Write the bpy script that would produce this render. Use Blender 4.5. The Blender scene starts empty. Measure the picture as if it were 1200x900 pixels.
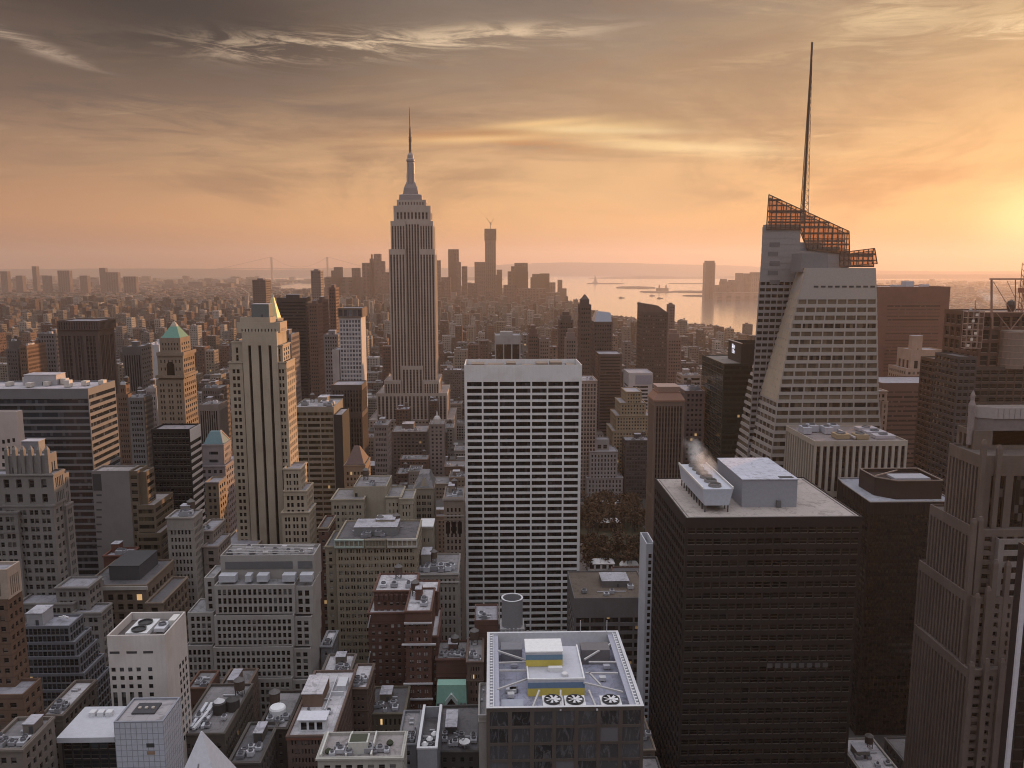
import bpy, math, random
import numpy as np
R = math.radians
sc = bpy.context.scene
COL = sc.collection
rng = random.Random(7)

# ------------------------------------------------------------------ camera
F = 950.0                       # focal length in photo pixels (1200 wide)
PITCH = math.atan(138 / F)      # eye level sits at row 312 of 900
YAW = 1.5
EYE = 250.0
cam_d = bpy.data.cameras.new('camera')
cam = bpy.data.objects.new('camera', cam_d)
COL.objects.link(cam)
cam_d.sensor_width = 36
cam_d.lens = 36 * F / 1200
cam_d.clip_start = 1
cam_d.clip_end = 200000
cam.location = (0, 0, EYE)
cam.rotation_euler = (R(90) - PITCH, 0, R(-YAW))
sc.camera = cam
ROT = np.array(cam.rotation_euler.to_matrix())

# ------------------------------------------------------------------ node helper
class NT:
    def __init__(s, tree):
        s.t = tree; tree.nodes.clear()
    def new(s, kind, **kw):
        n = s.t.nodes.new(kind)
        for k, v in kw.items(): setattr(n, k, v)
        return n
    def put(s, sock, v):
        if isinstance(v, E): v = v.o
        if isinstance(v, bpy.types.NodeSocket): s.t.links.new(v, sock)
        elif isinstance(v, (tuple, list)):
            sock.default_value = tuple(v) if len(v) == len(sock.default_value) else tuple(v) + (1,)
        else: sock.default_value = v
    def m(s, op, a, b=None, c=None):
        n = s.new('ShaderNodeMath', operation=op)
        for i, v in enumerate((a, b, c)):
            if v is not None: s.put(n.inputs[i], v)
        return E(s, n.outputs[0])
    def mix(s, f, a, b, kind='MIX'):
        n = s.new('ShaderNodeMix', data_type='RGBA', blend_type=kind)
        s.put(n.inputs[0], f); s.put(n.inputs[6], a); s.put(n.inputs[7], b)
        return n.outputs[2]
    def xyz(s, v):
        n = s.new('ShaderNodeSeparateXYZ'); s.put(n.inputs[0], v)
        return [E(s, o) for o in n.outputs]
    def vec(s, x, y, z):
        n = s.new('ShaderNodeCombineXYZ')
        for i, v in enumerate((x, y, z)): s.put(n.inputs[i], v)
        return n.outputs[0]
    def noise(s, v, scale, detail=3, rough=.55, dist=0.):
        n = s.new('ShaderNodeTexNoise')
        s.put(n.inputs['Vector'], v); n.inputs['Scale'].default_value = scale
        n.inputs['Detail'].default_value = detail; n.inputs['Roughness'].default_value = rough
        n.inputs['Distortion'].default_value = dist
        return E(s, n.outputs['Fac'])
    def white(s, v):
        n = s.new('ShaderNodeTexWhiteNoise', noise_dimensions='3D'); s.put(n.inputs['Vector'], v)
        return E(s, n.outputs['Value'])
    def ramp(s, f, stops):
        n = s.new('ShaderNodeValToRGB'); s.put(n.inputs[0], f)
        e = n.color_ramp.elements
        while len(e) < len(stops): e.new(.5)
        for q, (p, c) in zip(e, stops):
            q.position = p; q.color = tuple(c) + (1,)
        return n.outputs[0]
    def sstep(s, v, a, b):
        n = s.new('ShaderNodeMapRange', interpolation_type='SMOOTHSTEP'); s.put(n.inputs[0], v)
        n.inputs[1].default_value = a; n.inputs[2].default_value = b
        return E(s, n.outputs[0])
class E:
    def __init__(s, nt, o): s.nt = nt; s.o = o
    def __add__(s, b): return s.nt.m('ADD', s, b)
    def __sub__(s, b): return s.nt.m('SUBTRACT', s, b)
    def __mul__(s, b): return s.nt.m('MULTIPLY', s, b)
    def __truediv__(s, b): return s.nt.m('DIVIDE', s, b)

def lin(c):     # 0-255 display colour to linear
    return tuple(((v / 255 + .055) / 1.055) ** 2.4 if v > 10 else v / 255 / 12.92 for v in c)

# ------------------------------------------------------------------ sky, sun, exposure
SUN_AZ, SUN_EL = 46.0, 6.0
world = bpy.data.worlds.new('World'); sc.world = world; world.use_nodes = True
w = NT(world.node_tree)
tc = w.new('ShaderNodeTexCoord')
dx, dy, dz = w.xyz(tc.outputs['Generated'])
el = w.m('ARCSINE', dz) * 57.29578
az = w.m('ARCTAN2', dx, dy) * 57.29578
f_el = w.m('DIVIDE', el + 2.0, 22.0)      # -2..20 degrees -> 0..1
def er(d): return (d + 2) / 22
left = w.ramp(f_el, [(er(-2), lin((132,100,86))), (er(.5), lin((152,110,88))), (er(3), lin((190,138,100))), (er(6.5), lin((163,126,98))),
                     (er(10), lin((126,103,87))), (er(14), lin((88,78,71))), (er(18), lin((66,61,59)))])
mid = w.ramp(f_el, [(er(-2), lin((178,126,100))), (er(.5), lin((208,147,107))), (er(3), lin((234,176,118))), (er(6.5), lin((226,178,128))),
                    (er(10), lin((186,150,116))), (er(14), lin((147,127,107))), (er(18), lin((113,103,95)))])
right = w.ramp(f_el, [(er(-2), lin((192,130,100))), (er(.5), lin((220,150,105))), (er(3), lin((238,180,114))), (er(6.5), lin((230,178,120))),
                      (er(10), lin((206,164,118))), (er(14), lin((188,155,116))), (er(18), lin((164,141,114)))])
c = w.mix(w.sstep(az, -34, 0), left, mid)
c = w.mix(w.sstep(az, 2, 34), c, right)
# cloud veil: noise on a flat layer high above, so that it flattens towards the horizon
k = w.m('MAXIMUM', dz, 0) + .1
cl = w.vec((dx / k) * .55, (dy / k) * 1.3, 0.0)
n1 = w.noise(cl, 1.5, 6, .6, .6)
n2 = w.noise(cl, 4.5, 6, .62, 1.0)
up = w.sstep(el, 1.5, 11)
dark = w.sstep(n1, .46, .72) * up
c = w.mix(dark * .5, c, lin((94, 84, 79)))
lightm = w.sstep(n2, .53, .74) * up * w.sstep(n1, .62, .4)
c = w.mix(lightm * .2, c, lin((246, 212, 164)))
def blob(px, py, sx, sy, tilt, soft=.0):
    """gaussian patch in sky angles; px, py only choose the direction it is centred on"""
    d = ROT @ np.array(((px - 600) / F, (450 - py) / F, -1)); d /= np.linalg.norm(d)
    a0, e0 = math.degrees(math.atan2(d[0], d[1])), math.degrees(math.asin(d[2]))
    ct, st = math.cos(R(tilt)), math.sin(R(tilt))
    da, de = az - a0, el - e0
    q1 = (da * ct + de * st) / sx
    q2 = (de * ct - da * st) / sy
    return w.m('EXPONENT', (q1 * q1 + q2 * q2) * -1.0)
smoke = w.noise(w.vec(az * .055, el * .15, 7.7), 1.0, 7, .62, 1.2)
c = w.mix(w.sstep(smoke, .44, .68) * w.sstep(el, .5, 6) * .55, c, lin((136, 104, 82)))
wn = w.noise(w.vec(az * .13, el * .95 + az * .04, 3.1), 1.0, 9, .7, 1.2)
wisp = w.sstep(wn, .42, .62)
for (px, py, sx, sy, tl, col, amt, tex) in [
    (150, 2, 17, 4.4, -5, (46, 42, 41), 1.0, 0), (60, 70, 12, 3.0, -5, (96, 80, 70), .6, 2), (420, 95, 14, 2.6, 3, (112, 96, 84), .5, 2), (250, 30, 6, 1.8, -8, (54, 50, 49), .85, 0), (60, 95, 9, 1.6, -6, (84, 72, 66), .6, 1), (90, 120, 11, 2.4, -8, (104, 88, 80), .5, 1), (330, 100, 7, 2.0, 4, (112, 98, 90), .5, 1),
    (640, 55, 12, 2.5, 3, (134, 120, 110), .45, 1), (820, 20, 10, 2.0, 0, (128, 112, 102), .5, 1),
    (450, 52, 10, .65, 3, (226, 198, 164), 1.0, 1), (600, 38, 6, .45, 2, (222, 194, 160), .85, 1), (340, 64, 4.5, .5, 3, (205, 178, 150), .8, 1),
    (620, 166, 9, .7, 0, (196, 130, 76), .8, 1), (600, 157, 6.5, .42, 2, (172, 112, 66), .85, 0), (700, 150, 4.6, .42, 1, (255, 216, 150), .95, 0), (800, 172, 6.5, .32, -4, (255, 220, 164), .9, 0), (720, 153, 5, .22, -2, (255, 224, 170), .8, 0), (640, 144, 4, .22, 4, (250, 206, 140), .7, 0), (560, 163, 5, .25, 2, (250, 204, 140), .7, 0), (745, 165, 4, .55, -6, (252, 214, 152), .8, 1), (840, 178, 5, .4, -5, (250, 210, 150), .7, 1),
    (930, 160, 4, .35, 1, (250, 214, 158), .7, 1), (1000, 185, 4, .3, -3, (252, 218, 160), .7, 1),
    (1050, 30, 5, 2.0, 12, (238, 206, 158), .8, 1), (1178, 36, 2.4, .8, 6, (246, 216, 170), .9, 1), (890, 70, 6, .5, 5, (214, 180, 138), .6, 1),
    (1090, 205, 7, 2.6, 12, (196, 136, 88), .8, 2), (1050, 135, 5, 2.2, -8, (172, 128, 92), .8, 2), (980, 60, 8, 3, 10, (150, 124, 100), .6, 2), (760, 110, 9, 3, 0, (172, 138, 104), .6, 2), (330, 190, 8, 3, 6, (140, 108, 84), .6, 2), (700, 230, 7, 2.4, 0, (250, 200, 140), .5, 2), (30, 50, 3.2, .35, -16, (192, 168, 146), .8, 1)]:
    f = blob(px, py, sx, sy, tl) * amt
    if tex: f = f * (wisp if tex == 1 else w.sstep(smoke, .36, .6))
    c = w.mix(f, c, lin(col))
g1 = blob(1210, 262, 2.6, 2.3, 0)
g2 = blob(1215, 262, 13, 7, 0)
c = w.mix(1.0, c, w.mix(g1, (0, 0, 0), (.45, .36, .18)), 'ADD')
c = w.mix(1.0, c, w.mix(g2, (0, 0, 0), (.07, .03, .004)), 'ADD')
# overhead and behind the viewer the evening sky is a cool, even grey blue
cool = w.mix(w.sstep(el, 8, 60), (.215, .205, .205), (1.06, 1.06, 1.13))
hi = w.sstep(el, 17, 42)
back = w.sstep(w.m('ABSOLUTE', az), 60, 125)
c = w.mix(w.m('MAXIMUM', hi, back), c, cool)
low = w.sstep(el, -1.0, -6)
c = w.mix(low, c, (.03, .03, .035))
nish = w.new('ShaderNodeTexSky', sky_type='NISHITA', sun_disc=False)
nish.sun_elevation = R(SUN_EL); nish.sun_rotation = R(SUN_AZ); nish.dust_density = 4; nish.altitude = 100
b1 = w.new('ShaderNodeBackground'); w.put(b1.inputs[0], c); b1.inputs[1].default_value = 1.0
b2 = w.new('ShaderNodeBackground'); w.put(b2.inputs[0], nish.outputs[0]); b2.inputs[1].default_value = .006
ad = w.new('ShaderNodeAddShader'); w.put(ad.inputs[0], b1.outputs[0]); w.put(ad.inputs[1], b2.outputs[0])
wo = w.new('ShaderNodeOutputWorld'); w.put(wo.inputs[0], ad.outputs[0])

sun_d = bpy.data.lights.new('sun', 'SUN'); sun = bpy.data.objects.new('sun', sun_d); COL.objects.link(sun)
sun_d.energy = 5.0; sun_d.angle = R(.6); sun_d.color = (1.0, .52, .24)
sun.rotation_euler = (R(90 - SUN_EL), 0, R(180 - SUN_AZ))
sun.location = (3000, 4000, 900)
sc.view_settings.view_transform = 'Standard'; sc.view_settings.look = 'None'
sc.view_settings.exposure = 0.0; sc.view_settings.gamma = 1.0; sc.view_settings.use_curve_mapping = False
cy = sc.cycles
cy.max_bounces = 5; cy.diffuse_bounces = 1; cy.glossy_bounces = 2; cy.transmission_bounces = 2; cy.transparent_max_bounces = 6; cy.volume_bounces = 1
cy.filter_width = 1.05
cy.caustics_reflective = False; cy.caustics_refractive = False
cy.sample_clamp_indirect = 4.0
HAZE_D = 5.2e-5

# ------------------------------------------------------------------ pixel -> place
def ray(px, py): return ROT @ np.array(((px - 600) / F, (450 - py) / F, -1.0))
def P(px, py, Y):                # on the plane y = Y
    d = ray(px, py); t = Y / d[1]
    return d[0] * t, EYE + d[2] * t
def onz(px, py, z):              # on the plane z
    d = ray(px, py); t = (z - EYE) / d[2]
    return d[0] * t, d[1] * t
IR = ROT.T
def proj(p):
    q = IR @ (np.asarray(p, float) - np.array((0, 0, EYE)))
    return 600 + F * q[0] / -q[2], 450 - F * q[1] / -q[2]
def projn(p):
    q = (np.asarray(p, float) - np.array((0, 0, EYE))) @ ROT
    d = np.maximum(-q[..., 2], 1.0)
    return np.stack((600 + F * q[..., 0] / d, 450 - F * q[..., 1] / d), -1)

# ------------------------------------------------------------------ mesh builder
class MB:
    def __init__(s, uv=False): s.V = []; s.L = []; s.S = []; s.n = 0; s.uv = uv
    def quads(s, V):
        V = np.asarray(V, float).reshape(-1, 4, 3); k = len(V)
        if not k: return
        s.V.append(V.reshape(-1, 3)); s.L.append(np.arange(4 * k) + s.n); s.S.append(np.full(k, 4)); s.n += 4 * k
    def poly(s, pts):
        pts = np.asarray(pts, float); s.V.append(pts); s.L.append(np.arange(len(pts)) + s.n); s.S.append(np.array([len(pts)])); s.n += len(pts)
    def box(s, x0, x1, y0, y1, z0, z1, bottom=False):
        a, b, c_, d = (x0, y0), (x1, y0), (x1, y1), (x0, y1)
        s.prism([a, b, c_, d], z0, z1, bottom)
    def prism(s, pl, z0, z1, bottom=False, top=True):
        s.loft([[(x, y, z0) for x, y in pl], [(x, y, z1) for x, y in pl]], bottom, top)
    def loft(s, rings, bottom=False, top=True):
        rings = np.asarray(rings, float)
        for lo, hi in zip(rings[:-1], rings[1:]):
            n = len(lo)
            s.quads([[lo[i], lo[(i + 1) % n], hi[(i + 1) % n], hi[i]] for i in range(n)])
        if top: s.poly(rings[-1])
        if bottom: s.poly(rings[0][::-1])
    def cyl(s, x, y, prof, n=14, bottom=False, top=True):      # prof: [(r, z), ...]
        an = [2 * math.pi * i / n for i in range(n)]
        s.loft([[(x + r * math.cos(t), y + r * math.sin(t), z) for t in an] for r, z in prof], bottom, top)
    def sq(s, x, y, prof):                                      # square lathe: [(half-x, half-y, z)]
        s.loft([[(x - a, y - b, z), (x + a, y - b, z), (x + a, y + b, z), (x - a, y + b, z)] for a, b, z in prof])
    def beam(s, p, q, t, n=4):
        p, q = np.array(p, float), np.array(q, float); d = q - p; d /= np.linalg.norm(d)
        a = np.cross(d, (0, 0, 1.0)); a = a / np.linalg.norm(a) if np.linalg.norm(a) > 1e-4 else np.array((1.0, 0, 0)); b = np.cross(a, d)
        ring = [(math.cos(2 * math.pi * (i + .5) / n) * a - math.sin(2 * math.pi * (i + .5) / n) * b) * t * .7 for i in range(n)]
        s.loft([[p + r for r in ring][::-1], [q + r for r in ring][::-1]], True, True)
    def mesh(s, name, o=(0, 0, 0)):
        me = bpy.data.meshes.new(name)
        V = np.concatenate(s.V) - np.asarray(o, float); L = np.concatenate(s.L); S = np.concatenate(s.S)
        me.vertices.add(len(V)); me.vertices.foreach_set('co', V.astype(np.float32).ravel())
        me.loops.add(len(L)); me.loops.foreach_set('vertex_index', L.astype(np.int32))
        me.polygons.add(len(S)); me.polygons.foreach_set('loop_start', (np.cumsum(S) - S).astype(np.int32))
        me.polygons.foreach_set('loop_total', S.astype(np.int32))
        if s.uv:
            ul = me.uv_layers.new(name='pane'); ul.data.foreach_set('uv', np.tile(np.array([0, 0, 1, 0, 1, 1, 0, 1], np.float32), len(L) // 4))
        me.update(calc_edges=True)
        return me
    def build(s, name, mat, parent=None, o=(0, 0, 0), kind=None, label=None):
        me = s.mesh(name, o); me.materials.append(mat)
        ob = bpy.data.objects.new(name, me); COL.objects.link(ob)
        if parent is not None: ob.parent = parent
        else: ob.location = o
        if kind: ob['kind'] = kind
        if label: ob['label'] = label
        return ob

def tag(o, label, cat, group=None):
    o['label'] = label; o['category'] = cat
    if group: o['group'] = group
    return o
def empty(name, loc):
    o = bpy.data.objects.new(name, None); COL.objects.link(o); o.location = loc; o.empty_display_size = 5
    return o

# ------------------------------------------------------------------ materials
MATS = {}
def base_mat(name):
    m = bpy.data.materials.new(name); m.use_nodes = True
    n = NT(m.node_tree); out = n.new('ShaderNodeOutputMaterial'); bs = n.new('ShaderNodeBsdfPrincipled')
    n.t.links.new(bs.outputs[0], out.inputs[0])
    return m, n, bs, out
def wall_mat(col, rough=.8, var=.30, key=None, streak=.6, brick=0., metal=0., spec=.3):
    key = ('wall', col, rough, var, streak, brick, metal)
    if key in MATS: return MATS[key]
    m, n, bs, out = base_mat('masonry')
    g = n.new('ShaderNodeNewGeometry'); x, y, z = n.xyz(g.outputs['Position'])
    a = n.noise(g.outputs['Position'], .045, 4, .6)
    b = n.noise(n.vec(x * .9, y * .9, z * .05), 1.0, 4, .6)
    d = n.noise(g.outputs['Position'], 1.3, 2, .6)
    f = (a - .5) * (2 * var) + (b - .5) * (2 * var * streak) + (d - .5) * var + 1.0
    if brick:
        row = n.m('FRACT', z / 3.6)
        f = f * (n.m('LESS_THAN', row, .12) * -.25 + 1.0)
    cc = n.mix(1.0, col, n.vec(f, f, f), 'MULTIPLY')
    warm = n.noise(g.outputs['Position'], .12, 2)
    cc = n.mix(n.sstep(warm, .4, .75) * .35, cc, tuple(v * k for v, k in zip(col, (.72, .66, .6))))
    n.put(bs.inputs['Base Color'], cc); bs.inputs['Roughness'].default_value = rough
    bs.inputs['Metallic'].default_value = metal; bs.inputs['Specular IOR Level'].default_value = spec
    MATS[key] = m; return m
def glass_mat(col=(.010, .010, .012), blind=.16, bcol=(.16, .15, .14), lit=.004, rough=.12, floor=0., litc=(1.0, .62, .28), lite=.55, streak=0., fcol=(.07, .065, .06), cell=0., band=False):
    args = dict(locals())
    key = ('glass', col, blind, bcol, lit, rough, floor, streak, fcol, lite, cell, band)
    if key in MATS: return MATS[key]
    m, n, bs, out = base_mat('window_glass')
    g = n.new('ShaderNodeNewGeometry'); oi = n.new('ShaderNodeObjectInfo')
    x, y, z = n.xyz(g.outputs['Position'])
    r = n.m('FRACT', E(n, g.outputs['Random Per Island']) * 7.31 + E(n, oi.outputs['Random']) * 3.77)
    r2 = n.m('FRACT', r * 91.7)
    br = r2 * 1.0 + .35
    cc = n.mix(1.0, col, n.vec(br, br, br), 'MULTIPLY')
    if band:        # ribbon windows: blinds and mullions go by the metre
        q_ = (x + y) / 1.65; wr = n.white(n.vec(n.m('FLOOR', q_), n.m('FLOOR', z / 3.3), 0.0))
        cc = n.mix(n.m('LESS_THAN', wr, blind) * (n.m('FRACT', wr * 91.0) * .7 + .3), cc, bcol)
        if not streak: cc = n.mix(n.m('LESS_THAN', n.m('FRACT', q_), .09), cc, (.035, .034, .035))
    elif not (floor or cell or streak):
        uvn = n.new('ShaderNodeUVMap', uv_map='pane'); u, v, _ = n.xyz(uvn.outputs[0]); r3 = n.m('FRACT', r * 37.1)
        bl = n.m('LESS_THAN', r, n.m('MULTIPLY', blind, 1.7)) * n.m('GREATER_THAN', v, r3 * .9)
        cc = n.mix(bl * (r2 * .6 + .4), cc, bcol)
        fm = n.m('MAXIMUM', n.m('LESS_THAN', n.m('ABSOLUTE', v - .52), .035), n.m('GREATER_THAN', n.m('ABSOLUTE', u - .5), .45))
        cc = n.mix(fm, cc, (.09, .085, .08))
        cc = n.mix(n.m('LESS_THAN', v, .07), cc, (.22, .20, .185))
    else:
        cc = n.mix(n.m('LESS_THAN', r, blind) * (r2 * .8 + .2), cc, bcol)
    if floor:
        cc = n.mix(n.m('LESS_THAN', n.m('FRACT', z / floor), .36), cc, fcol)
        wr = n.white(n.vec(n.m('FLOOR', x * .7), n.m('FLOOR', y * .7), n.m('FLOOR', z / floor)))
        cc = n.mix(n.m('GREATER_THAN', wr, .82) * .5, cc, bcol)
    if cell:
        cr = n.white(n.vec(n.m('FLOOR', x / cell), n.m('FLOOR', y / 6.0), n.m('FLOOR', z / 5.2)))
        cc = n.mix(n.m('LESS_THAN', cr, blind) * (n.m('FRACT', cr * 57.3) * .8 + .2), cc, bcol)
    if streak:
        s_ = n.noise(n.vec(x * .5, y * .5, z * .12), 1.0, 5, .7, 2.0)
        cc = n.mix(n.sstep(s_, .5, .62) * streak, cc, bcol)
    n.put(bs.inputs['Base Color'], cc); bs.inputs['Roughness'].default_value = rough
    bs.inputs['Specular IOR Level'].default_value = .28
    if lit:
        bs.inputs['Emission Color'].default_value = litc + (1,)
        n.put(bs.inputs['Emission Strength'], (n.m('GREATER_THAN', wr, 1 - lit) if band else n.m('GREATER_THAN', r, 1 - lit)) * (r2 * lite + .08))
    MATS[key] = m; PAIR[m] = args; return m
PAIR = {}
def band_of(m):
    a = PAIR.get(m)
    return m if a is None or a['band'] or a['floor'] or a['cell'] else glass_mat(**dict(a, band=True))
def roof_mat(col=(.30, .29, .33), var=.35):
    key = ('roof', col)
    if key in MATS: return MATS[key]
    m, n, bs, out = base_mat('roofing')
    g = n.new('ShaderNodeNewGeometry')
    a = n.noise(g.outputs['Position'], .09, 5, .65); b = n.noise(g.outputs['Position'], .7, 4, .7)
    f = (a - .5) * 1.5 * var * 2 + (b - .5) * var * 1.6 + 1.0
    cc = n.mix(1.0, col, n.vec(f, f, f), 'MULTIPLY')
    pt = n.noise(g.outputs['Position'], .16, 3, .75, 1.5); cc = n.mix(n.sstep(pt, .54, .62) * .55, cc, tuple(v * .42 for v in col))
    x, y, z = n.xyz(g.outputs['Position']); gr = n.m('MAXIMUM', n.m('LESS_THAN', n.m('FRACT', x / 4.1), .05), n.m('LESS_THAN', n.m('FRACT', y / 6.3), .04)); cc = n.mix(gr * .35, cc, tuple(v * .5 for v in col))
    n.put(bs.inputs['Base Color'], cc); bs.inputs['Roughness'].default_value = .75
    MATS[key] = m; return m
def plain(col, rough=.6, metal=0., emit=0., var=.12):
    key = ('plain', col, rough, metal, emit)
    if key in MATS: return MATS[key]
    m, n, bs, out = base_mat('painted_metal')
    g = n.new('ShaderNodeNewGeometry'); a = n.noise(g.outputs['Position'], .8, 4, .65)
    f = (a - .5) * (2 * var * 1.6) + 1.0
    n.put(bs.inputs['Base Color'], n.mix(1.0, col, n.vec(f, f, f), 'MULTIPLY')); bs.inputs['Roughness'].default_value = rough; bs.inputs['Metallic'].default_value = metal
    if emit:
        bs.inputs['Emission Color'].default_value = tuple(col) + (1,); bs.inputs['Emission Strength'].default_value = emit
    MATS[key] = m; return m
def town_mat(tint=None):
    """plain wall with storeys of small windows, flat roof on top faces; colour from the mesh attribute 'tint' or given"""
    key = ('town', tint)
    if key in MATS: return MATS[key]
    m, n, bs, out = base_mat('town_wall')
    g = n.new('ShaderNodeNewGeometry'); x, y, z = n.xyz(g.outputs['Position']); nx, ny, nz = n.xyz(g.outputs['Normal'])
    at = n.new('ShaderNodeAttribute', attribute_name='tint')
    col = at.outputs['Color'] if tint is None else tint
    side = n.m('GREATER_THAN', n.m('ABSOLUTE', nx), .5)
    u = x + (y - x) * side
    cu, cv = u / 3.3, z / 3.7
    wm = n.m('LESS_THAN', n.m('ABSOLUTE', n.m('FRACT', cu) - .5), .24) * n.m('LESS_THAN', n.m('ABSOLUTE', n.m('FRACT', cv) - .52), .25)
    rnd = n.white(n.vec(n.m('FLOOR', cu), n.m('FLOOR', cv), side))
    a = n.noise(g.outputs['Position'], .05, 4, .6); b = n.noise(n.vec(x, y, z * .05), .8, 3)
    f = (a - .5) * .5 + (b - .5) * .5 + 1.0
    wc = n.mix(1.0, col, n.vec(f, f, f), 'MULTIPLY')
    gl = n.mix(n.m('GREATER_THAN', rnd, .86), (.03, .03, .034), (.16, .16, .17))
    wc = n.mix(wm, wc, gl)
    rc = n.ramp(n.white(n.vec(n.m('FLOOR', x / 14.0), n.m('FLOOR', y / 14.0), 0.0)), [(0, (.04, .037, .038)), (.6, (.085, .08, .082)), (.9, (.17, .165, .17)), (1, (.5, .49, .5))])
    rn = n.noise(g.outputs['Position'], .35, 4, .7); rf = (rn - .5) * 1.0 + 1.0
    rc = n.mix(1.0, rc, n.vec(rf, rf, rf), 'MULTIPLY')
    top = n.m('GREATER_THAN', nz, .5)
    n.put(bs.inputs['Base Color'], n.mix(top, wc, rc)); bs.inputs['Roughness'].default_value = .8
    bs.inputs['Specular IOR Level'].default_value = .25
    MATS[key] = m; return m
# ------------------------------------------------------------------ buildings
def ivs(L, n=None, c=None, fr=.5, m0=1., m1=None, grp=1, gf=.86):
    """window intervals along a length: n cells (or cells of about c metres), fr = glazed share, grp windows per cell"""
    m1 = m0 if m1 is None else m1
    A = L - m0 - m1
    if A <= .5: return []
    n = n or max(1, round(A / c)); cw = A / n; out = []; fr = fr if fr > .8 else fr * 1.1
    for i in range(n):
        s = m0 + cw * i
        if grp == 1: out.append((s + cw * (1 - fr) / 2, s + cw * (1 + fr) / 2))
        else:
            g = cw * gf / grp; s += cw * (1 - gf) / 2
            for j in range(grp): out.append((s + g * j + g * (1 - fr) / 2, s + g * j + g * (1 + fr) / 2))
    return out
def S(nx=None, ny=None, cw=3.4, ch=3.8, wf=.5, hf=.55, mx=1.2, mt=1.8, mb=0., rec=.35, grp=1, gf=.86, gm=None, pn=None):
    return dict(nx=nx, ny=ny, cw=cw, ch=ch, wf=wf, hf=hf, mx=mx, mt=mt, mb=mb, rec=rec, grp=grp, gf=gf, gm=gm, pn=pn)
ALL = []            # every building, for the visibility count
BOXES = []          # (id, x0,x1,y0,y1,z0,z1)
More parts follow.
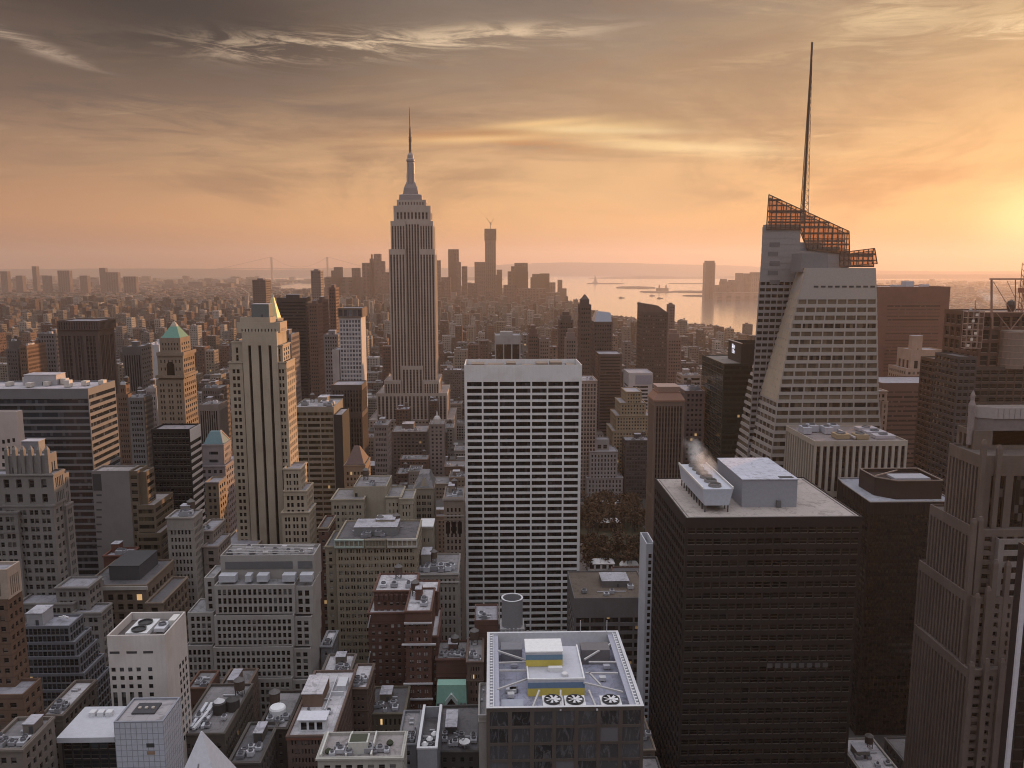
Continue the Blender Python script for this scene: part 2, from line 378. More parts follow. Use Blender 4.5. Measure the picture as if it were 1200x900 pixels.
class Bld:
    def __init__(s, label, name='building', cat='building', group=None, wall=None, glass=None, roof=None, ref=None):
        s.id = len(ALL); ALL.append(s)
        s.label, s.name, s.cat, s.group = label, name, cat, group
        s.wall = wall or wall_mat((.3, .26, .23)); s.glass = glass or glass_mat(); s.roof = roof or roof_mat()
        s.base = None; s.ref = ref; s.W = {}; s.Rf = MB(); s.roofs = []; s.panes = {}; s.extra = []; s.tiers = []; s.o = None
    def wm(s, mat, name='wall'): return s.W.setdefault((name, mat), MB())
    def facade(s, O, u, nrm, W, H, st, mb):
        O = np.array(O, float); u = np.array(u, float); nrm = np.array(nrm, float); zv = np.array((0, 0, 1.0))
        if st is None:
            mb.quads([[O, O + u * W, O + u * W + zv * H, O + zv * H]]); return
        U = ivs(W, st['nx'], st['cw'], st['wf'], st['mx'], None, st['grp'], st['gf'])
        V = ivs(H, st['ny'], st['ch'], st['hf'], st['mb'], st['mt'])
        if not U or not V:
            mb.quads([[O, O + u * W, O + u * W + zv * H, O + zv * H]]); return
        U = np.array(U); V = np.array(V)
        ub = np.concatenate(([0], U.ravel(), [W])); vb = np.concatenate(([0], V.ravel(), [H]))
        def rect(a, b, c, d, dep0=0., dep1=0.):
            a, b, c, d = np.broadcast_arrays(a, b, c, d); a, b, c, d = (q.ravel()[:, None] for q in (a, b, c, d))
            return np.stack((O + u * a + zv * c, O + u * b + zv * c, O + u * b + zv * d, O + u * a + zv * d), 1)
        mb.quads(rect(ub[0::2], ub[1::2], 0., H))
        mb.quads(rect(U[:, 0][:, None], U[:, 1][:, None], vb[0::2][None], vb[1::2][None]))
        q = rect(U[:, 0][:, None], U[:, 1][:, None], V[:, 0][None], V[:, 1][None])
        inn = q - nrm * st['rec']
        for i in range(4):
            j = (i + 1) % 4
            mb.quads(np.stack((q[:, i], q[:, j], inn[:, j], inn[:, i]), 1))
        w_, h_ = U[0, 1] - U[0, 0], V[0, 1] - V[0, 0]
        pn = st['pn'] or ('window_band' if w_ > 3.2 * h_ else 'window_strip' if h_ > 3.2 * w_ else 'window')
        gm = st['gm'] or s.glass
        if w_ > 2.2 * h_ or h_ > 3.2 * w_: gm = band_of(gm)
        s.panes.setdefault((pn, gm), []).append(inn)
    def tier(s, x0, x1, yt, Y, D, yb=None, st=None, sd='same', par=.9, wall=None, wn='wall', roof=True, world=None, bk=None):
        if world: X0, X1, z0, z1 = world
        else:
            X0, z1 = P(x0, yt, Y); X1, _ = P(x1, yt, Y)
            z0 = 0.0 if yb is None else max(0.0, P((x0 + x1) / 2, yb, Y)[1])
        if sd == 'same': sd = dict(st, nx=None, cw=((X1 - X0 - 2 * st['mx']) / st['nx'] if st['nx'] else st['cw'])) if st else None
        mb = s.wm(wall or s.wall, wn); W, H = X1 - X0, z1 - z0
        s.facade((X0, Y, z0), (1, 0, 0), (0, -1, 0), W, H, st, mb)
        s.facade((X1, Y, z0), (0, 1, 0), (1, 0, 0), D, H, sd if X1 < 20 else None, mb)
        s.facade((X0, Y + D, z0), (0, -1, 0), (-1, 0, 0), D, H, sd if X0 > -20 else None, mb)
        s.facade((X1, Y + D, z0), (-1, 0, 0), (0, 1, 0), W, H, bk, mb)
        if roof:
            t = min(.5, W / 8, D / 8); zr = z1 - par; a, b, c, d = X0, X1, Y, Y + D
            o4 = [(a, c), (b, c), (b, d), (a, d)]; i4 = [(a + t, c + t), (b - t, c + t), (b - t, d - t), (a + t, d - t)]
            for i in range(4):
                j = (i + 1) % 4
                mb.quads([[(*o4[i], z1), (*o4[j], z1), (*i4[j], z1), (*i4[i], z1)], [(*i4[i], z1), (*i4[j], z1), (*i4[j], zr), (*i4[i], zr)]])
            rq = MB(); rq.quads([[(*q, zr) for q in i4]]); s.roofs.append(rq)
        if st and H > 9 and s.name in ('building', 'stone_block', 'low_block', 'tenement', 'brick_hotel', 'city_block', 'setback_tower', 'stone_tower') and (st['ny'] or 9) > 1:
            m = MB(); r_ = random.Random(int(X0 * 7 + Y)); e_ = r_.uniform(.25, .6); hs = [(z1 - .75, z1 - .12)]
            if H > 20 and r_.random() < .7: hs.append((z1 - st['mt'] - r_.choice((.55, st['ch'] * 2 + .2)), None))
            for (za, zc) in hs:
                zc = zc or za + .35; q_ = e_ if za > z1 - 1 else .2
                m.box(X0 - q_, X1 + q_, Y - q_, Y - .015, za, zc, True); m.box(X0 - q_, X0 - .015, Y, Y + D, za, zc, True); m.box(X1 + .015, X1 + q_, Y, Y + D, za, zc, True)
                s.add('cornice', m, wall_mat(tuple(min(.6, round(v * 1.25, 4)) for v in s.base), .8) if s.base else s.wall); m = MB()
        s.foot(X0, X1, Y, Y + D, z0, z1)
        s.last = (X0, X1, Y, Y + D, z1 - par)
        return s.last
    def foot(s, X0, X1, Y0, Y1, z0, z1):
        s.tiers.append((X0, X1, Y0, Y1, z0, z1)); BOXES.append((s.id, X0, X1, Y0, Y1, z0, z1))
    def add(s, name, mb, mat, sub=None, label=None, kind=None):
        s.extra.append((name, mb, mat, sub, label, kind)); return len(s.extra) - 1
    # roof furniture
    def unit(s, x0, x1, y0, y1, h, mat=None, z=None, name='roof_unit', fan=True):
        z = s.last[4] if z is None else z
        m = MB(); m.box(x0, x1, y0, y1, z + .35, z + h, True)
        for a in (x0 + .3, x1 - .7):
            for b in (y0 + .3, y1 - .7): m.box(a, a + .4, b, b + .4, z, z + .35)
        i = s.add(name, m, mat or plain((.42, .42, .46)))
        if fan:
            f = MB(); r = min(x1 - x0, y1 - y0) * .36; cx, cy_ = (x0 + x1) / 2, (y0 + y1) / 2
            f.cyl(cx, cy_, [(r, z + h), (r, z + h + .7), (r * .82, z + h + .7), (r * .82, z + h + .25)], 14)
            s.add('fan_ring', f, plain((.16, .16, .18)), i)
    def tank(s, x, y, r=1.9, h=3.6, z=None, leg=2.6, mat=None):
        z = s.last[4] if z is None else z
        m = MB(); m.cyl(x, y, [(r, z + leg), (r * 1.03, z + leg + h * .5), (r * .98, z + leg + h)], 14, True)
        i = s.add('water_tank', m, mat or plain((.085, .06, .048), .85))
        c_ = MB(); c_.cyl(x, y, [(r * 1.12, z + leg + h), (r * .1, z + leg + h + r * .75)], 14, True); s.add('tank_roof', c_, plain((.12, .11, .11)), i)
        for a in (-1, 1):
            for b in (-1, 1):
                l_ = MB(); l_.beam((x + a * r * .65, y + b * r * .65, z), (x + a * r * .65, y + b * r * .65, z + leg), .25); s.add('leg', l_, plain((.05, .05, .05)), i)
            l_ = MB(); l_.beam((x - r * .65, y + a * r * .65, z + leg * (.5 - .4 * a)), (x + r * .65, y + a * r * .65, z + leg * (.5 + .4 * a)), .15); s.add('brace', l_, plain((.05, .05, .05)), i)
    def hut(s, x0, x1, y0, y1, h, mat=None, z=None, name='bulkhead', rf=None):
        z = s.last[4] if z is None else z
        m = MB(); m.box(x0, x1, y0, y1, z, z + h); i = s.add(name, m, mat or s.wall)
        c_ = MB(); c_.box(x0 - .2, x1 + .2, y0 - .2, y1 + .2, z + h, z + h + .25, True); s.add('bulkhead_roof', c_, rf or roof_mat((.42, .41, .46)), i)
        d = MB(); d.box(x0 + (x1 - x0) * .55, x0 + (x1 - x0) * .55 + 1.1, y0 - .06, y0 + .02, z + .1, z + min(2.2, h * .8), True); s.add('door', d, plain((.06, .06, .07)), i)
    def clutter(s, n=3, tank=1, hut=1, seed=0, big=1.0):
        r = random.Random(seed * 77 + s.id); x0, x1, y0, y1, z = s.last; W, D = x1 - x0, y1 - y0
        if hut and W > 8 and D > 8:
            w_, d_ = W * r.uniform(.22, .38), D * r.uniform(.25, .4); a = x0 + r.uniform(.08, .55) * W; b = y0 + r.uniform(.4, .55) * D
            s.hut(a, min(a + w_, x1 - 1), b, min(b + d_, y1 - 1), r.uniform(3, 5) * big)
        for i in range(n):
            a = x0 + r.uniform(.08, .8) * W; b = y0 + r.uniform(.08, .34) * D; q = r.uniform(1.6, 3.4) * big
            s.unit(a, min(a + q, x1 - .8), b, min(b + q * r.uniform(.7, 1.3), y1 - .8), r.uniform(1.2, 2.4) * big, plain(r.choice([(.42, .42, .46), (.3, .3, .33), (.55, .55, .6), (.22, .22, .24)])))
        for i in range(tank):
            s.tank(x0 + r.uniform(.15, .85) * W, y0 + r.uniform(.55, .85) * D)
        for i in range(2):
            d = MB(); a = x0 + r.uniform(.1, .5) * W; b = y0 + r.uniform(.15, .8) * D; d.box(a, a + W * r.uniform(.2, .4), b, b + .5, z + .15, z + .7, True); s.add('roof_duct', d, plain((.5, .5, .54)))
    def finish(s, idb=None):
        t = s.tiers[0]; o = np.array((round((t[0] + t[1]) / 2, 2), round((t[2] + t[3]) / 2, 2), 0.0))
        e = empty(s.name, o); tag(e, s.label, s.cat, s.group); s.o = e
        for (nm, mat), mb in s.W.items():
            if mb.n: mb.build(nm, mat, e, o)
        if s.Rf.n: s.Rf.build('roof', s.roof, e, o)
        for rq in s.roofs: rq.build('roof', s.roof, e, o)
        nob = 0
        for (pn, gm), lst in s.panes.items():
            q = np.concatenate(lst); c = q.mean(1); p = projn(q.reshape(-1, 3)).reshape(-1, 4, 2)
            ar = .5 * np.abs((p[:, 2, 0] - p[:, 0, 0]) * (p[:, 3, 1] - p[:, 1, 1]) - (p[:, 3, 0] - p[:, 1, 0]) * (p[:, 2, 1] - p[:, 0, 1]))
            pc = p.mean(1); ok = (pc[:, 0] > -3) & (pc[:, 0] < 1203) & (pc[:, 1] > 0) & (pc[:, 1] < 903)
            if idb is not None:
                ix = np.clip((pc[:, 0] / 2).astype(int), 0, 599); iy = np.clip((pc[:, 1] / 2).astype(int), 0, 449); ok &= idb[iy, ix] == s.id
            sel = np.where(ok & (ar > 9))[0]
            sel = sel[np.argsort(-ar[sel])][:max(0, 100 - nob)]; nob += len(sel)
            cache = {}
            for i in sel:
                r_ = q[i] - c[i]; key = tuple(np.round(r_, 2).ravel())
                if key not in cache:
                    mb = MB(True); mb.quads([r_]); me = mb.mesh(pn); me.materials.append(gm); cache[key] = me
                ob = bpy.data.objects.new(pn, cache[key]); COL.objects.link(ob); ob.parent = e; ob.location = c[i] - o
            rest = np.setdiff1d(np.arange(len(q)), sel)
            if len(rest):
                mb = MB(True); mb.quads(q[rest]); mb.build(pn if len(rest) < 2 else 'glazing', gm, e, o, kind='stuff')
        made = []
        for name, mb, mat, sub, label, kind in s.extra:
            made.append(mb.build(name, mat, made[sub] if sub is not None else e, o, kind=kind, label=label))
        return e
# ------------------------------------------------------------------ palette
LIME = (.43, .36, .285); LIMEG = (.32, .30, .28); TAN = (.29, .235, .185); BRICK = (.135, .075, .06); RED = (.15, .06, .045); UMBER = (.115, .085, .07)
GREY = (.26, .25, .25); DARK = (.035, .034, .036); WHITE = (.72, .71, .71); BUFF = (.33, .29, .22)
g_std = glass_mat(); g_dark = glass_mat((.012, .012, .014), .06, (.09, .08, .07), .0, .1)
g_lit = glass_mat((.018, .018, .02), .12, (.10, .085, .07), .03, .15)
g_strip = glass_mat((.022, .022, .026), 0, (.13, .12, .11), 0, .2, floor=3.8)
g_black = plain((.009, .009, .010), .12); g_rec = plain((.016, .016, .018), .12)
g_blue = glass_mat((.022, .026, .035), .2, (.12, .13, .15), 0, .12)
pale = roof_mat((.50, .48, .515)); midr = roof_mat((.205, .195, .205)); dkr = roof_mat((.11, .105, .115))
H = {}
def new(key, label, ref, **k):
    b = Bld(label, ref=ref, **k); H[key] = b; return b

# ================= foreground, right of the middle
# tower of dark glass with an open roof well and fans
b = new('fan', 'dark glass tower with an open white-rimmed roof well holding yellow and blue boxes and fans', 'the roof with the fans', name='glass_tower',
        wall=wall_mat((.10, .085, .08), .5), glass=glass_mat((.06, .062, .07), .3, (.15, .15, .17), 0, .08, streak=.6), roof=roof_mat((.36, .37, .48)))
Yf = 230.; Xa, Zr = P(570, 830, Yf); Xb, _ = P(755, 830, Yf); Df = 52.
b.tier(0, 0, 0, Yf, Df, world=(Xa, Xb, 0, Zr), st=S(nx=7, ch=5.6, wf=.74, hf=.84, mx=.4, mt=.9, rec=.2), roof=False)
well = Zr - 6.0
wmt = wall_mat((.26, .26, .31), .6); tr = plain((.62, .62, .66)); steel = plain((.34, .34, .38)); dkm = plain((.05, .05, .055))
m = MB()
t = 1.0
o4 = [(Xa, Yf), (Xb, Yf), (Xb, Yf + Df), (Xa, Yf + Df)]; i4 = [(Xa + t, Yf + t), (Xb - t, Yf + t), (Xb - t, Yf + Df - t), (Xa + t, Yf + Df - t)]
for i in range(4):
    j = (i + 1) % 4
    m.quads([[(*o4[i], Zr), (*o4[j], Zr), (*i4[j], Zr), (*i4[i], Zr)], [(*i4[i], Zr), (*i4[j], Zr), (*i4[j], well), (*i4[i], well)]])
b.add('parapet', m, tr)
m = MB(); m.quads([[(*q, well) for q in i4]]); b.Rf.quads([[(*q, well) for q in i4]])
for sx in (-1, 1):                    # raised walkways with a rack rail along both long sides
    xe = Xa + t + .02 if sx < 0 else Xb - t - .02; xi = xe - sx * 3.0
    m = MB(); m.box(min(xe, xi), max(xe, xi), Yf + t + .03, Yf + Df - t - .03, Zr - 1.6, Zr - .9, True); iw = b.add('walkway', m, plain((.40, .41, .5)))
    m = MB()
    xr = xe - sx * .5
    for k in range(26):
        yy = Yf + 2.2 + k * 1.9; m.box(xr - .42, xr + .42, yy, yy + .7, Zr - .88, Zr - .45, True)
    m.box(xr - .75, xr - .55, Yf + 1.3, Yf + Df - 1.3, Zr - .88, Zr - .2, True); m.box(xr + .55, xr + .75, Yf + 1.3, Yf + Df - 1.3, Zr - .88, Zr - .2, True)
    b.add('rack_rail', m, plain((.75, .75, .78)), iw)
def rx(px, py, z=None): return onz(px, py, Zr if z is None else z)
cx0, cyf = rx(619, 797); cx1, _ = rx(685, 797); _, cyb = rx(650, 770)
m = MB(); m.box(cx0, cx1, cyf, cyb + 8, well, Zr, True); icore = b.add('lift_house', m, plain((.56, .57, .64)))
m = MB(); m.box(cx0 - .15, cx1 + .15, cyf - .15, cyf + .02, Zr - 5.6, Zr - 2.9, True); b.add('yellow_panel', m, plain((.62, .50, .10)), icore)
m = MB(); m.box(cx0 - .15, cx1 + .15, cyf - .15, cyf + .02, Zr - 2.85, Zr - .9, True); b.add('blue_panel', m, plain((.14, .22, .34)), icore)
m = MB()
for a, c_, d_, e_ in ((cx0 - .2, cx0 + .3, cyf - .2, cyb + 8.2), (cx1 - .3, cx1 + .2, cyf - .2, cyb + 8.2)): m.box(a, c_, d_, e_, Zr + .01, Zr + .5, True)
m.box(cx0 + .31, cx1 - .31, cyf - .2, cyf + .3, Zr + .01, Zr + .5, True); b.add('white_coping', m, plain((.8, .8, .82)), icore)
ux1, uyf = rx(659, 768, Zr + 4); ux0 = cx0 - .3
m = MB(); m.box(ux0, ux1, uyf, uyf + 9, Zr + .02, Zr + 5.2, True); iup = b.add('stair_house', m, plain((.58, .58, .63)))
m = MB(); m.box(ux0 - .1, ux1 + .1, uyf - .13, uyf + .02, Zr + .2, Zr + 2.5, True); b.add('yellow_panel', m, plain((.62, .50, .10)), iup)
m = MB(); m.box(ux0 - .1, ux1 + .1, uyf - .13, uyf + .02, Zr + 2.55, Zr + 4.3, True); b.add('blue_panel', m, plain((.14, .24, .34)), iup)
m = MB(); m.box(ux0 - .25, ux1 + .25, uyf - .25, uyf + 9.2, Zr + 5.21, Zr + 5.6, True); b.add('white_coping', m, plain((.85, .85, .86)), iup)
m = MB(); m.cyl((cx0 + cx1) / 2 + 3, cyf + 2.6, [(1.1, Zr + .02), (1.1, Zr + .9), (.8, Zr + 1.1)], 14); b.add('roof_vent', m, plain((.7, .7, .72)), icore)
m = MB(); m.box((cx0 + cx1) / 2 - 2.2, (cx0 + cx1) / 2 + 2.4, cyf + 5, cyf + 6.5, Zr + .02, Zr + 1.5, True); b.add('roof_unit', m, plain((.75, .75, .77)), icore)
m = MB(); m.box(Xa + 4.6, cx0 - 2.0, Yf + 5.4, Yf + 9.4, well, Zr - 2.5, True); il = b.add('plant_box', m, plain((.36, .38, .46)))
m = MB(); m.box(Xa + 4.6, cx0 - 2.0, Yf + 5.25, Yf + 5.42, well + .3, Zr - 4.2, True); b.add('yellow_panel', m, plain((.60, .50, .10)), il)
for fx in (648, 674, 716):
    x_, y_ = rx(fx, 822, Zr - 1.2); q = 3.2
    m = MB(); m.box(x_ - q, x_ + q, y_ - 2.6, y_ + 3.6, well, Zr - 1.2, True); fi = b.add('cooling_fan', m, plain((.78, .78, .8)))
    m = MB(); m.cyl(x_, y_ + .5, [(2.75, Zr - 1.19), (2.75, Zr - .5), (2.45, Zr - .5), (2.45, Zr - 1.1)], 20); b.add('fan_ring', m, dkm, fi)
    m = MB()
    for k in range(7):
        a = k * 2 * math.pi / 7; ca, sa = math.cos(a), math.sin(a)
        pts = [(x_ + r_ * ca - s_ * sa, y_ + .5 + r_ * sa + s_ * ca, Zr - .7 + dz_) for r_, s_, dz_ in ((.4, -.2, 0), (2.3, -.55, -.1), (2.3, .45, .15), (.4, .2, .1))]
        m.poly(pts)
    m.cyl(x_, y_ + .5, [(.55, Zr - 1.1), (.55, Zr - .4)], 12); b.add('fan_blade', m, plain((.72, .72, .75)), fi)
for (p, q) in (((583, 760), (617, 771)), ((583, 805), (620, 792)), ((685, 770), (715, 752)), ((684, 797), (730, 808)), ((690, 785), (704, 800)), ((623, 829), (632, 806)), ((657, 829), (657, 806)), ((700, 829), (690, 806)), ((584, 774), (617, 773)), ((690, 773), (722, 773)), ((585, 783), (617, 783)), ((686, 786), (724, 786))):
    a = rx(*p); c_ = rx(*q); m = MB(); m.beam((*a, Zr - .9), (*c_, Zr - .9), .55); b.add('roof_truss', m, plain((.50, .49, .5)))
for i_ in range(7):
    r_ = random.Random(i_ + 5); x_ = r_.choice((r_.uniform(Xa + 5, cx0 - 3), r_.uniform(cx1 + 1, Xb - 6))); y_ = r_.uniform(Yf + 14, Yf + 40)
    b.unit(x_, x_ + 2.2, y_, y_ + 1.8, 1.5, plain(r_.choice([(.5, .5, .56), (.18, .18, .22), (.6, .6, .62)])), z=well, fan=False)
m = MB(); m.box(cx1 + 1.5, Xb - 5, Yf + 38, Yf + 44, well, Zr - .6, True); b.add('plant_box', m, plain((.16, .15, .16)))
m = MB(); m.box(Xa + 5, cx0 - 1, Yf + 40, Yf + 46, well, Zr - 1.0, True); b.add('plant_box', m, plain((.20, .2, .23)))
for mx_ in (680, 711): 
    a = rx(mx_, 742); m = MB(); m.beam((*a, Zr), (*a, Zr + 5), .22); b.add('mast', m, tr)

# black tower with the steaming cooling tower
b = new('black', 'wide black office tower with a steaming cooling tower and grey plant room on top', 'the black tower with the steaming roof', name='office_tower',
        wall=wall_mat((.024, .021, .022), .55, .3), glass=glass_mat((.006, .006, .006), .2, (.04, .03, .026), .003, .12, lite=.2), roof=roof_mat((.42, .37, .35), .22))
lx = b.tier(804, 1011, 607, 330, 66, st=S(cw=3.7, ch=4.9, wf=.80, hf=.5, mx=.8, mt=3.4, rec=.45), sd=S(cw=3.9, ch=4.9, wf=.62, hf=.55, mx=1, mt=4.2, rec=.8), par=.5)
X0, X1, Y0, Y1, z = lx
m = MB(); m.box(X0 + 1.6, X1 - 1.6, Y0 + 1.6, Y0 + 2.0, z, z + .35, True); m.box(X0 + 1.6, X0 + 2.0, Y0 + 2.05, Y1 - 2.05, z, z + .35, True); m.box(X1 - 2.0, X1 - 1.6, Y0 + 2.05, Y1 - 2.05, z, z + .35, True); b.add('roof_kerb', m, plain((.30, .27, .26)))
a0, ay = onz(869, 592, z + 1); a1, _ = onz(934, 592, z + 1); ay1 = ay + 40
m = MB(); m.box(a0, a1, ay, ay1, z, z + 12.5); ip = b.add('plant_room', m, plain((.30, .31, .36)))
m = MB(); m.box(a0 - .3, a1 + .3, ay - .3, ay1 + .3, z + 12.5, z + 12.9, True); b.add('plant_room_roof', m, roof_mat((.52, .53, .62), .15), ip)
m = MB(); m.box(a1 - 7.5, a1 - 1.2, ay + 1.2, ay + 4.2, z + 12.9, z + 13.05, True); b.add('roof_hatch', m, dkm, ip)
m = MB(); m.box((a0 + a1) / 2 + 3, (a0 + a1) / 2 + 5, ay - 1.2, ay, z + .1, z + 3.2, True); b.add('door_hood', m, plain((.12, .12, .13)), ip)
c0, cy0 = onz(823, 595, z + 2); c1, _ = onz(857, 595, z + 2); cl = 44
m = MB()
m.loft([[(c0 + 1, cy0, z + 3), (c1 - 1, cy0, z + 3), (c1 - 1, cy0 + cl, z + 3), (c0 + 1, cy0 + cl, z + 3)], [(c0 - .4, cy0 - .8, z + 10.5), (c1 + .4, cy0 - .8, z + 10.5), (c1 + .4, cy0 + cl, z + 10.5), (c0 - .4, cy0 + cl, z + 10.5)]], True)
ic = b.add('cooling_tower', m, plain((.52, .55, .64)))
m = MB()
for k in range(10):
    for xx in (c0 + 1, c1 - 1.6): m.box(xx, xx + .5, cy0 + k * 4.8, cy0 + k * 4.8 + .5, z, z + 2.98, True)
b.add('tower_leg', m, dkm, ic)
for k in range(6):
    m = MB(); m.cyl((c0 + c1) / 2, cy0 + 4 + k * 7.2, [(2.9, z + 10.5), (2.7, z + 11.8), (2.4, z + 11.8), (2.4, z + 10.8)], 16); b.add('fan_ring', m, plain((.2, .19, .19)), ic)
m = MB(); m.box(c0 - .6, c0 - .1, cy0 - 1, cy0 + cl, z + 10.5, z + 11.5, True); m.box(c1 + .1, c1 + .6, cy0 - 1, cy0 + cl, z + 10.5, z + 11.5, True); b.add('tower_railing', m, plain((.7, .68, .68)), ic)
STEAM = [((c0 + c1) / 2, cy0 + 12 + k * 7.5, z + 13.0 + k * .5, 4.6) for k in range(5)]

m_row = P(934, 782, 329.9)[1]
for k in range(8):
    x_, _ = P(899 + k * 9.3, 782, 329.9); m = MB(); m.box(x_, x_ + 2.3, 329.9, 330.04, m_row - .2, m_row + 1.9, True); b.add('blind', m, plain((.10, .098, .105)))
# dark chamfered tower beyond it
b = new('cham', 'nearly black chamfered tower with a lavender-grey roof and a boxed penthouse', 'the chamfered dark tower', name='office_tower', wall=wall_mat((.018, .015, .015), .6, .25), glass=glass_mat((.012, .011, .011), .08, (.05, .04, .035), 0, .15), roof=roof_mat((.36, .37, .43), .15))
Y = 400; X0, z1 = P(1020, 588, Y); X1, _ = P(1120, 588, Y); xc, yc = onz(988, 566, z1)
pl = [(X0, Y), (X1, Y), (X1, Y + 48), (xc + 2, Y + 48), (xc, yc)]
mb = b.wm(b.wall); mb.prism(pl, 0, z1 - .02, top=False)
b.Rf.poly([(x, y, z1 - .6) for x, y in pl]); b.foot(xc, X1, Y, Y + 48, 0, z1)
m = MB()
for i in range(5):
    p, q = pl[i], pl[(i + 1) % 5]; m.beam((*p, z1 - .1), (*q, z1 - .1), .5)
b.add('coping', m, plain((.36, .33, .32)))
# storeys of dark windows set 40 cm proud of nothing: thin frames standing on the faces
for (p, q, nn) in ((pl[0], pl[1], 22), (pl[4], pl[0], 9)):
    p, q = np.array(p), np.array(q); d = q - p; Ln = np.linalg.norm(d); d /= Ln; nv = np.array((d[1], -d[0]))
    for k in range(nn + 1):
        c_ = p + d * (Ln * k / nn) + nv * .12
        m = MB(); m.beam((*c_, max(0, z1 - 131)), (*c_, z1 - 1.2), .3); b.add('mullion', m, wall_mat((.026, .021, .02), .6))
lev = MB()
for k in range(33):
    zz = z1 - 9 - k * 3.7
    for (p, q) in ((pl[0], pl[1]), (pl[4], pl[0])):
        p, q = np.array(p), np.array(q); d = q - p; d /= np.linalg.norm(d); nv = np.array((d[1], -d[0])) * .05
        a, c_ = p + nv + d, q + nv - d
        lev.quads([[(*a, zz), (*c_, zz), (*c_, zz + 1.9), (*a, zz + 1.9)]])
b.add('glazing', lev, plain((.009, .008, .008), .15), kind='stuff')
px0, py0 = onz(1050, 584, z1); px1, _ = onz(1104, 584, z1); ppl = [(px0, py0), (px1, py0), (px1, py0 + 26), (px0 - 8, py0 + 26), (px0 - 8, py0 + 8)]
m = MB(); m.prism(ppl, z1 - .6, z1 + 9.5, top=False); m.poly([(x, y, z1 + 7.5) for x, y in ppl]); ip = b.add('penthouse', m, wall_mat((.04, .028, .025), .6))
m = MB()
for i in range(5): m.beam((*ppl[i], z1 + 9.5), (*ppl[(i + 1) % 5], z1 + 9.5), .5)
b.add('coping', m, plain((.32, .25, .22)), ip)
m = MB(); m.box(px0 + 3, px1 - 2, py0 + 8, py0 + 18, z1 + 7.5, z1 + 8.6, True); b.add('roof_unit', m, plain((.38, .38, .43)), ip)
m = MB(); m.beam((px0 - 6, py0 + 12, z1 + 9), (px0 + 12, py0 + 24, z1 + 9), .5); b.add('roof_beam', m, plain((.4, .3, .25)), ip)

# ivory finned block
b = new('fin', 'ivory block of tall narrow piers with crowded rooftop machinery', 'the ivory finned block', name='office_block', wall=wall_mat((.42, .36, .31), .7, .14), glass=glass_mat((.03, .018, .016), .1, (.07, .045, .04), 0, .2, floor=3.7, fcol=(.05, .03, .028)), roof=roof_mat((.24, .2, .2)))
b.tier(955, 1064, 517, 450, 46, st=S(cw=3.85, ny=5, wf=.52, hf=.90, mx=.5, mt=1.6, rec=1.1, pn='window_strip'))
X0, X1, Y0, Y1, z = b.last
for k in range(4): b.unit(X0 + 2 + k * 6.5, X0 + 7 + k * 6.5, Y0 + 22 + (k % 2) * 6, Y0 + 31 + (k % 2) * 5, 4.2, plain((.42, .42, .47)))
b.unit(X0 + 16, X0 + 24, Y0 + 8, Y0 + 16, 3, plain((.36, .27, .17))); b.unit(X0 + 27, X0 + 34, Y0 + 6, Y0 + 14, 3, plain((.36, .27, .17)))
for k in range(3): b.unit(X1 - 15, X1 - 3, Y0 + 8 + k * 11, Y0 + 15 + k * 11, 2.2, plain((.45, .42, .46)))
m = MB(); m.box(X0 + 25, X0 + 26, Y0 + 5, Y1 - 4, z + 1.2, z + 2.2, True); b.add('roof_duct', m, plain((.5, .46, .46)))

# stepped art deco tower cropped by the frame
deco = wall_mat((.145, .115, .104), .8, .3); b = new('deco', 'tall brown stone tower of crowded piers with stepped shoulders and a rounded grey crown', 'the brown pier tower', name='deco_tower', wall=deco, glass=glass_mat((.012, .011, .012), .16, (.10, .085, .08), .003, .15), roof=roof_mat((.10, .085, .08)))
pst = S(cw=3.3, ny=None, ch=3.5, wf=.5, hf=.62, mx=.6, mt=2.2, rec=.9, pn='window')
Yd = 300
strip = glass_mat((.018, .017, .018), 0, (.06, .05, .05), 0, .2, floor=3.6, fcol=(.05, .042, .04))
fl = S(cw=2.3, ny=1, wf=.5, hf=.97, mx=.7, mt=2.2, rec=1.2, pn='window_strip', gm=strip)
b.tier(1150, 1300, 534, 298, 22, st=S(nx=5, ny=5, wf=.6, hf=.7, mx=3.2, mt=4, rec=1.0), sd=fl)
b.tier(1142, 1300, 505, 312, 12, yb=560, st=None, sd=S(cw=3, ny=1, wf=.5, hf=.95, rec=1))
b.tier(1171, 1300, 632, 291, 9, st=S(nx=3, ch=4.6, wf=.82, hf=.5, mx=1, mt=1, rec=.8), sd=None, wall=wall_mat((.25, .225, .22)), wn='grey_bay')
b.tier(1146, 1300, 621, 293, 34, st=S(cw=4.4, ch=3.7, wf=.6, hf=.52, mx=2.2, mt=2, rec=1.0), sd=fl)
b.tier(1141, 1300, 700, 289.5, 40, st=S(cw=4.4, ch=3.7, wf=.6, hf=.52, mx=2.2, mt=2, rec=1.0), sd=fl)
b.tier(1135, 1300, 785, 285, 40, st=S(cw=4.4, ch=3.7, wf=.6, hf=.52, mx=2.0, mt=2, rec=1.0), sd=fl)
X0, z = P(1150, 534, Yd + 12); X1, _ = P(1300, 530, Yd + 12); z = 250 - 298 * .2375; zt = P(1140, 478, Yd + 12)[1]
pl = [(X0 + 4, Yd + 12), (X1, Yd + 12), (X1, Yd + 19), (X0 - 1, Yd + 19), (X0 - 1, Yd + 15)]
m = MB(); m.prism(pl, z, zt - 4.5, top=False); ic = b.add('crown', m, plain((.19, .17, .175)))
m = MB(); pl2 = [(x + (-.6 if i in (3, 4) else 0), y - (.6 if i < 2 else 0)) for i, (x, y) in enumerate(pl)]
m.prism(pl2, zt - 4.4, zt, True, top=False); m.poly([(x, y, zt - 1.2) for x, y in pl2]); b.add('crown_band', m, plain((.36, .33, .33)), ic)
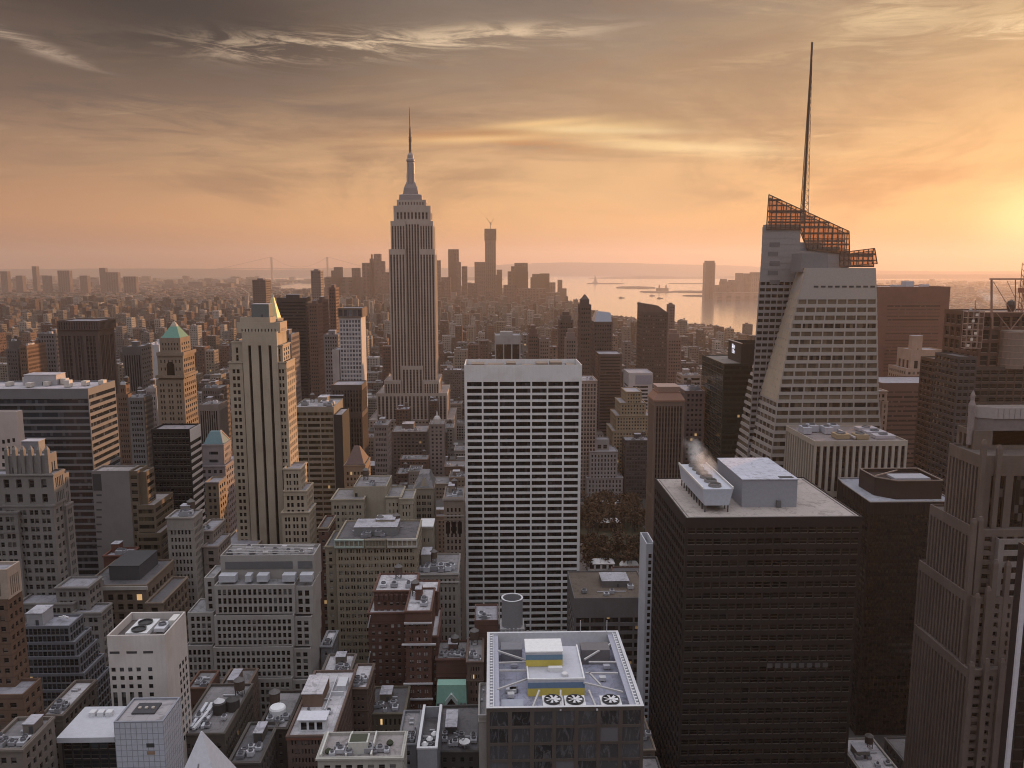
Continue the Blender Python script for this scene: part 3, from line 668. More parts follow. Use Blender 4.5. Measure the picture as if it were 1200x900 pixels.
for i_ in range(9):
    k = i_ / 8; m = MB(); xq = X0 + 5 + k * 18; m.beam((xq, Yd + 11.3, zt - 4.4), (xq, Yd + 11.3, zt - .2), .18); b.add('fin', m, plain((.3, .27, .27)), ic)
for (qx, qy, yq) in ((1141, 612, 292.4), (1149, 610, 292.4), (1166, 660, 290.2), (1181, 662, 290.2), (1145, 700, 288.9), (1158, 692, 288.9), (1153, 520, 297.4), (1171, 526, 297.4), (1138, 780, 284.4), (1156, 776, 284.4), (1174, 776, 284.4), (1192, 776, 284.4)):      # pier heads standing on the shoulders
    xq, zq = P(qx, qy, yq); m = MB(); m.box(xq - .95, xq + .95, yq - .9, yq + .55, max(0, zq - 62), zq, True); m.sq(xq, yq - .2, [(.95, .7, zq), (.5, .4, zq + 1.6)]); b.add('pier', m, deco)
m = MB(); xq, zq = P(1140, 466, Yd + 14); m.cyl(xq, Yd + 14, [(1.0, z), (1.3, zq - 3), (.7, zq - 1), (.9, zq + 1), (.1, zq + 3)], 10); b.add('finial', m, plain((.26, .22, .22)))
# pale-edged slab in the corner of the frame
b = new('edge', 'narrow dark slab with a bright pale corner strip in front of the brown pier tower', 'the pale-edged slab', name='office_tower', wall=wall_mat((.03, .028, .032), .4), glass=g_black)
X0, z1 = P(1203, 640, 215); X1, _ = P(1290, 640, 215)
b.tier(0, 0, 0, 215, 3.5, world=(X0, X1, 0, z1), st=S(nx=4, ch=3.8, wf=.9, hf=.8, mx=1.6, mt=1, rec=.2))
m = MB(); m.box(X0 - .5, X0 + .7, 214.2, 214.96, 0, z1 + 1, True); b.add('corner_strip', m, plain((.62, .6, .66)))
m = MB(); m.box(X0 + 5.2, X0 + 6.2, 214.2, 214.96, 0, z1 + 1, True); b.add('corner_strip', m, plain((.5, .49, .55)))

# tower under scaffolding
b = new('scaf', 'dark unfinished tower wrapped in scaffolding with a hoist frame, tank and crane mast on top', 'the scaffolded tower', name='unfinished_tower', wall=wall_mat((.075, .058, .055), .7, .4), glass=g_dark, roof=dkr)
b.tier(1140, 1290, 430, 480, 60, st=S(cw=5, ch=4.2, wf=.8, hf=.6, mx=1, mt=1.5, rec=.6))
b.tier(1150, 1290, 366, 486, 40, yb=430, st=S(cw=6, ch=9, wf=.7, hf=.7, mx=1, mt=2, rec=.8), wall=wall_mat((.11, .065, .055), .7, .4))
X0, X1, Y0, Y1, z = b.last
sm = plain((.34, .25, .22)); Xs, zs = P(1134, 365, 479); Xe, _ = P(1153, 365, 479); zb = P(1134, 408, 479)[1]
m = MB()
for i in range(4):
    for y_ in (478.4, 483): m.beam((Xs + (Xe - Xs) * i / 3, y_, zb), (Xs + (Xe - Xs) * i / 3, y_, zs + 1), .28)
for k in range(7):
    zz = zb + (zs - zb) * k / 6
    for y_ in (478.4, 483): m.beam((Xs, y_, zz), (Xe, y_, zz), .3)
    m.box(Xs, Xe, 478.6, 482.8, zz - .3, zz - .1, True)
b.add('scaffold', m, sm)
m = MB()
for k in range(7):
    zz = zb + (zs - zb) * k / 6 + .9; m.box(Xs + .5 + (k % 3) * 2, Xs + 2.2 + (k % 3) * 2, 478.1, 478.25, zz, zz + 1.6, True)
b.add('scaffold_sheet', m, plain((.7, .62, .56)))
def bx(px, py): x, zz = P(px, py, 484); return (x, 484, zz)
for (p, q, t_) in (((1162, 372), (1162, 328), .9), ((1160, 327), (1212, 327), .9), ((1164, 330), (1186, 366), .3), ((1180, 329), (1190, 350), .25), ((1190, 365), (1190, 328), .5), ((1163, 385), (1163, 366), .8), ((1162, 366), (1215, 366), .8), ((1168, 367), (1184, 387), .5), ((1184, 387), (1200, 367), .5), ((1143, 365), (1143, 352), .3)):
    m = MB(); m.beam(bx(*p), bx(*q), t_); b.add('hoist_beam', m, plain((.28, .17, .14)))
m = MB(); xk, zk = P(1187, 420, 482); zt = P(1187, 388, 482)[1]; m.cyl(xk, 484.2, [(7, zk - 6), (7, zt), (6.4, zt + .6)], 20)
ik = b.add('silo_tank', m, plain((.20, .15, .13)))
for k in range(6):
    m = MB(); zz = zk - 4 + (zt - zk + 3) * k / 5; m.cyl(xk, 484.2, [(7.12, zz), (7.22, zz + .3), (7.12, zz + .6)], 20, top=False); b.add('tank_hoop', m, plain((.26, .19, .16)), ik)
m = MB(); xm, zm = P(1197, 366, 492); _, zt = P(1197, 308, 492)
for sx in (-1.3, 1.3):
    for sy in (-1.3, 1.3): m.beam((xm + sx, 492 + sy, zm), (xm + sx, 492 + sy, zt), .3)
for k in range(9):
    za, zc = zm + (zt - zm) * k / 9, zm + (zt - zm) * (k + 1) / 9
    m.beam((xm - 1.3, 490.7, za), (xm + 1.3, 490.7, zc), .22); m.beam((xm + 1.3, 493.3, za), (xm - 1.3, 493.3, zc), .22); m.beam((xm - 1.3, 490.7, zc), (xm + 1.3, 490.7, zc), .2)
m.box(xm - 2.2, xm + 2.2, 490, 494, zm + 12, zm + 15, True); b.add('crane_mast', m, plain((.30, .13, .09)))
m = MB(); xq, zq = P(1185, 357, 488); m.cyl(xq, 488, [(1.2, z), (2.3, zq - 1.5), (2.6, zq), (2.0, zq + 2), (.5, zq + 3)], 12); b.add('ball_tank', m, plain((.06, .05, .05)))
b.tier(1124, 1146, 418, 470, 26, st=S(cw=4, ch=4, wf=.7, hf=.5, mx=.6, mt=1, rec=.5), wall=wall_mat((.07, .062, .066), .6, .3), wn='side_wall')
STEAM2 = [(*[P(1168, 362, 500)[0]], 500, P(1168, 360, 500)[1], 5.0), (P(1176, 352, 503)[0], 503, P(1176, 351, 503)[1], 4.0)]

# faceted glass tower with the spire
b = new('spire', 'faceted pale glass tower with a sloping lattice crown and a long thin spire', 'the faceted spire tower', name='glass_tower', cat='skyscraper', wall=plain((.40, .36, .34), .45), glass=glass_mat((.016, .014, .014), .5, (.17, .135, .10), 0, .1, cell=2.1), roof=roof_mat((.25, .25, .27)))
Yb_, Yf_ = 552., 520.
def interp(tab, z):
    return float(np.interp(z, [t_[1] for t_ in tab], [t_[0] for t_ in tab]))
def tabl(pts, Y): return sorted([P(px, py, Y) for px, py in pts], key=lambda t_: t_[1])
tL = tabl([(892, 300), (875, 545), (862, 700)], Yb_); tC = tabl([(935, 312), (892, 455), (876, 545), (862, 700)], Yb_)
tF = tabl([(944, 314), (927, 383), (911, 468), (902, 545), (890, 700)], Yf_); tR = tabl([(1027, 306), (1030, 465), (1036, 545), (1040, 700)], Yf_)
zf_top = P(980, 314, Yf_)[1]; zb_top = P(940, 266, Yb_)[1]; XR = P(996, 290, Yb_)[0]
slab, glz, low_ = MB(), [], []
fh = 5.2; z = 0.0; k = 0; mull = MB()
zl = zf_top - 16
while z < zl - fh:
    def ring(zz, ins):
        c_, f_, r_ = interp(tC, zz), interp(tF, zz), interp(tR, zz)
        return [(c_ + ins * 1.2, Yb_ - .5, zz), (f_ + ins * .6, Yf_ + ins, zz), (r_ - ins, Yf_ + ins, zz), (r_ - ins, Yf_ + 62, zz), (c_ + ins * 1.2, Yf_ + 62, zz)]
    slab.loft([ring(z, 0), ring(z + fh * .42, 0)], True)
    g_ = MB(); g_.loft([ring(z + fh * .42, .55), ring(z + fh, .55)], False, False); glz.append(g_)
    f_, r_ = interp(tF, z + fh * .7), interp(tR, z + fh * .7); n_ = 8
    for q in range(n_ + 1):
        xq = f_ + (r_ - f_) * q / n_; xq = min(max(xq, f_ + .45), r_ - .45); mull.box(xq - .42, xq + .42, Yf_ + .05, Yf_ + .7, z + fh * .42, z + fh, False)
    c_ = interp(tC, z + fh * .7)
    for q in range(1, 5):
        tq = q / 5; mull.box(f_ + (c_ - f_) * tq - .35 + .2, f_ + (c_ - f_) * tq + .35 + .2, Yf_ + (Yb_ - Yf_) * tq + .1, Yf_ + (Yb_ - Yf_) * tq + .6, z + fh * .42, z + fh, False)
    z += fh; k += 1
slab.loft([ring(z, 0), ring(zf_top, .3)], True)
b.add('spandrel', slab, b.wall)
for g_ in glz[-40:]: b.add('window_band', g_, b.glass)
rest = MB()
for g_ in glz[:-40]:
    for v in range(len(g_.V)): rest.quads(g_.V[v].reshape(-1, 4, 3))
if rest.n: b.add('glazing', rest, b.glass, kind='stuff')
b.add('mullion', mull, b.wall, kind='stuff')
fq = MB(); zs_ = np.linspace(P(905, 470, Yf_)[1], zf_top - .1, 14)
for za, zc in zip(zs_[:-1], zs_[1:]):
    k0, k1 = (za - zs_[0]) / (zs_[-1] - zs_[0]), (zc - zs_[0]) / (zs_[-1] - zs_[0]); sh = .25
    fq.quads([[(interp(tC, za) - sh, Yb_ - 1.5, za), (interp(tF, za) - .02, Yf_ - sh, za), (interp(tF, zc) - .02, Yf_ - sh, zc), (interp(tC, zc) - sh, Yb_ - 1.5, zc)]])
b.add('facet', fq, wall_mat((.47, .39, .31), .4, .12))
for k in range(5):
    x_, z_ = P(902 - (k % 2) * 2, 284 + k * 11, Yb_ - .1); m = MB(); m.box(x_, x_ + 7, Yb_ - .12, Yb_ + .02, z_ - 3, z_, True); b.add('louvre', m, plain((.15, .145, .155)))
# parapet slots near the top of the front crystal
m = MB()
for q in range(9):
    xq = interp(tF, zf_top) + 6 + q * 4.6; m.box(xq, xq + 3.0, Yf_ - .06, Yf_ + .02, zf_top - 12.5, zf_top - 11.3, True)
b.add('louvre', m, dkm)
m = MB(); x0q, zq0 = P(1020, 322, Yf_); m.quads([[(x_, Yf_ - .08, zz) for x_, zz in (P(1029, 320, Yf_ - .08), P(1029.4, 378, Yf_ - .08), P(987, 378, Yf_ - .08), P(1012, 330, Yf_ - .08))][::-1]])
# rear crystal
zz0 = 0.0; back, bgl = MB(), []
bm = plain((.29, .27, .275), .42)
z = 0.0
XR2 = P(938, 280, Yb_)[0]; zmid = P(960, 294, Yb_)[1]
while z < zb_top - 4.2:
    def rg(zz, ins):
        l_ = interp(tL, zz); XR_ = XR if z < zmid else XR2; return [(l_ + ins, Yb_ + ins, zz), (XR_ - ins, Yb_ + ins, zz), (XR_ - ins, Yb_ + 40, zz), (l_ * 1.08 + ins, Yb_ + 40, zz)]
    back.loft([rg(z, 0), rg(z + 2.0, 0)], True); g_ = MB()
    if z > P(900, 335, Yb_)[1]: back.loft([rg(z + 2.0, .12), rg(z + 4.2, .12)], False, False); z += 4.2; continue
    g_.loft([rg(z + 2.0, .5), rg(z + 4.2, .5)], False, False); bgl.append(g_)
    l_ = interp(tL, z + 3)
    for q in range(8): back.box(l_ + .1 + q * 4.2, l_ + .8 + q * 4.2, Yb_ + .08, Yb_ + .7, z + 2.0, z + 4.2, False)
    z += 4.2
back.loft([rg(z, 0), rg(zb_top, 0)], True)
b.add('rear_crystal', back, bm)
for g_ in bgl[-36:]: b.add('window_band', g_, band_of(g_dark))
rest = MB()
for g_ in bgl[:-36]:
    for v in range(len(g_.V)): rest.quads(g_.V[v].reshape(-1, 4, 3))
b.add('glazing', rest, band_of(g_dark), kind='stuff')
# crown screens: lattice of bars with thin amber-tinted glass
mt_, n_, bs_, out_ = base_mat('screen_glass')
tb = n_.new('ShaderNodeBsdfTransparent'); tb.inputs[0].default_value = (.72, .50, .33, 1); gb = n_.new('ShaderNodeBsdfGlossy'); gb.inputs[0].default_value = (.7, .7, .7, 1); gb.inputs['Roughness'].default_value = .1
ms = n_.new('ShaderNodeMixShader'); ms.inputs[0].default_value = .2; n_.put(ms.inputs[1], tb.outputs[0]); n_.put(ms.inputs[2], gb.outputs[0]); n_.put(out_.inputs[0], ms.outputs[0])
bars = plain((.10, .055, .04), .6)
def screen(pts, Y, nx, nz, name='crown_screen'):
    w_ = [P(px, py, Y) for px, py in pts]; xs = [q[0] for q in w_]
    def span(x):          # z extent of the outline at x
        zs = []
        for i in range(len(w_)):
            (xa, za), (xb, zb_) = w_[i], w_[(i + 1) % len(w_)]
            if min(xa, xb) - 1e-6 <= x <= max(xa, xb) + 1e-6:
                zs += [za, zb_] if abs(xa - xb) < 1e-4 else [za + (zb_ - za) * (x - xa) / (xb - xa)]
        return min(zs), max(zs)
    m = MB(); x0, x1 = min(xs), max(xs)
    for i in range(nx + 1):
        x = x0 + (x1 - x0) * i / nx; a, c_ = span(min(max(x, x0 + .01), x1 - .01))
        if c_ - a > .3: m.beam((x, Y, a), (x, Y, c_), .5)
    zmin, zmax = min(q[1] for q in w_), max(q[1] for q in w_)
    for k in range(nz + 1):
        zz = zmin + (zmax - zmin) * k / nz; ok = [x for x in np.linspace(x0, x1, 60) if span(x)[0] - .1 <= zz <= span(x)[1] + .1]
        if len(ok) > 2: m.beam((ok[0], Y, zz), (ok[-1], Y, zz), .7 if k % 2 else 1.3)
    for i in range(len(w_)): m.beam((w_[i][0], Y, w_[i][1]), (w_[(i + 1) % len(w_)][0], Y, w_[(i + 1) % len(w_)][1]), .55)
    i_ = b.add(name, m, bars)
    g_ = MB(); g_.poly([(x, Y + .1, zz) for x, zz in w_]); b.add('screen_pane', g_, mt_, i_)
screen([(898, 269), (901, 228), (995, 271), (996, 312), (985, 312), (984, 297), (946, 292), (939, 269)], Yb_ - .4, 18, 13)
screen([(902, 232), (990, 273), (990, 299), (946, 293), (938, 272), (902, 270)], Yb_ + 14, 11, 8)
screen([(984, 296), (1025, 291), (1028, 309), (984, 312)], Yf_ + 8, 8, 3)
screen([(984, 299), (1022, 294), (1024, 312), (984, 312)], Yf_ + 22, 6, 3)
X_, z_ = P(940, 250, Yb_ + 20)
for (a0, b0, a1, b1) in ((899, 263, 938, 268), (936, 284, 962, 292), (945, 289, 983, 295), (960, 296, 994, 312)):     # plant levels behind the screen
    xa, za = P(a0, b0, Yb_ + 2); xb, zb_ = P(a1, b1, Yb_ + 2); m = MB(); m.box(xa, xb, Yb_ + 1, Yb_ + 13 - (b0 % 5), zb_ - 1, za, True); b.add('plant_level', m, plain((.26, .255, .28)))
xa, za = P(936, 297, Yf_ + 10); xb, zb_ = P(968, 313, Yf_ + 10); m = MB(); m.loft([[(xa, Yf_ + 6, zb_ - 3), (xb, Yf_ + 6, zb_ - 3), (xb, Yf_ + 24, zb_ - 3), (xa, Yf_ + 24, zb_ - 3)], [(xa + 1, Yf_ + 6, za), (xb - 1, Yf_ + 6, za), (xb - 1, Yf_ + 24, za), (xa + 1, Yf_ + 24, za)]], True); b.add('gantry_house', m, plain((.19, .185, .2)))
m = MB(); s0 = P(941, 262, Yb_ + 18); s1 = P(949.5, 55, Yb_ + 18); ys = Yb_ + 18; lv = 26
for k in range(lv):
    t0_, t1_ = k / lv, (k + 1) / lv; r0, r1 = 2.6 * (1 - t0_) + .35, 2.6 * (1 - t1_) + .35; za, zc = s0[1] + (s1[1] - s0[1]) * t0_, s0[1] + (s1[1] - s0[1]) * t1_
    cn = [(-1, -.6), (1, -.6), (0, 1.1)]
    for i in range(3):
        (ax, ay_), (bx_, by_) = cn[i], cn[(i + 1) % 3]
        m.beam((s0[0] + ax * r0, ys + ay_ * r0, za), (s0[0] + ax * r1, ys + ay_ * r1, zc), .42 - .2 * t0_)
        m.beam((s0[0] + ax * r0, ys + ay_ * r0, za), (s0[0] + bx_ * r1, ys + by_ * r1, zc), .28)
        m.beam((s0[0] + ax * r1, ys + ay_ * r1, zc), (s0[0] + bx_ * r1, ys + by_ * r1, zc), .24)
m.beam((s0[0], ys, s0[1]), (s0[0], ys, s1[1] + 3), 1.0, 6)
b.add('spire', m, plain((.085, .06, .05), .6))
b.foot(P(893, 300, Yb_)[0], XR, Yb_, Yb_ + 40, 0, zb_top); b.foot(P(915, 400, Yf_)[0], P(1035, 400, Yf_)[0], Yf_, Yf_ + 62, 0, zf_top)
BOXES.append((b.id, *[P(900, 230, Yb_)[0], XR], Yb_, Yb_ + 40, zb_top, P(950, 252, Yb_)[1]))

# low stepped stone block at the foot of the spire tower
b = new('spfoot', 'pale stepped stone block tucked against the faceted spire tower', 'the stepped stone block', wall=wall_mat((.36, .31, .28)), glass=g_std)
b.tier(1026, 1040, 458, 585, 12, st=S(cw=4, ch=4.2, wf=.5, hf=.55)); b.tier(1034, 1041, 470, 583.2, 16, st=S(cw=4, ch=4.2, wf=.5, hf=.55))

# reddish slab and friends far right
b = new('redbox', 'big plain red-brown slab tower glowing in the sunset haze', 'the red-brown slab', name='office_tower', wall=wall_mat((.17, .085, .07), .6, .15), glass=glass_mat((.125, .065, .055), .1, (.16, .10, .09), 0, .3))
b.tier(1031, 1114, 336, 800, 60, st=S(nx=1, ch=3.4, wf=.97, hf=.4, mx=8, mt=14, rec=.12)); b.unit(b.last[0] + 34, b.last[0] + 42, 815, 825, 6, fan=False); b.unit(b.last[0] + 20, b.last[0] + 27, 812, 820, 2.5, fan=False); b.unit(b.last[0] + 50, b.last[0] + 56, 812, 820, 3, fan=False)
b = new('redlow', 'lower red-brown block with faint rows of windows in front of the red-brown slab', 'the low red-brown block', name='office_block', wall=wall_mat((.13, .075, .065), .65, .15), glass=glass_mat((.06, .04, .04), .12, (.2, .13, .12), 0, .25))
b.tier(1034, 1113, 449, 690, 45, st=S(nx=1, ch=4.2, wf=.96, hf=.4, mx=2, mt=6, rec=.25))
b = new('hotel', 'pale stepped hotel tower with tall arched openings before the red-brown slab', 'the pale stepped hotel', name='hotel_tower', wall=wall_mat((.36, .25, .2)), glass=glass_mat((.07, .05, .045), .1))
b.tier(1068, 1106, 410, 742, 26, st=S(nx=4, ny=2, wf=.5, hf=.7, mx=2, mt=4, mb=60, rec=.6)); b.tier(1062, 1112, 432, 738, 34, st=S(nx=9, ch=5, wf=.5, hf=.5, rec=.4)); b.hut(b.last[0] + 10, b.last[0] + 20, 750, 756, 14, z=P(1080, 412, 742)[1])
# ================= middle
b = new('grace', 'tall white slab with a wide grid of black windows and a blank top band', 'the white grid slab', name='office_tower', wall=wall_mat((.78, .762, .78), .5, .12, streak=1.0), glass=glass_mat((.006, .006, .007), .12, (.06, .06, .065), 0, .08), roof=roof_mat((.2, .19, .2)))
b.tier(544, 682, 428, 520, 34, st=S(nx=7, ch=4.47, wf=.90, hf=.60, mx=1.2, mt=10.2, rec=.9, pn='window'), par=3.2)
X0, X1, Y0, Y1, z = b.last
for (a, c_, h) in ((.06, .17, 3.0), (.2, .34, 2.4), (.36, .44, 3.6), (.5, .6, 1.6), (.62, .72, 3.2), (.74, .84, 3.8), (.88, .95, 2.2)): b.unit(X0 + (X1 - X0) * a, X0 + (X1 - X0) * c_, Y0 + 9, Y0 + 20, h, plain((.22, .18, .15)), fan=False)
b = new('round', 'round open steel water drum on a stubby pale base behind the fans', 'the round drum', name='water_drum', cat='tank', wall=wall_mat((.3, .3, .32)))
Yr = 330; xr, zr = P(600.5, 714, Yr); rr = P(613, 714, Yr)[0] - xr; zt = P(600, 706, Yr)[1]; zb = P(600, 727, Yr)[1]
m = MB(); m.cyl(xr, Yr + rr, [(rr, zb - 4), (rr, zt), (rr * .9, zt), (rr * .9, zt - 6), (.1, zt - 6)], 28, False, False); b.add('drum', m, plain((.23, .23, .25)))
m = MB(); m.cyl(xr, Yr + rr, [(rr * .99, zt + .02), (rr * 1.04, zt + .4), (rr * .88, zt + .4), (rr * .9, zt + .02)], 28, False, False); b.add('rim', m, plain((.62, .62, .66)))
m = MB(); m.box(xr - rr * 1.15, xr + rr * 1.15, Yr, Yr + rr * 2.2, 0, zb - 4.1, True); b.add('base', m, wall_mat((.34, .33, .34)))
for q in range(6):
    m = MB(); m.box(xr - rr * 1.1 + q * rr * .38, xr - rr * 1.1 + q * rr * .38 + .7, Yr - .5, Yr - .02, zb - 12, zb - 3.5, True); b.add('bracket', m, plain((.42, .42, .45)))
b.foot(xr - rr * 1.2, xr + rr * 1.2, Yr, Yr + rr * 2.2, 0, zt)
b = new('rbrick', 'red-brown brick stub beside the round drum', 'the brick stub', name='brick_block', wall=wall_mat(BRICK, brick=1)); b.tier(556, 584, 727, 345, 18, st=S(cw=5, ch=4, wf=.35, hf=.4, mt=8)); b.clutter(2, 0, 0)
b = new('lowgrey', 'low grey block with a long blank parapet between the white slab and the fin', 'the low grey block', name='office_block', wall=wall_mat((.16, .15, .155)), glass=g_lit, roof=roof_mat((.13, .1, .08)))
b.tier(673, 762, 701, 440, 42, st=S(cw=8.5, ch=5, wf=.8, hf=.55, mt=11, rec=.5, mx=.8)); b.clutter(4, 0, 1, 3)
b = new('whitefin', 'thin bright white fin tower standing against the black tower', 'the white fin', name='slab_tower', wall=wall_mat((.60, .61, .68), .5, .08), glass=g_dark)
Yw = 400; X0, z1 = P(757.5, 637, Yw); X1 = P(767, 637, Yw)[0]
b.tier(0, 0, 0, Yw, 18, world=(X0, X1, 0, z1), st=S(nx=1, ch=3.6, wf=.5, hf=.6, mx=.6, mt=5, rec=.5), sd=None, par=4)
b = new('green', 'dark green glass tower with a white sign on its rooftop box', 'the green glass tower', name='office_tower', wall=wall_mat((.026, .036, .032), .3, .2), glass=glass_mat((.016, .026, .022), .12, (.05, .07, .055), .004, .1, lite=.6), roof=roof_mat((.2, .18, .17)))
Yg = 600
b.tier(848, 905, 426, Yg, 62, st=S(nx=1, ch=4.1, wf=.97, hf=.55, mx=.6, mt=1, rec=.3), sd=S(nx=14, ch=4.1, wf=.9, hf=.86, mx=.6, mt=1, rec=.12))
X0, X1, Y0, Y1, z = b.last
p0, pz = P(869, 403, Yg + 8); p1, _ = P(905, 403, Yg + 8)
m = MB(); pd = 34
for (xa, xb, ya, yb_) in ((p0, p1, Yg + 8, Yg + 8.6), (p0, p0 + .6, Yg + 8.62, Yg + 8 + pd), (p0 + .62, p1, Yg + 7.4 + pd, Yg + 8 + pd)): m.box(xa, xb, ya, yb_, z - 3, pz, True)
ir = b.add('rooftop_box', m, wall_mat((.045, .04, .038), .5))
m = MB(); m.box(p0 - .2, p0 + .8, Yg + 7.8, Yg + 8 + pd, pz + .01, pz + .5, True); b.add('coping', m, plain((.55, .45, .4)), ir)
def sign(text, size, loc, rot, parent_at):
    cu = bpy.data.curves.new('sign_lettering', 'FONT'); cu.body = text; cu.size = size; cu.extrude = .12; cu.align_x = 'CENTER'; cu.space_line = .8; cu.offset = .08
    cu.materials.append(plain((.85, .85, .95), .5, emit=.55)); ob = bpy.data.objects.new('sign_lettering', cu); COL.objects.link(ob); ob.location = loc; ob.rotation_euler = rot
    me = bpy.data.meshes.new_from_object(ob); o2 = bpy.data.objects.new('sign_lettering', me); COL.objects.link(o2); o2.location = loc; o2.rotation_euler = rot; bpy.data.objects.remove(ob); return o2
SIGNS = [(b, sign('Met\nLife', 4.8, (p0 - .2, Yg + 8 + pd * .58, pz - 5.2), (R(90), 0, R(-90)), []))]
b = new('beigebox', 'dull pink office block with a glassy penthouse left of the green glass tower', 'the dull pink block', wall=wall_mat((.19, .14, .135)), glass=g_std); b.tier(803, 826, 458, 640, 40, st=S(cw=3, ch=4, wf=.5, hf=.5)); b.clutter(4, 1, 0, 2, 1.6)
b = new('cappier', 'brown tower of vertical piers under a copper-brown crown', 'the copper-crowned tower', name='office_tower', wall=wall_mat((.19, .14, .12), .7, .15), glass=glass_mat((.025, .018, .018), 0, (.08, .06, .055), 0, .2, floor=4), roof=roof_mat((.24, .13, .09)))
Yc = 600
b.tier(767, 802, 471, Yc, 24, st=S(nx=9, ny=2, wf=.55, hf=.95, mx=1.2, mt=1.5, rec=.9), sd=S(nx=6, ny=2, wf=.45, hf=.95, mx=2, mt=1.5, rec=.9))
X0, X1, Y0, Y1, z = b.last; m = MB(); cxm, cym = (X0 + X1) / 2, (Y0 + Y1) / 2; hx, hy = (X1 - X0) / 2, (Y1 - Y0) / 2
m.sq(cxm, cym, [(hx + .6, hy + .6, z + 1), (hx + .6, hy + .6, z + 2.2), (hx - 2.5, hy - 2.5, z + 7), (hx - 2.5, hy - 2.5, z + 8.2)]); i = b.add('copper_crown', m, plain((.26, .14, .10)))
m = MB(); m.sq(cxm, cym, [(hx - 3.4, hy - 3.4, z + 8.2), (hx - 2.6, hy - 2.6, z + 12)]); b.add('crown_rim', m, plain((.38, .26, .22)), i)
b = new('whitelouv', 'white tower with a blank top panel and ribbon windows behind the tan wedding-cake block', 'the white ribbon tower', name='office_tower', wall=wall_mat((.46, .44, .46), .6, .1), glass=g_blue)
b.tier(737, 765, 437, 960, 40, st=S(nx=1, ch=4.4, wf=.72, hf=.5, mx=3, mt=15, rec=.4)); m = MB(); X0, X1, Y0, Y1, z = b.last; m.box(X0 + 8, X1 - 1, Y0 - .3, Y0 - .02, z - 13, z - 2, True); b.add('blank_panel', m, plain((.27, .27, .33)))
b = new('wedding', 'tan wedding-cake block of stepped setbacks left of the copper-crowned tower', 'the tan setback block', wall=wall_mat((.30, .24, .17)), glass=g_std); st = S(cw=3.2, ch=3.8, wf=.45, hf=.5)
for (a, c_, y, dy) in ((734, 752, 459, 0), (727, 757, 472, -3), (722, 764, 487, -6), (718, 766, 505, -9)): b.tier(a, c_, y, 880 + dy, 34 - dy * 1.5, st=st)
b = new('stripeL', 'slim pale-ribbed tower right beside the white grid slab', 'the slim ribbed tower', wall=wall_mat((.32, .26, .24)), glass=glass_mat((.05, .03, .028), .1, floor=4.0)); b.tier(680, 700, 446, 850, 40, st=S(nx=5, ch=4.4, wf=.6, hf=.6, mx=1, mt=3, rec=.6)); b.clutter(2, 0, 0, 1, 1.4)
b = new('greyst', 'pale grey trapezoid office block with a square vent tower beside the park', 'the trapezoid block', wall=wall_mat((.28, .265, .275)), glass=g_std); b.tier(691, 724, 529, 845, 34, st=S(nx=8, ch=4.6, wf=.42, hf=.6, mt=3)); b.tier(698, 714, 515, 853, 14, yb=529, st=S(nx=2, ny=1, wf=.6, hf=.4, mt=3)); b.tier(688, 730, 560, 842, 40, st=S(nx=10, ch=4.6, wf=.42, hf=.6, mt=2))
b = new('blkgl', 'blue-black glass block beside the park below the tan setbacks', 'the blue-black block', wall=wall_mat((.06, .06, .066)), glass=g_blue); b.tier(733, 762, 516, 850, 24, st=S(cw=3, ch=4.2, wf=.7, hf=.6)); b.clutter(4, 1, 1, 9, 1.3)
b = new('dpurp', 'plain dark mauve slab standing behind the trapezoid block', 'the dark mauve slab', name='slab_tower', wall=wall_mat((.085, .066, .07), .6, .2), glass=g_dark); b.tier(702, 729, 415, 1010, 40, st=S(nx=1, ch=4, wf=.95, hf=.4, mt=2, rec=.2))
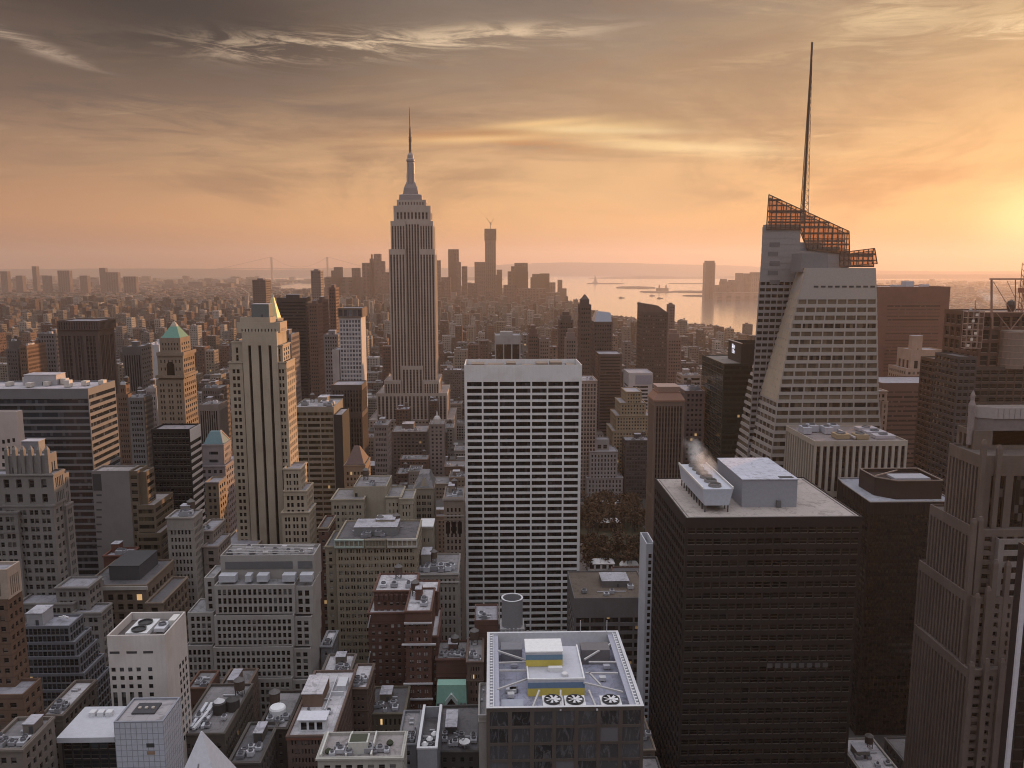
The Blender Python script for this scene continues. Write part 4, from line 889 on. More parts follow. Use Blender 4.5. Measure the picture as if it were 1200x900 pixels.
# towers beyond, in the haze
for key, lab, ref, x0, x1, yt, Y, D, colr, kind in (
    ('dots', 'dark residential tower with bright specks of windows and a sloping curved top', 'the speckled tower', 753, 783, 366, 1100, 40, (.075, .06, .058), 'dots'),
    ('slimA', 'very slim dark tower with a small pointed cap', 'the slim pointed tower', 680, 693, 357, 1000, 26, (.09, .066, .064), 'slim'),
    ('twinA', 'slender dark tower with a stepped head left of the slim pointed tower', 'the slender stepped tower', 656, 672, 375, 1150, 30, (.10, .074, .07), 'step'),
    ('roundA', 'short pale rounded tower below the slender stepped tower', 'the pale rounded tower', 663, 676, 396, 1060, 22, (.22, .17, .16), 'step'),
    ('slabP', 'dark broad slab with a blue-grey sloped glass top right of the slim pointed tower', 'the blue-topped slab', 696, 718, 377, 1080, 36, (.085, .066, .068), 'bluetop'),
    ('sliver', 'pale sliver tower peeking behind the speckled tower', 'the sliver tower', 784, 791, 357, 1500, 20, (.16, .12, .12), 'plain'),
    ('twinblk', 'small black and white striped block behind the white grid slab', 'the striped block', 580, 610, 393, 900, 30, (.055, .052, .055), 'pent'),
    ('brnA', 'brown brick apartment tower right of the striped block', 'the brown apartment tower', 619, 631, 391, 1150, 24, (.14, .09, .075), 'step'),
    ('beiA', 'pale apartment block beside the brown apartment tower', 'the pale apartment block', 632, 644, 397, 1150, 24, (.22, .17, .15), 'plain'),
    ('brnB', 'tan residential tower just right of the speckled tower', 'the tan residential tower', 783, 799, 396, 1200, 30, (.19, .13, .115), 'step')):
    b = new(key, lab, ref, name='residential_tower' if key in ('dots', 'brnA', 'beiA', 'brnB') else 'tower', wall=wall_mat(colr, .7, .15), glass=glass_mat((.03, .026, .028), .16, (.3, .25, .23), 0, .2) if key == 'dots' else g_dark)
    st = S(nx=max(3, int((x1 - x0) / 3)), ch=5.2, wf=.5, hf=.45, mt=3, rec=.5)
    if kind == 'pent': st = S(nx=3, ny=1, wf=.86, hf=.94, mx=.6, mt=5, rec=1.2); b.wall = wall_mat((.34, .32, .32))
    b.tier(x0, x1, yt, Y, D, st=st); X0, X1, Y0, Y1, z = b.last; W = X1 - X0
    m = MB()
    if kind == 'dots':
        m.loft([[(X0, Y0 + .2, z), (X1, Y0 + .2, z), (X1, Y1, z), (X0, Y1, z)], [(X0, Y0 + .2, z + 13), (X0 + W * .6, Y0 + .2, z + 10), (X0 + W * .6, Y1, z + 10), (X0, Y1, z + 13)]]); b.add('sloped_top', m, wall_mat((.12, .09, .085)))
    elif kind == 'slim':
        m.sq((X0 + X1) / 2, (Y0 + Y1) / 2, [(W * .38, W * .38, z), (W * .38, W * .38, z + 7), (W * .25, W * .25, z + 9), (W * .05, W * .05, z + 13)]); b.add('cap', m, b.wall)
    elif kind == 'step':
        m.sq((X0 + X1) / 2, (Y0 + Y1) / 2, [(W * .36, D * .3, z), (W * .36, D * .3, z + 7), (W * .25, D * .2, z + 7.2), (W * .25, D * .2, z + 12)]); b.add('stepped_head', m, b.wall)
    elif kind == 'bluetop':
        m.loft([[(X0 + 1, Y0 + 1, z), (X1 - 1, Y0 + 1, z), (X1 - 1, Y1, z), (X0 + 1, Y1, z)], [(X0 + 6, Y0 + 14, z + 14), (X1 - 1, Y0 + 14, z + 12), (X1 - 1, Y1, z + 12), (X0 + 6, Y1, z + 14)]]); b.add('sloped_glass', m, plain((.2, .22, .28), .3))
    else:
        m.box(X0 + W * .2, X0 + W * .7, Y0 + D * .3, Y0 + D * .7, z, z + 4); b.add('bulkhead', m, b.wall)

# the tall stepped limestone skyscraper with the mast
b = new('esb', 'tall limestone skyscraper with stepped shoulders and a tapering mast topped by an antenna', 'the mast skyscraper', name='skyscraper', cat='skyscraper', wall=wall_mat((.44, .37, .335), .7, .15), glass=glass_mat((.05, .036, .034), 0, (.11, .085, .08), 0, .3, floor=3.8, fcol=(.12, .095, .088)), roof=roof_mat((.3, .25, .24)))
Ye = 1080
vs = lambda n, mt=2.0: S(nx=n, ny=1, wf=.5, hf=.985, mx=.8, mt=mt, rec=.9, pn='window_strip')
b.tier(455.5, 475, 292, Ye, 44, st=vs(5, 5)); b.tier(491, 509.5, 292, Ye, 44, st=vs(5, 5), sd=vs(9, 5))
b.tier(474, 492, 258, Ye + 5, 40, st=vs(5, 3))
b.tier(457.5, 475, 259, Ye + 2.5, 40, yb=292, st=vs(5, 6)); b.tier(491, 507.5, 259, Ye + 2.5, 40, yb=292, st=vs(5, 6), sd=vs(8, 6))
b.tier(461, 504.5, 241, Ye + 5.5, 34, yb=259, st=S(nx=9, ny=1, wf=.5, hf=.6, mx=3, mt=6, rec=.8))
b.tier(465, 499, 234, Ye + 8, 28, yb=241, st=S(nx=9, ny=1, wf=.4, hf=.5, mx=2, mt=2, rec=.5))
b.tier(450, 470, 446, Ye - 10, 70, st=vs(6, 4)); b.tier(496, 514.5, 446, Ye - 10, 70, st=vs(6, 4), sd=vs(10, 4)); b.tier(470.5, 495.5, 429, Ye - 5, 60, st=vs(6, 4))
b.tier(441, 524, 461, Ye - 12, 80, st=S(nx=18, ny=1, wf=.5, hf=.97, mx=1, mt=3, rec=.7)); b.tier(432, 532, 492, Ye - 20, 90, st=S(nx=24, ch=4.4, wf=.5, hf=.5))
xm, zm = P(482, 236, Ye + 22); z0 = P(482, 234, Ye + 22)[1]; kx = lambda px: (px) * (Ye + 22) / F * 1.0
yc = Ye + 22; pz = lambda py: P(482, py, yc)[1]
m = MB(); m.sq(xm, yc, [(15, 11, z0 - 1), (14.5, 10.5, pz(229)), (10, 8, pz(228)), (8.8, 7.5, pz(221)), (6.5, 6, pz(216))]); ib = b.add('mast_base', m, plain((.27, .23, .23)))
m = MB(); m.cyl(xm, yc, [(6.0, pz(222)), (5.2, pz(205)), (4.9, pz(190)), (5.6, pz(189)), (5.6, pz(187)), (4.4, pz(186)), (4.0, pz(182)), (2.2, pz(179))], 16); im = b.add('mooring_mast', m, plain((.30, .26, .26), .45))
for a in range(4):
    ca, sa = math.cos(R(45 + 90 * a)), math.sin(R(45 + 90 * a)); m = MB()
    for (r_, za, zc) in ((9.0, 226, 214), (7.6, 222, 204), (6.6, 218, 192)): m.box(xm + ca * r_ * .8 - .9, xm + ca * r_ * .8 + .9, yc + sa * r_ * .8 - .9, yc + sa * r_ * .8 + .9, pz(za) - 2, pz(zc), True)
    b.add('mast_wing', m, plain((.42, .37, .36), .4), im)
m = MB(); m.cyl(xm, yc, [(1.9, pz(180)), (1.7, pz(165)), (2.2, pz(164)), (1.4, pz(160)), (1.2, pz(150)), (.8, pz(149)), (.7, pz(138)), (.25, pz(126))], 8); ia = b.add('antenna', m, plain((.12, .085, .07)))
m = MB()
for q in range(5):
    zz = pz(176 - q * 5); m.beam((xm - 2.6, yc, zz), (xm + 2.6, yc, zz), .4); m.beam((xm, yc - 2.6, zz + 1), (xm, yc + 2.6, zz + 1), .4)
b.add('antenna_arm', m, plain((.12, .085, .07)), ia)
m = MB(); m.cyl(P(506, 446, 1066)[0], 1066, [(.1, P(506, 492, 1066)[1]), (.1, P(506, 492, 1066)[1] + .1)], 6); b.add('roof_vent', m, steel)

# ================= left and centre-left
L_ = wall_mat(LIME, .75, .18); stp = S(cw=4.4, ch=4.05, wf=.55, hf=.55, grp=2, gf=.8, mx=.8, mt=3, rec=.5)
b = new('five', 'tall cream setback tower with three black vertical stripes and sunlit orange side', 'the black-striped cream tower', name='setback_tower', cat='skyscraper', wall=L_, glass=glass_mat((.014, .013, .014), .10, (.15, .13, .11), 0, .15))
Y5 = 460
b.tier(283, 324, 389, Y5, 22, st=S(nx=3, ny=1, wf=.26, hf=.965, mx=1.2, mt=4, rec=1.6, gm=g_black, pn='window_strip'), sd=S(nx=4, ny=1, wf=.3, hf=.9, mx=3, mt=9, rec=1))
b.tier(268, 284, 424, Y5 + 1.2, 20, st=S(cw=4.2, ch=4.05, wf=.6, hf=.52, grp=2, gf=.85, mx=1.0, mt=3.5, rec=.5), sd=stp)
b.tier(271, 283.5, 400, Y5 + 3, 24, yb=424, st=S(nx=1, ny=2, wf=.3, hf=.7, mx=1, mt=3, rec=.6))
b.tier(323, 335.5, 424, Y5 + 1.2, 20, st=S(cw=4.2, ch=4.05, wf=.6, hf=.52, grp=2, gf=.85, mx=1.0, mt=3.5, rec=.5), sd=stp)
b.tier(323, 331, 404, Y5 + 3.4, 17, yb=424, st=S(nx=1, ny=2, wf=.4, hf=.8, mx=.8, mt=2, rec=.6), sd=S(nx=3, ny=3, wf=.4, hf=.6))
b.tier(277, 328, 378, Y5 + 4.5, 16, yb=390, st=S(nx=11, ny=1, wf=.3, hf=.55, mx=2, mt=3, rec=.5)); b.tier(281, 316, 372, Y5 + 6, 13, yb=379, st=None)
b.hut(b.last[0] + 5, b.last[0] + 15, b.last[2] + 6, b.last[2] + 14, 8, plain((.13, .14, .14)), name='rooftop_house')
m = MB(); xq, zq = P(290, 362, Y5 + 14); m.beam((xq, Y5 + 14, zq), (xq + 1.2, Y5 + 14, zq + 9), .5); m.beam((xq + 1.2, Y5 + 14, zq + 9), (xq - 3, Y5 + 14, zq + 12), .4); b.add('davit', m, plain((.6, .5, .42)))
s2 = S(cw=4.6, ch=4.05, wf=.58, hf=.58, grp=2, gf=.8, mx=.8, mt=2.5, rec=.5)
b.tier(332, 352, 549, Y5 - 6, 16, st=s2, sd=s2); b.tier(332, 359, 575, Y5 - 9, 18, st=s2, sd=s2); b.tier(330, 362, 600, Y5 - 12, 18, st=s2, sd=s2); b.tier(258, 300, 640, Y5 - 11, 40, st=s2, sd=s2)
b.tier(284, 323, 640, Y5 - 1.0, 6, st=None, roof=True) if False else None
# pale grid block with ledges before it
b = new('ledge', 'broad pale stone block stepped back in ledges, each storey a grid of small dark windows', 'the ledged stone block', name='office_block', wall=wall_mat((.34, .32, .31), .75, .14), glass=glass_mat((.008, .008, .009), .14, (.16, .16, .16), 0, .12), roof=roof_mat((.25, .245, .26)))
Yl = 330; dk = wall_mat((.10, .10, .105))
q = S(cw=2.15, ch=3.35, wf=.58, hf=.66, mx=.9, mt=1.4, rec=.5)
b.tier(258, 368, 651, Yl + 8, 14, yb=684, st=None, par=1.5)
for (a, c_, yt, yb_, dy) in ((251, 345, 686, 719.5, 0), (250.5, 344, 722, 757, -1.6), (249.5, 343, 759, 794, -3.2), (248, 342, 796, 900, -5)):
    b.tier(a, c_, yt, Yl + dy, 19 - dy, yb=yb_ if yb_ < 900 else None, st=q, sd=None, par=.6); b.tier(c_ - .2, c_ + 21, yt + 1, Yl + dy + 1.2, 17 - dy, yb=yb_ if yb_ < 900 else None, st=dict(q, cw=2.6), sd=None, par=.6)
for (a, c_, yt, yb_, dy) in ((239, 251, 677, 715, 5), (219.5, 250, 718, 754, 1.5), (217, 249, 757, 900, -.5)): b.tier(a, c_, yt, Yl + dy, 15, yb=yb_ if yb_ < 900 else None, st=q, sd=None, par=.6)
X0, z = P(251, 684, Yl); X1 = P(366, 684, Yl)[0]
for (a, c_) in ((.03, .2), (.30, .36), (.42, .53), (.68, .81), (.86, .99)):
    m = MB(); m.box(X0 + (X1 - X0) * a, X0 + (X1 - X0) * c_, Yl + 2, Yl + 6, z - .3, z + 2.6, True); b.add('terrace_box', m, plain((.46, .47, .52)))
m = MB(); Xg0, zg = P(264, 660, Yl + 8); Xg1, _ = P(343, 660, Yl + 8); m.box(Xg0, Xg1, Yl + 7.75, Yl + 7.97, P(264, 667, Yl + 8)[1], zg + .6, True); b.add('louvre', m, plain((.12, .12, .13)))
m = MB(); Xg0, _ = P(349, 660, Yl + 8); Xg1, _ = P(366, 660, Yl + 8); m.box(Xg0, Xg1, Yl + 7.75, Yl + 7.97, P(264, 667, Yl + 8)[1], zg + .6, True); b.add('louvre', m, plain((.12, .12, .13)))
X0, X1, Y0, Y1, z = b.tiers[0][0], b.tiers[0][1], Yl + 8, Yl + 22, b.tiers[0][5] - 1.5
for k in range(12): b.unit(X0 + 2 + k * 3.1, X0 + 4.2 + k * 3.1, Y0 + 2 + (k * 7 % 5) * 1.8, Y0 + 4.4 + (k * 7 % 5) * 1.8, 1.9, plain((.5, .48, .5)) if k % 3 else plain((.1, .1, .12)), z=z, fan=k % 2 == 0)
m = MB()
for k in range(6): m.box(X0 + 2, X1 - 2, Y0 + 1.5 + k * 2, Y0 + 1.8 + k * 2, z + 1.9, z + 2.2, True)
b.add('pipe_rack', m, plain((.52, .5, .5)))
# gothic crowned stone tower at the left edge
gw = wall_mat((.21, .195, .19), .8, .25)
b = new('gothic', 'grey stone tower with scalloped gothic crown and a strip of sunlit side windows', 'the gothic-crowned tower', name='setback_tower', wall=gw, glass=glass_mat((.02, .02, .022), .3, (.17, .16, .15), 0, .15))
Yv = 330; w2 = S(cw=4.6, ch=3.6, wf=.72, hf=.55, grp=2, gf=.8, mx=.8, mt=1.6, rec=.5)
b.tier(2, 62, 592, Yv, 9, st=w2, sd=S(cw=4, ch=3.8, wf=.5, hf=.5)); b.tier(-40, 20, 600, Yv - 2, 12, st=w2); b.tier(66, 77, 592, Yv + 8, 6, st=w2, sd=S(nx=3, ch=3.8, wf=.6, hf=.55)); b.tier(61.5, 66.5, 600, Yv + 4, 9, st=None)
b.tier(-20, 62, 556, Yv + 1, 9, yb=593, st=S(cw=5.4, ny=2, wf=.4, hf=.55, mx=1.5, mt=1, rec=.9), sd=S(nx=5, ny=2, wf=.5, hf=.6, mt=1)); b.tier(61.8, 72, 557, Yv + 8, 6, yb=593, st=None, sd=S(nx=3, ny=2, wf=.5, hf=.7, mt=1))
b.tier(7, 54, 534, Yv + 4, 8, yb=558, st=S(nx=4, ny=1, wf=.36, hf=.5, mx=1, mt=4, rec=1.2), sd=S(nx=3, ny=1, wf=.4, hf=.7, mt=3))
for k in range(6):
    xq = 7 + 47 * k / 5; x_, z_ = P(xq, 527, Yv + 3.6); m = MB(); m.box(x_ - .7, x_ + .7, Yv + 3.2, Yv + 5, z_ - 14, z_, True); m.sq(x_, Yv + 4.1, [(.7, .9, z_), (.1, .1, z_ + 1.6)]); b.add('pinnacle', m, gw)
for k in range(4):
    xa, z_ = P(9 + 47 * (k + .25) / 5 + 2, 530, Yv + 3.8); xb, _ = P(9 + 47 * (k + .9) / 5 + 2, 530, Yv + 3.8); m = MB()
    for j in range(6): t0_ = j / 6; h_ = math.sin(math.pi * (j + .5) / 6) * 2.2; m.box(xa + (xb - xa) * t0_, xa + (xb - xa) * (t0_ + 1 / 6), Yv + 3.4, Yv + 3.96, z_ - 5, z_ - 2 + h_, True)
    b.add('scallop', m, gw)
x_, z_ = P(26, 530, Yv + 12); x2, _ = P(46, 530, Yv + 12); b.hut(x_, x2, Yv + 12, Yv + 17, 4.6, plain((.2, .2, .22)), z=P(26, 530, Yv + 12)[1], name='rooftop_house')
b.tier(65, 103, 688, Yv - 8, 12, st=w2, sd=w2); b.tier(84, 118, 718, Yv - 12, 10, st=w2, sd=w2); b.tier(20, 86, 707, Yv - 10, 26, st=w2)
# brown shaft at the frame edge
b = new('brown', 'brown brick shaft with a pale pilastered top at the edge of the view', 'the brown edge shaft', name='brick_tower', wall=wall_mat((.15, .095, .072), .8, .25, brick=1), glass=glass_mat((.02, .018, .018), .25, (.2, .16, .13), .01, .2))
Yw = 235; q = S(cw=2.6, ch=3.3, wf=.5, hf=.45, mx=.5, mt=1.2, rec=.3)
b.tier(-60, 8, 703, Yw, 8, st=q, sd=q, roof=False); b.tier(-60, 7.5, 668, Yw + .5, 7, yb=703, st=S(cw=4, ny=1, wf=.4, hf=.7, mt=2), sd=S(nx=5, ny=1, wf=.42, hf=.72, mx=1, mt=2, rec=.6), wall=wall_mat((.42, .34, .29)), wn='top_storey')
b.tier(-60, 27, 815, Yw - 6, 10, st=S(cw=3.6, ch=3.4, wf=.45, hf=.45), sd=q)
# stepped dark glass terraces
b = new('terr', 'dark glass building stepping out in five lead-grey terraces', 'the stepped dark glass building', name='office_block', wall=wall_mat((.16, .165, .19), .6, .12), glass=glass_mat((.026, .027, .032), .15, (.07, .07, .08), .004, .12), roof=roof_mat((.30, .30, .35), .15))
Yt = 270
for i, (c_, yt, yb_, dy, dep) in enumerate(((81, 734, 752, 0, 10), (88, 753, 769, -.8, 12), (93, 770, 789, -1.6, 13.5), (99, 790, 808, -2.4, 15), (104, 809, 900, -3.2, 16.5))):
    b.tier(26, c_, yt, Yt + dy, dep, yb=yb_ + 2 if yb_ < 900 else None, st=S(cw=1.55, ny=2 if i < 4 else None, ch=2.9, wf=.8, hf=.78, mx=.4, mt=.8, rec=.25, pn='window'), sd=S(cw=1.9, ny=2 if i < 4 else None, ch=2.9, wf=.82, hf=.78, mx=.4, mt=.8, rec=.25))
z = P(26, 734, Yt)[1]; b.last = (*b.tiers[0][:2], Yt, Yt + 10, z - .9); X0 = b.last[0]
b.hut(X0 + .5, X0 + 6, Yt + 2, Yt + 9, 4.5, plain((.34, .34, .37))); m = MB(); m.beam((X0 + 9, Yt + 7, z), (X0 + 12.5, Yt + 4.5, z + 1.4), .7); m.beam((X0 + 11, Yt + 5.5, z + 1), (X0 + 13, Yt + 5.6, z + .4), .6); b.add('window_cleaning_rig', m, plain((.78, .78, .8)))
# white blind block
b = new('white', 'blind white block with slot windows and twin round fans in its sunken roof', 'the blind white block', name='stone_block', wall=wall_mat((.62, .575, .56), .7, .14, streak=1.0), glass=glass_mat((.03, .03, .032), .15, (.2, .2, .2), 0, .2), roof=roof_mat((.12, .10, .095)))
Ya = 250
b.tier(125, 193, 745, Ya, 18, st=None, sd=None, par=2.6)
X0, X1, Y0, Y1, z = b.last; z1 = z + 2.6
def recess(b, x0, x1, yf, za, zb, name='window', mat=None, d=.25):
    m = MB(); m.box(x0, x1, yf - .05, yf + .03, za, zb, True); b.add(name, m, mat or g_rec)
W = X1 - X0
for (a, c_) in ((.03, .2), (.32, .5), (.61, .78)): recess(b, X0 + W * a, X0 + W * c_, Y0, z1 - 6.2, z1 - 5.4, 'slot', dkm)
for ci, a in enumerate((.04, .185, .33, .475)):
    for k in range(12):
        if k < 3: recess(b, X0 + W * a, X0 + W * (a + .07), Y0, z1 - 12.3 - k * 2.9, z1 - 11 - k * 2.9)
    recess(b, X0 + W * a, X0 + W * (a + .07), Y0, z1 - 44, z1 - 19.5, 'window_strip', glass_mat((.03, .03, .034), 0, (.2, .2, .2), 0, .2, floor=3))
for k in range(9): recess(b, X0 + W * .675, X0 + W * .745, Y0, z1 - 12.3 - k * 2.9, z1 - 11 - k * 2.9)
m = MB(); m.box(X0 + 4, X0 + 11, Y0 + 4, Y1 - 3, z, z + 1.5, True); iu = b.add('cooling_unit', m, plain((.72, .72, .74)))
for k in range(2):
    m = MB(); m.cyl(X0 + 7.5, Y0 + 6.4 + k * 5.2, [(2.2, z + 1.5), (2.4, z + 2.1), (2.0, z + 2.1), (2.0, z + 1.6)], 18); b.add('fan_ring', m, dkm, iu)
b.unit(X0 + 12, X0 + 15.5, Y0 + 7, Y0 + 13, 1.6, plain((.6, .6, .65))); b.unit(X1 - 3.2, X1 - 1, Y1 - 7, Y1 - 2, 2.6, plain((.7, .68, .66)), fan=False)
st = S(nx=4, ch=3.4, wf=.4, hf=.5); m = MB()
for k in range(10):
    for j in range(3): m.box(X1 - .03, X1 + .05, Y0 + 10 + j * 2.6, Y0 + 11.2 + j * 2.6, z1 - 17 - k * 2.9, z1 - 15.4 - k * 2.9, True)
b.add('side_glazing', m, g_rec, kind='stuff')
# pale glass tower with the canopy
b = new('paleglass', 'pale blue panelled tower with a square skylight in its flat roof', 'the pale panelled tower', name='panel_tower', wall=plain((.27, .28, .33), .5), glass=plain((.50, .52, .60), .4), roof=roof_mat((.36, .34, .36), .12))
Yp = 215
b.tier(133, 191, 846, Yp, 13, st=S(cw=1.5, ch=1.7, wf=.93, hf=.94, mx=.05, mt=.3, rec=.05, pn='panel'), sd=S(cw=1.5, ch=1.7, wf=.93, hf=.94, mx=.05, mt=.3, rec=.05, pn='panel'), par=.5)
X0, X1, Y0, Y1, z = b.last; m = MB(); m.box(X0 + 3, X0 + 9.5, Y0 + 4.5, Y0 + 10, z, z + .5, True); i = b.add('skylight', m, plain((.05, .05, .06)))
for k in range(3): m = MB(); m.cyl(X0 + 4.4 + k * 1.9, Y0 + 7, [(.5, z + .5), (.5, z + .9), (.2, z + 1)], 10); b.add('vent_cap', m, plain((.45, .4, .36)), i)
recess(b, X0 + 8.7, X0 + 10.9, Y0, z - 7.4, z - 6.2, 'opening', dkm); recess(b, X0 + 8.7, X0 + 10.9, Y0, z - 9.6, z - 8.6, 'opening', plain((.3, .2, .14)))
b = new('canopy', 'flat white canopy roof over a dark glass front joined to the pale panelled tower', 'the white canopy', name='canopy_block', wall=wall_mat((.03, .03, .033), .4), glass=glass_mat((.015, .017, .022), .1, (.06, .08, .1), .02, .1), roof=roof_mat((.5, .5, .54), .15))
X0, z1 = P(66, 865, 222); X1, _ = P(134, 865, 222); X1 = min(X1, b.id and H['paleglass'].tiers[0][0] - .1); b.tier(0, 0, 0, 223.5, 14, world=(X0 + .5, X1, 0, z1 - 1.6), st=S(cw=2.6, ch=3, wf=.9, hf=.85, mx=.3, mt=.3, rec=.2), roof=False)
m = MB(); m.box(X0, X1, 222, 239, z1 - 1.58, z1, True); i = b.add('canopy_slab', m, plain((.55, .56, .62))); b.last = (X0, X1, 222, 239, z1)
for k in range(3): m = MB(); m.box(X0 + 4 + k * 2.5, X0 + 5.8 + k * 2.5, 233, 235, z1, z1 + 1.4, True); b.add('roof_unit', m, plain((.72, .72, .75)))
b = new('pyr', 'white pointed pyramid roof beside the pale panelled tower', 'the white pyramid', name='pyramid_roofed_tower', wall=wall_mat((.5, .5, .55)), glass=g_dark)
Yq = 200; xq, zq = P(236, 857, Yq); rq = 9.5
mb = b.wm(b.wall); mb.box(xq - rq, xq + rq, Yq - rq, Yq + rq, 0, zq - 22); b.foot(xq - rq, xq + rq, Yq - rq, Yq + rq, 0, zq - 10)
m = MB(); m.sq(xq, Yq, [(rq, rq, zq - 21.98), (.15, .15, zq)]); i = b.add('pyramid_roof', m, plain((.62, .63, .7), .4)); m = MB(); m.loft([[(xq - .9, Yq - rq - .2, zq - 22), (xq + .9, Yq - rq - .2, zq - 22), (xq + .9, Yq - rq + 1, zq - 22), (xq - .9, Yq - rq + 1, zq - 22)], [(xq - .15, Yq - 2.6, zq - 5.8), (xq + .15, Yq - 2.6, zq - 5.8), (xq + .15, Yq - 2.2, zq - 5.8), (xq - .15, Yq - 2.2, zq - 5.8)]]); b.add('roof_slit', m, plain((.2, .2, .22)), i)
# banded office block, upper left
b = new('band', 'wide office block of blue-grey window bands, its side striped orange by the low sun', 'the banded office block', name='office_block', wall=wall_mat((.17, .172, .19), .6, .12), glass=glass_mat((.018, .024, .034), .18, (.09, .10, .12), 0, .15), roof=roof_mat((.42, .40, .44)))
b.tier(-60, 103, 456, 440, 32, st=S(nx=1, ch=3.75, wf=.995, hf=.62, mx=.3, mt=5, rec=.45), sd=S(nx=1, ch=3.9, wf=.98, hf=.5, mx=.3, mt=3, rec=.45), wall=None)
X0, X1, Y0, Y1, z = b.last
for k in range(9): r_ = random.Random(k); b.unit(X0 + 14 + k * 7, X0 + 17 + k * 7, Y0 + 10 + (k % 3) * 5, Y0 + 14 + (k % 3) * 5, r_.uniform(2, 4.5), plain((.55, .50, .46)), fan=False)
b.hut(X0 + 30, X0 + 48, Y0 + 18, Y0 + 28, 6, plain((.4, .38, .4)))
b = new('pink', 'pinkish white blank wall with a few square windows at the left edge', 'the pinkish blank wall', name='stone_block', wall=wall_mat((.52, .44, .42), .7, .08)); b.tier(-80, 19, 483, 380, 5, st=None, sd=None)
for k in range(3):
    for j in range(7): x_, z_ = P(4 + k * 6, 516 + j * 9 - k * 1.0, 380); recess(b, x_ - .6, x_ + .6, 380, z_ - 1.6, z_ + .2)
b = new('darktop', 'brown ribbed tower with a flared dark top, standing alone at upper left', 'the brown ribbed tower', name='office_tower', wall=wall_mat((.10, .07, .065), .7, .15), glass=glass_mat((.035, .03, .032), .1, (.09, .075, .07), 0, .2, floor=4)); b.tier(67, 115, 387, 800, 34, st=S(nx=3, ny=1, wf=.62, hf=.97, mx=2, mt=3, rec=1, grp=3, gf=.84)); b.tier(66.3, 115.7, 376, 799, 36, yb=387, st=S(nx=16, ny=1, wf=.4, hf=.8, mx=1, mt=1, rec=.4))
b = new('smalldk', 'small dark square tower with an orange sunlit flank', 'the small dark tower', wall=wall_mat((.12, .11, .11)), glass=g_dark); b.tier(143, 165, 406, 900, 30, st=S(nx=7, ny=1, wf=.5, hf=.9, rec=.7), sd=S(nx=5, ch=5, wf=.4, hf=.4)); b.hut(b.last[0] + 6, b.last[0] + 12, 910, 920, 5)
b = new('pyrcu', 'stone tower with a green copper pyramid roof, tall arched window and orange sunlit side', 'the green pyramid tower', name='pyramid_roofed_tower', wall=wall_mat((.24, .19, .15)), glass=glass_mat((.02, .018, .018), .15, (.12, .1, .09), 0, .2))
Yy = 600; q = S(cw=4, ch=4.2, wf=.5, hf=.5, mx=1, mt=2, rec=.6)
b.tier(183, 215, 445, Yy, 26, st=dict(q, nx=3, grp=2, gf=.7), sd=q); b.tier(184, 214, 416, Yy + 1, 24, yb=446, st=S(nx=6, ch=5, wf=.3, hf=.4, mt=2), sd=q); b.tier(186.5, 211, 396, Yy + 3, 20, yb=417, st=S(nx=6, ny=3, wf=.36, hf=.5, mt=3), sd=S(nx=4, ny=3, wf=.36, hf=.5, mt=3)); b.tier(182, 216, 440, Yy - 1, 28, yb=443, st=None); b.tier(183, 215, 413, Yy, 26, yb=417, st=None)
X0, X1, _, _, z = P(189, 397, Yy + 3)[0], P(209, 397, Yy + 3)[0], 0, 0, P(200, 397, Yy + 3)[1]
m = MB(); m.sq((X0 + X1) / 2, Yy + 13, [((X1 - X0) / 2 + .8, 9, z - .3), ((X1 - X0) / 2 + .8, 9, z + .3), (2.6, 2.2, P(200, 383, Yy + 8)[1])]); i = b.add('pyramid_roof', m, plain((.10, .24, .19), .6)); m = MB(); m.sq((X0 + X1) / 2, Yy + 13, [(2.4, 2, P(200, 383, Yy + 8)[1]), (2, 1.6, P(200, 381, Yy + 8)[1]), (.2, .2, P(200, 377, Yy + 8)[1])]); b.add('lantern', m, plain((.4, .36, .3)), i)
xa, zb_ = P(196, 441, Yy + .9); xb, zt = P(204, 424, Yy + .9); m = MB(); n_ = 8
m.poly([(xa, Yy + .9, zb_), (xb, Yy + .9, zb_)] + [((xa + xb) / 2 + (xb - xa) / 2 * math.cos(math.pi * k / n_), Yy + .9, zt - 3 + 3 * math.sin(math.pi * k / n_)) for k in range(n_ + 1)]); b.add('arched_window', m, g_black)
b = new('blackst', 'plain black office tower whose side is barred with white strips', 'the black tower with white bars', name='office_tower', wall=wall_mat((.017, .016, .017), .5, .2), glass=glass_mat((.008, .008, .009), .15, (.026, .024, .024), .002, .15), roof=roof_mat((.24, .22, .24)))
b.tier(177, 222, 503, 430, 16, st=S(cw=1.9, ch=3.9, wf=.86, hf=.62, mx=.5, mt=1.5, rec=.12, pn='window'), sd=S(nx=1, ch=3.9, wf=.92, hf=.5, mx=.2, mt=7, rec=.4), bk=None); X0, X1, Y0, Y1, z = b.last
m = MB(); m.box(X1 + .02, X1 + .3, Y0 + .2, Y1 - .2, z - 6.2, z + .6, True); b.add('white_panel', m, plain((.72, .66, .64)))
m = MB()
for k in range(18): m.box(X1 + .02, X1 + .25, Y0 + .2, Y1 - .2, z - 9.9 - k * 3.95, z - 8.3 - k * 3.95, True)
b.add('white_bar', m, plain((.66, .58, .56)), kind='stuff')
b = new('teal', 'pale tower with a teal hipped roof behind the black tower with white bars', 'the teal-roofed tower', wall=wall_mat((.27, .25, .27)), glass=g_blue); b.tier(237, 262, 521, 500, 14, st=S(nx=1, ch=5, wf=.72, hf=.35, mx=3, mt=3), sd=S(nx=5, ch=4, wf=.4, hf=.5)); X0, X1, Y0, Y1, z = b.last
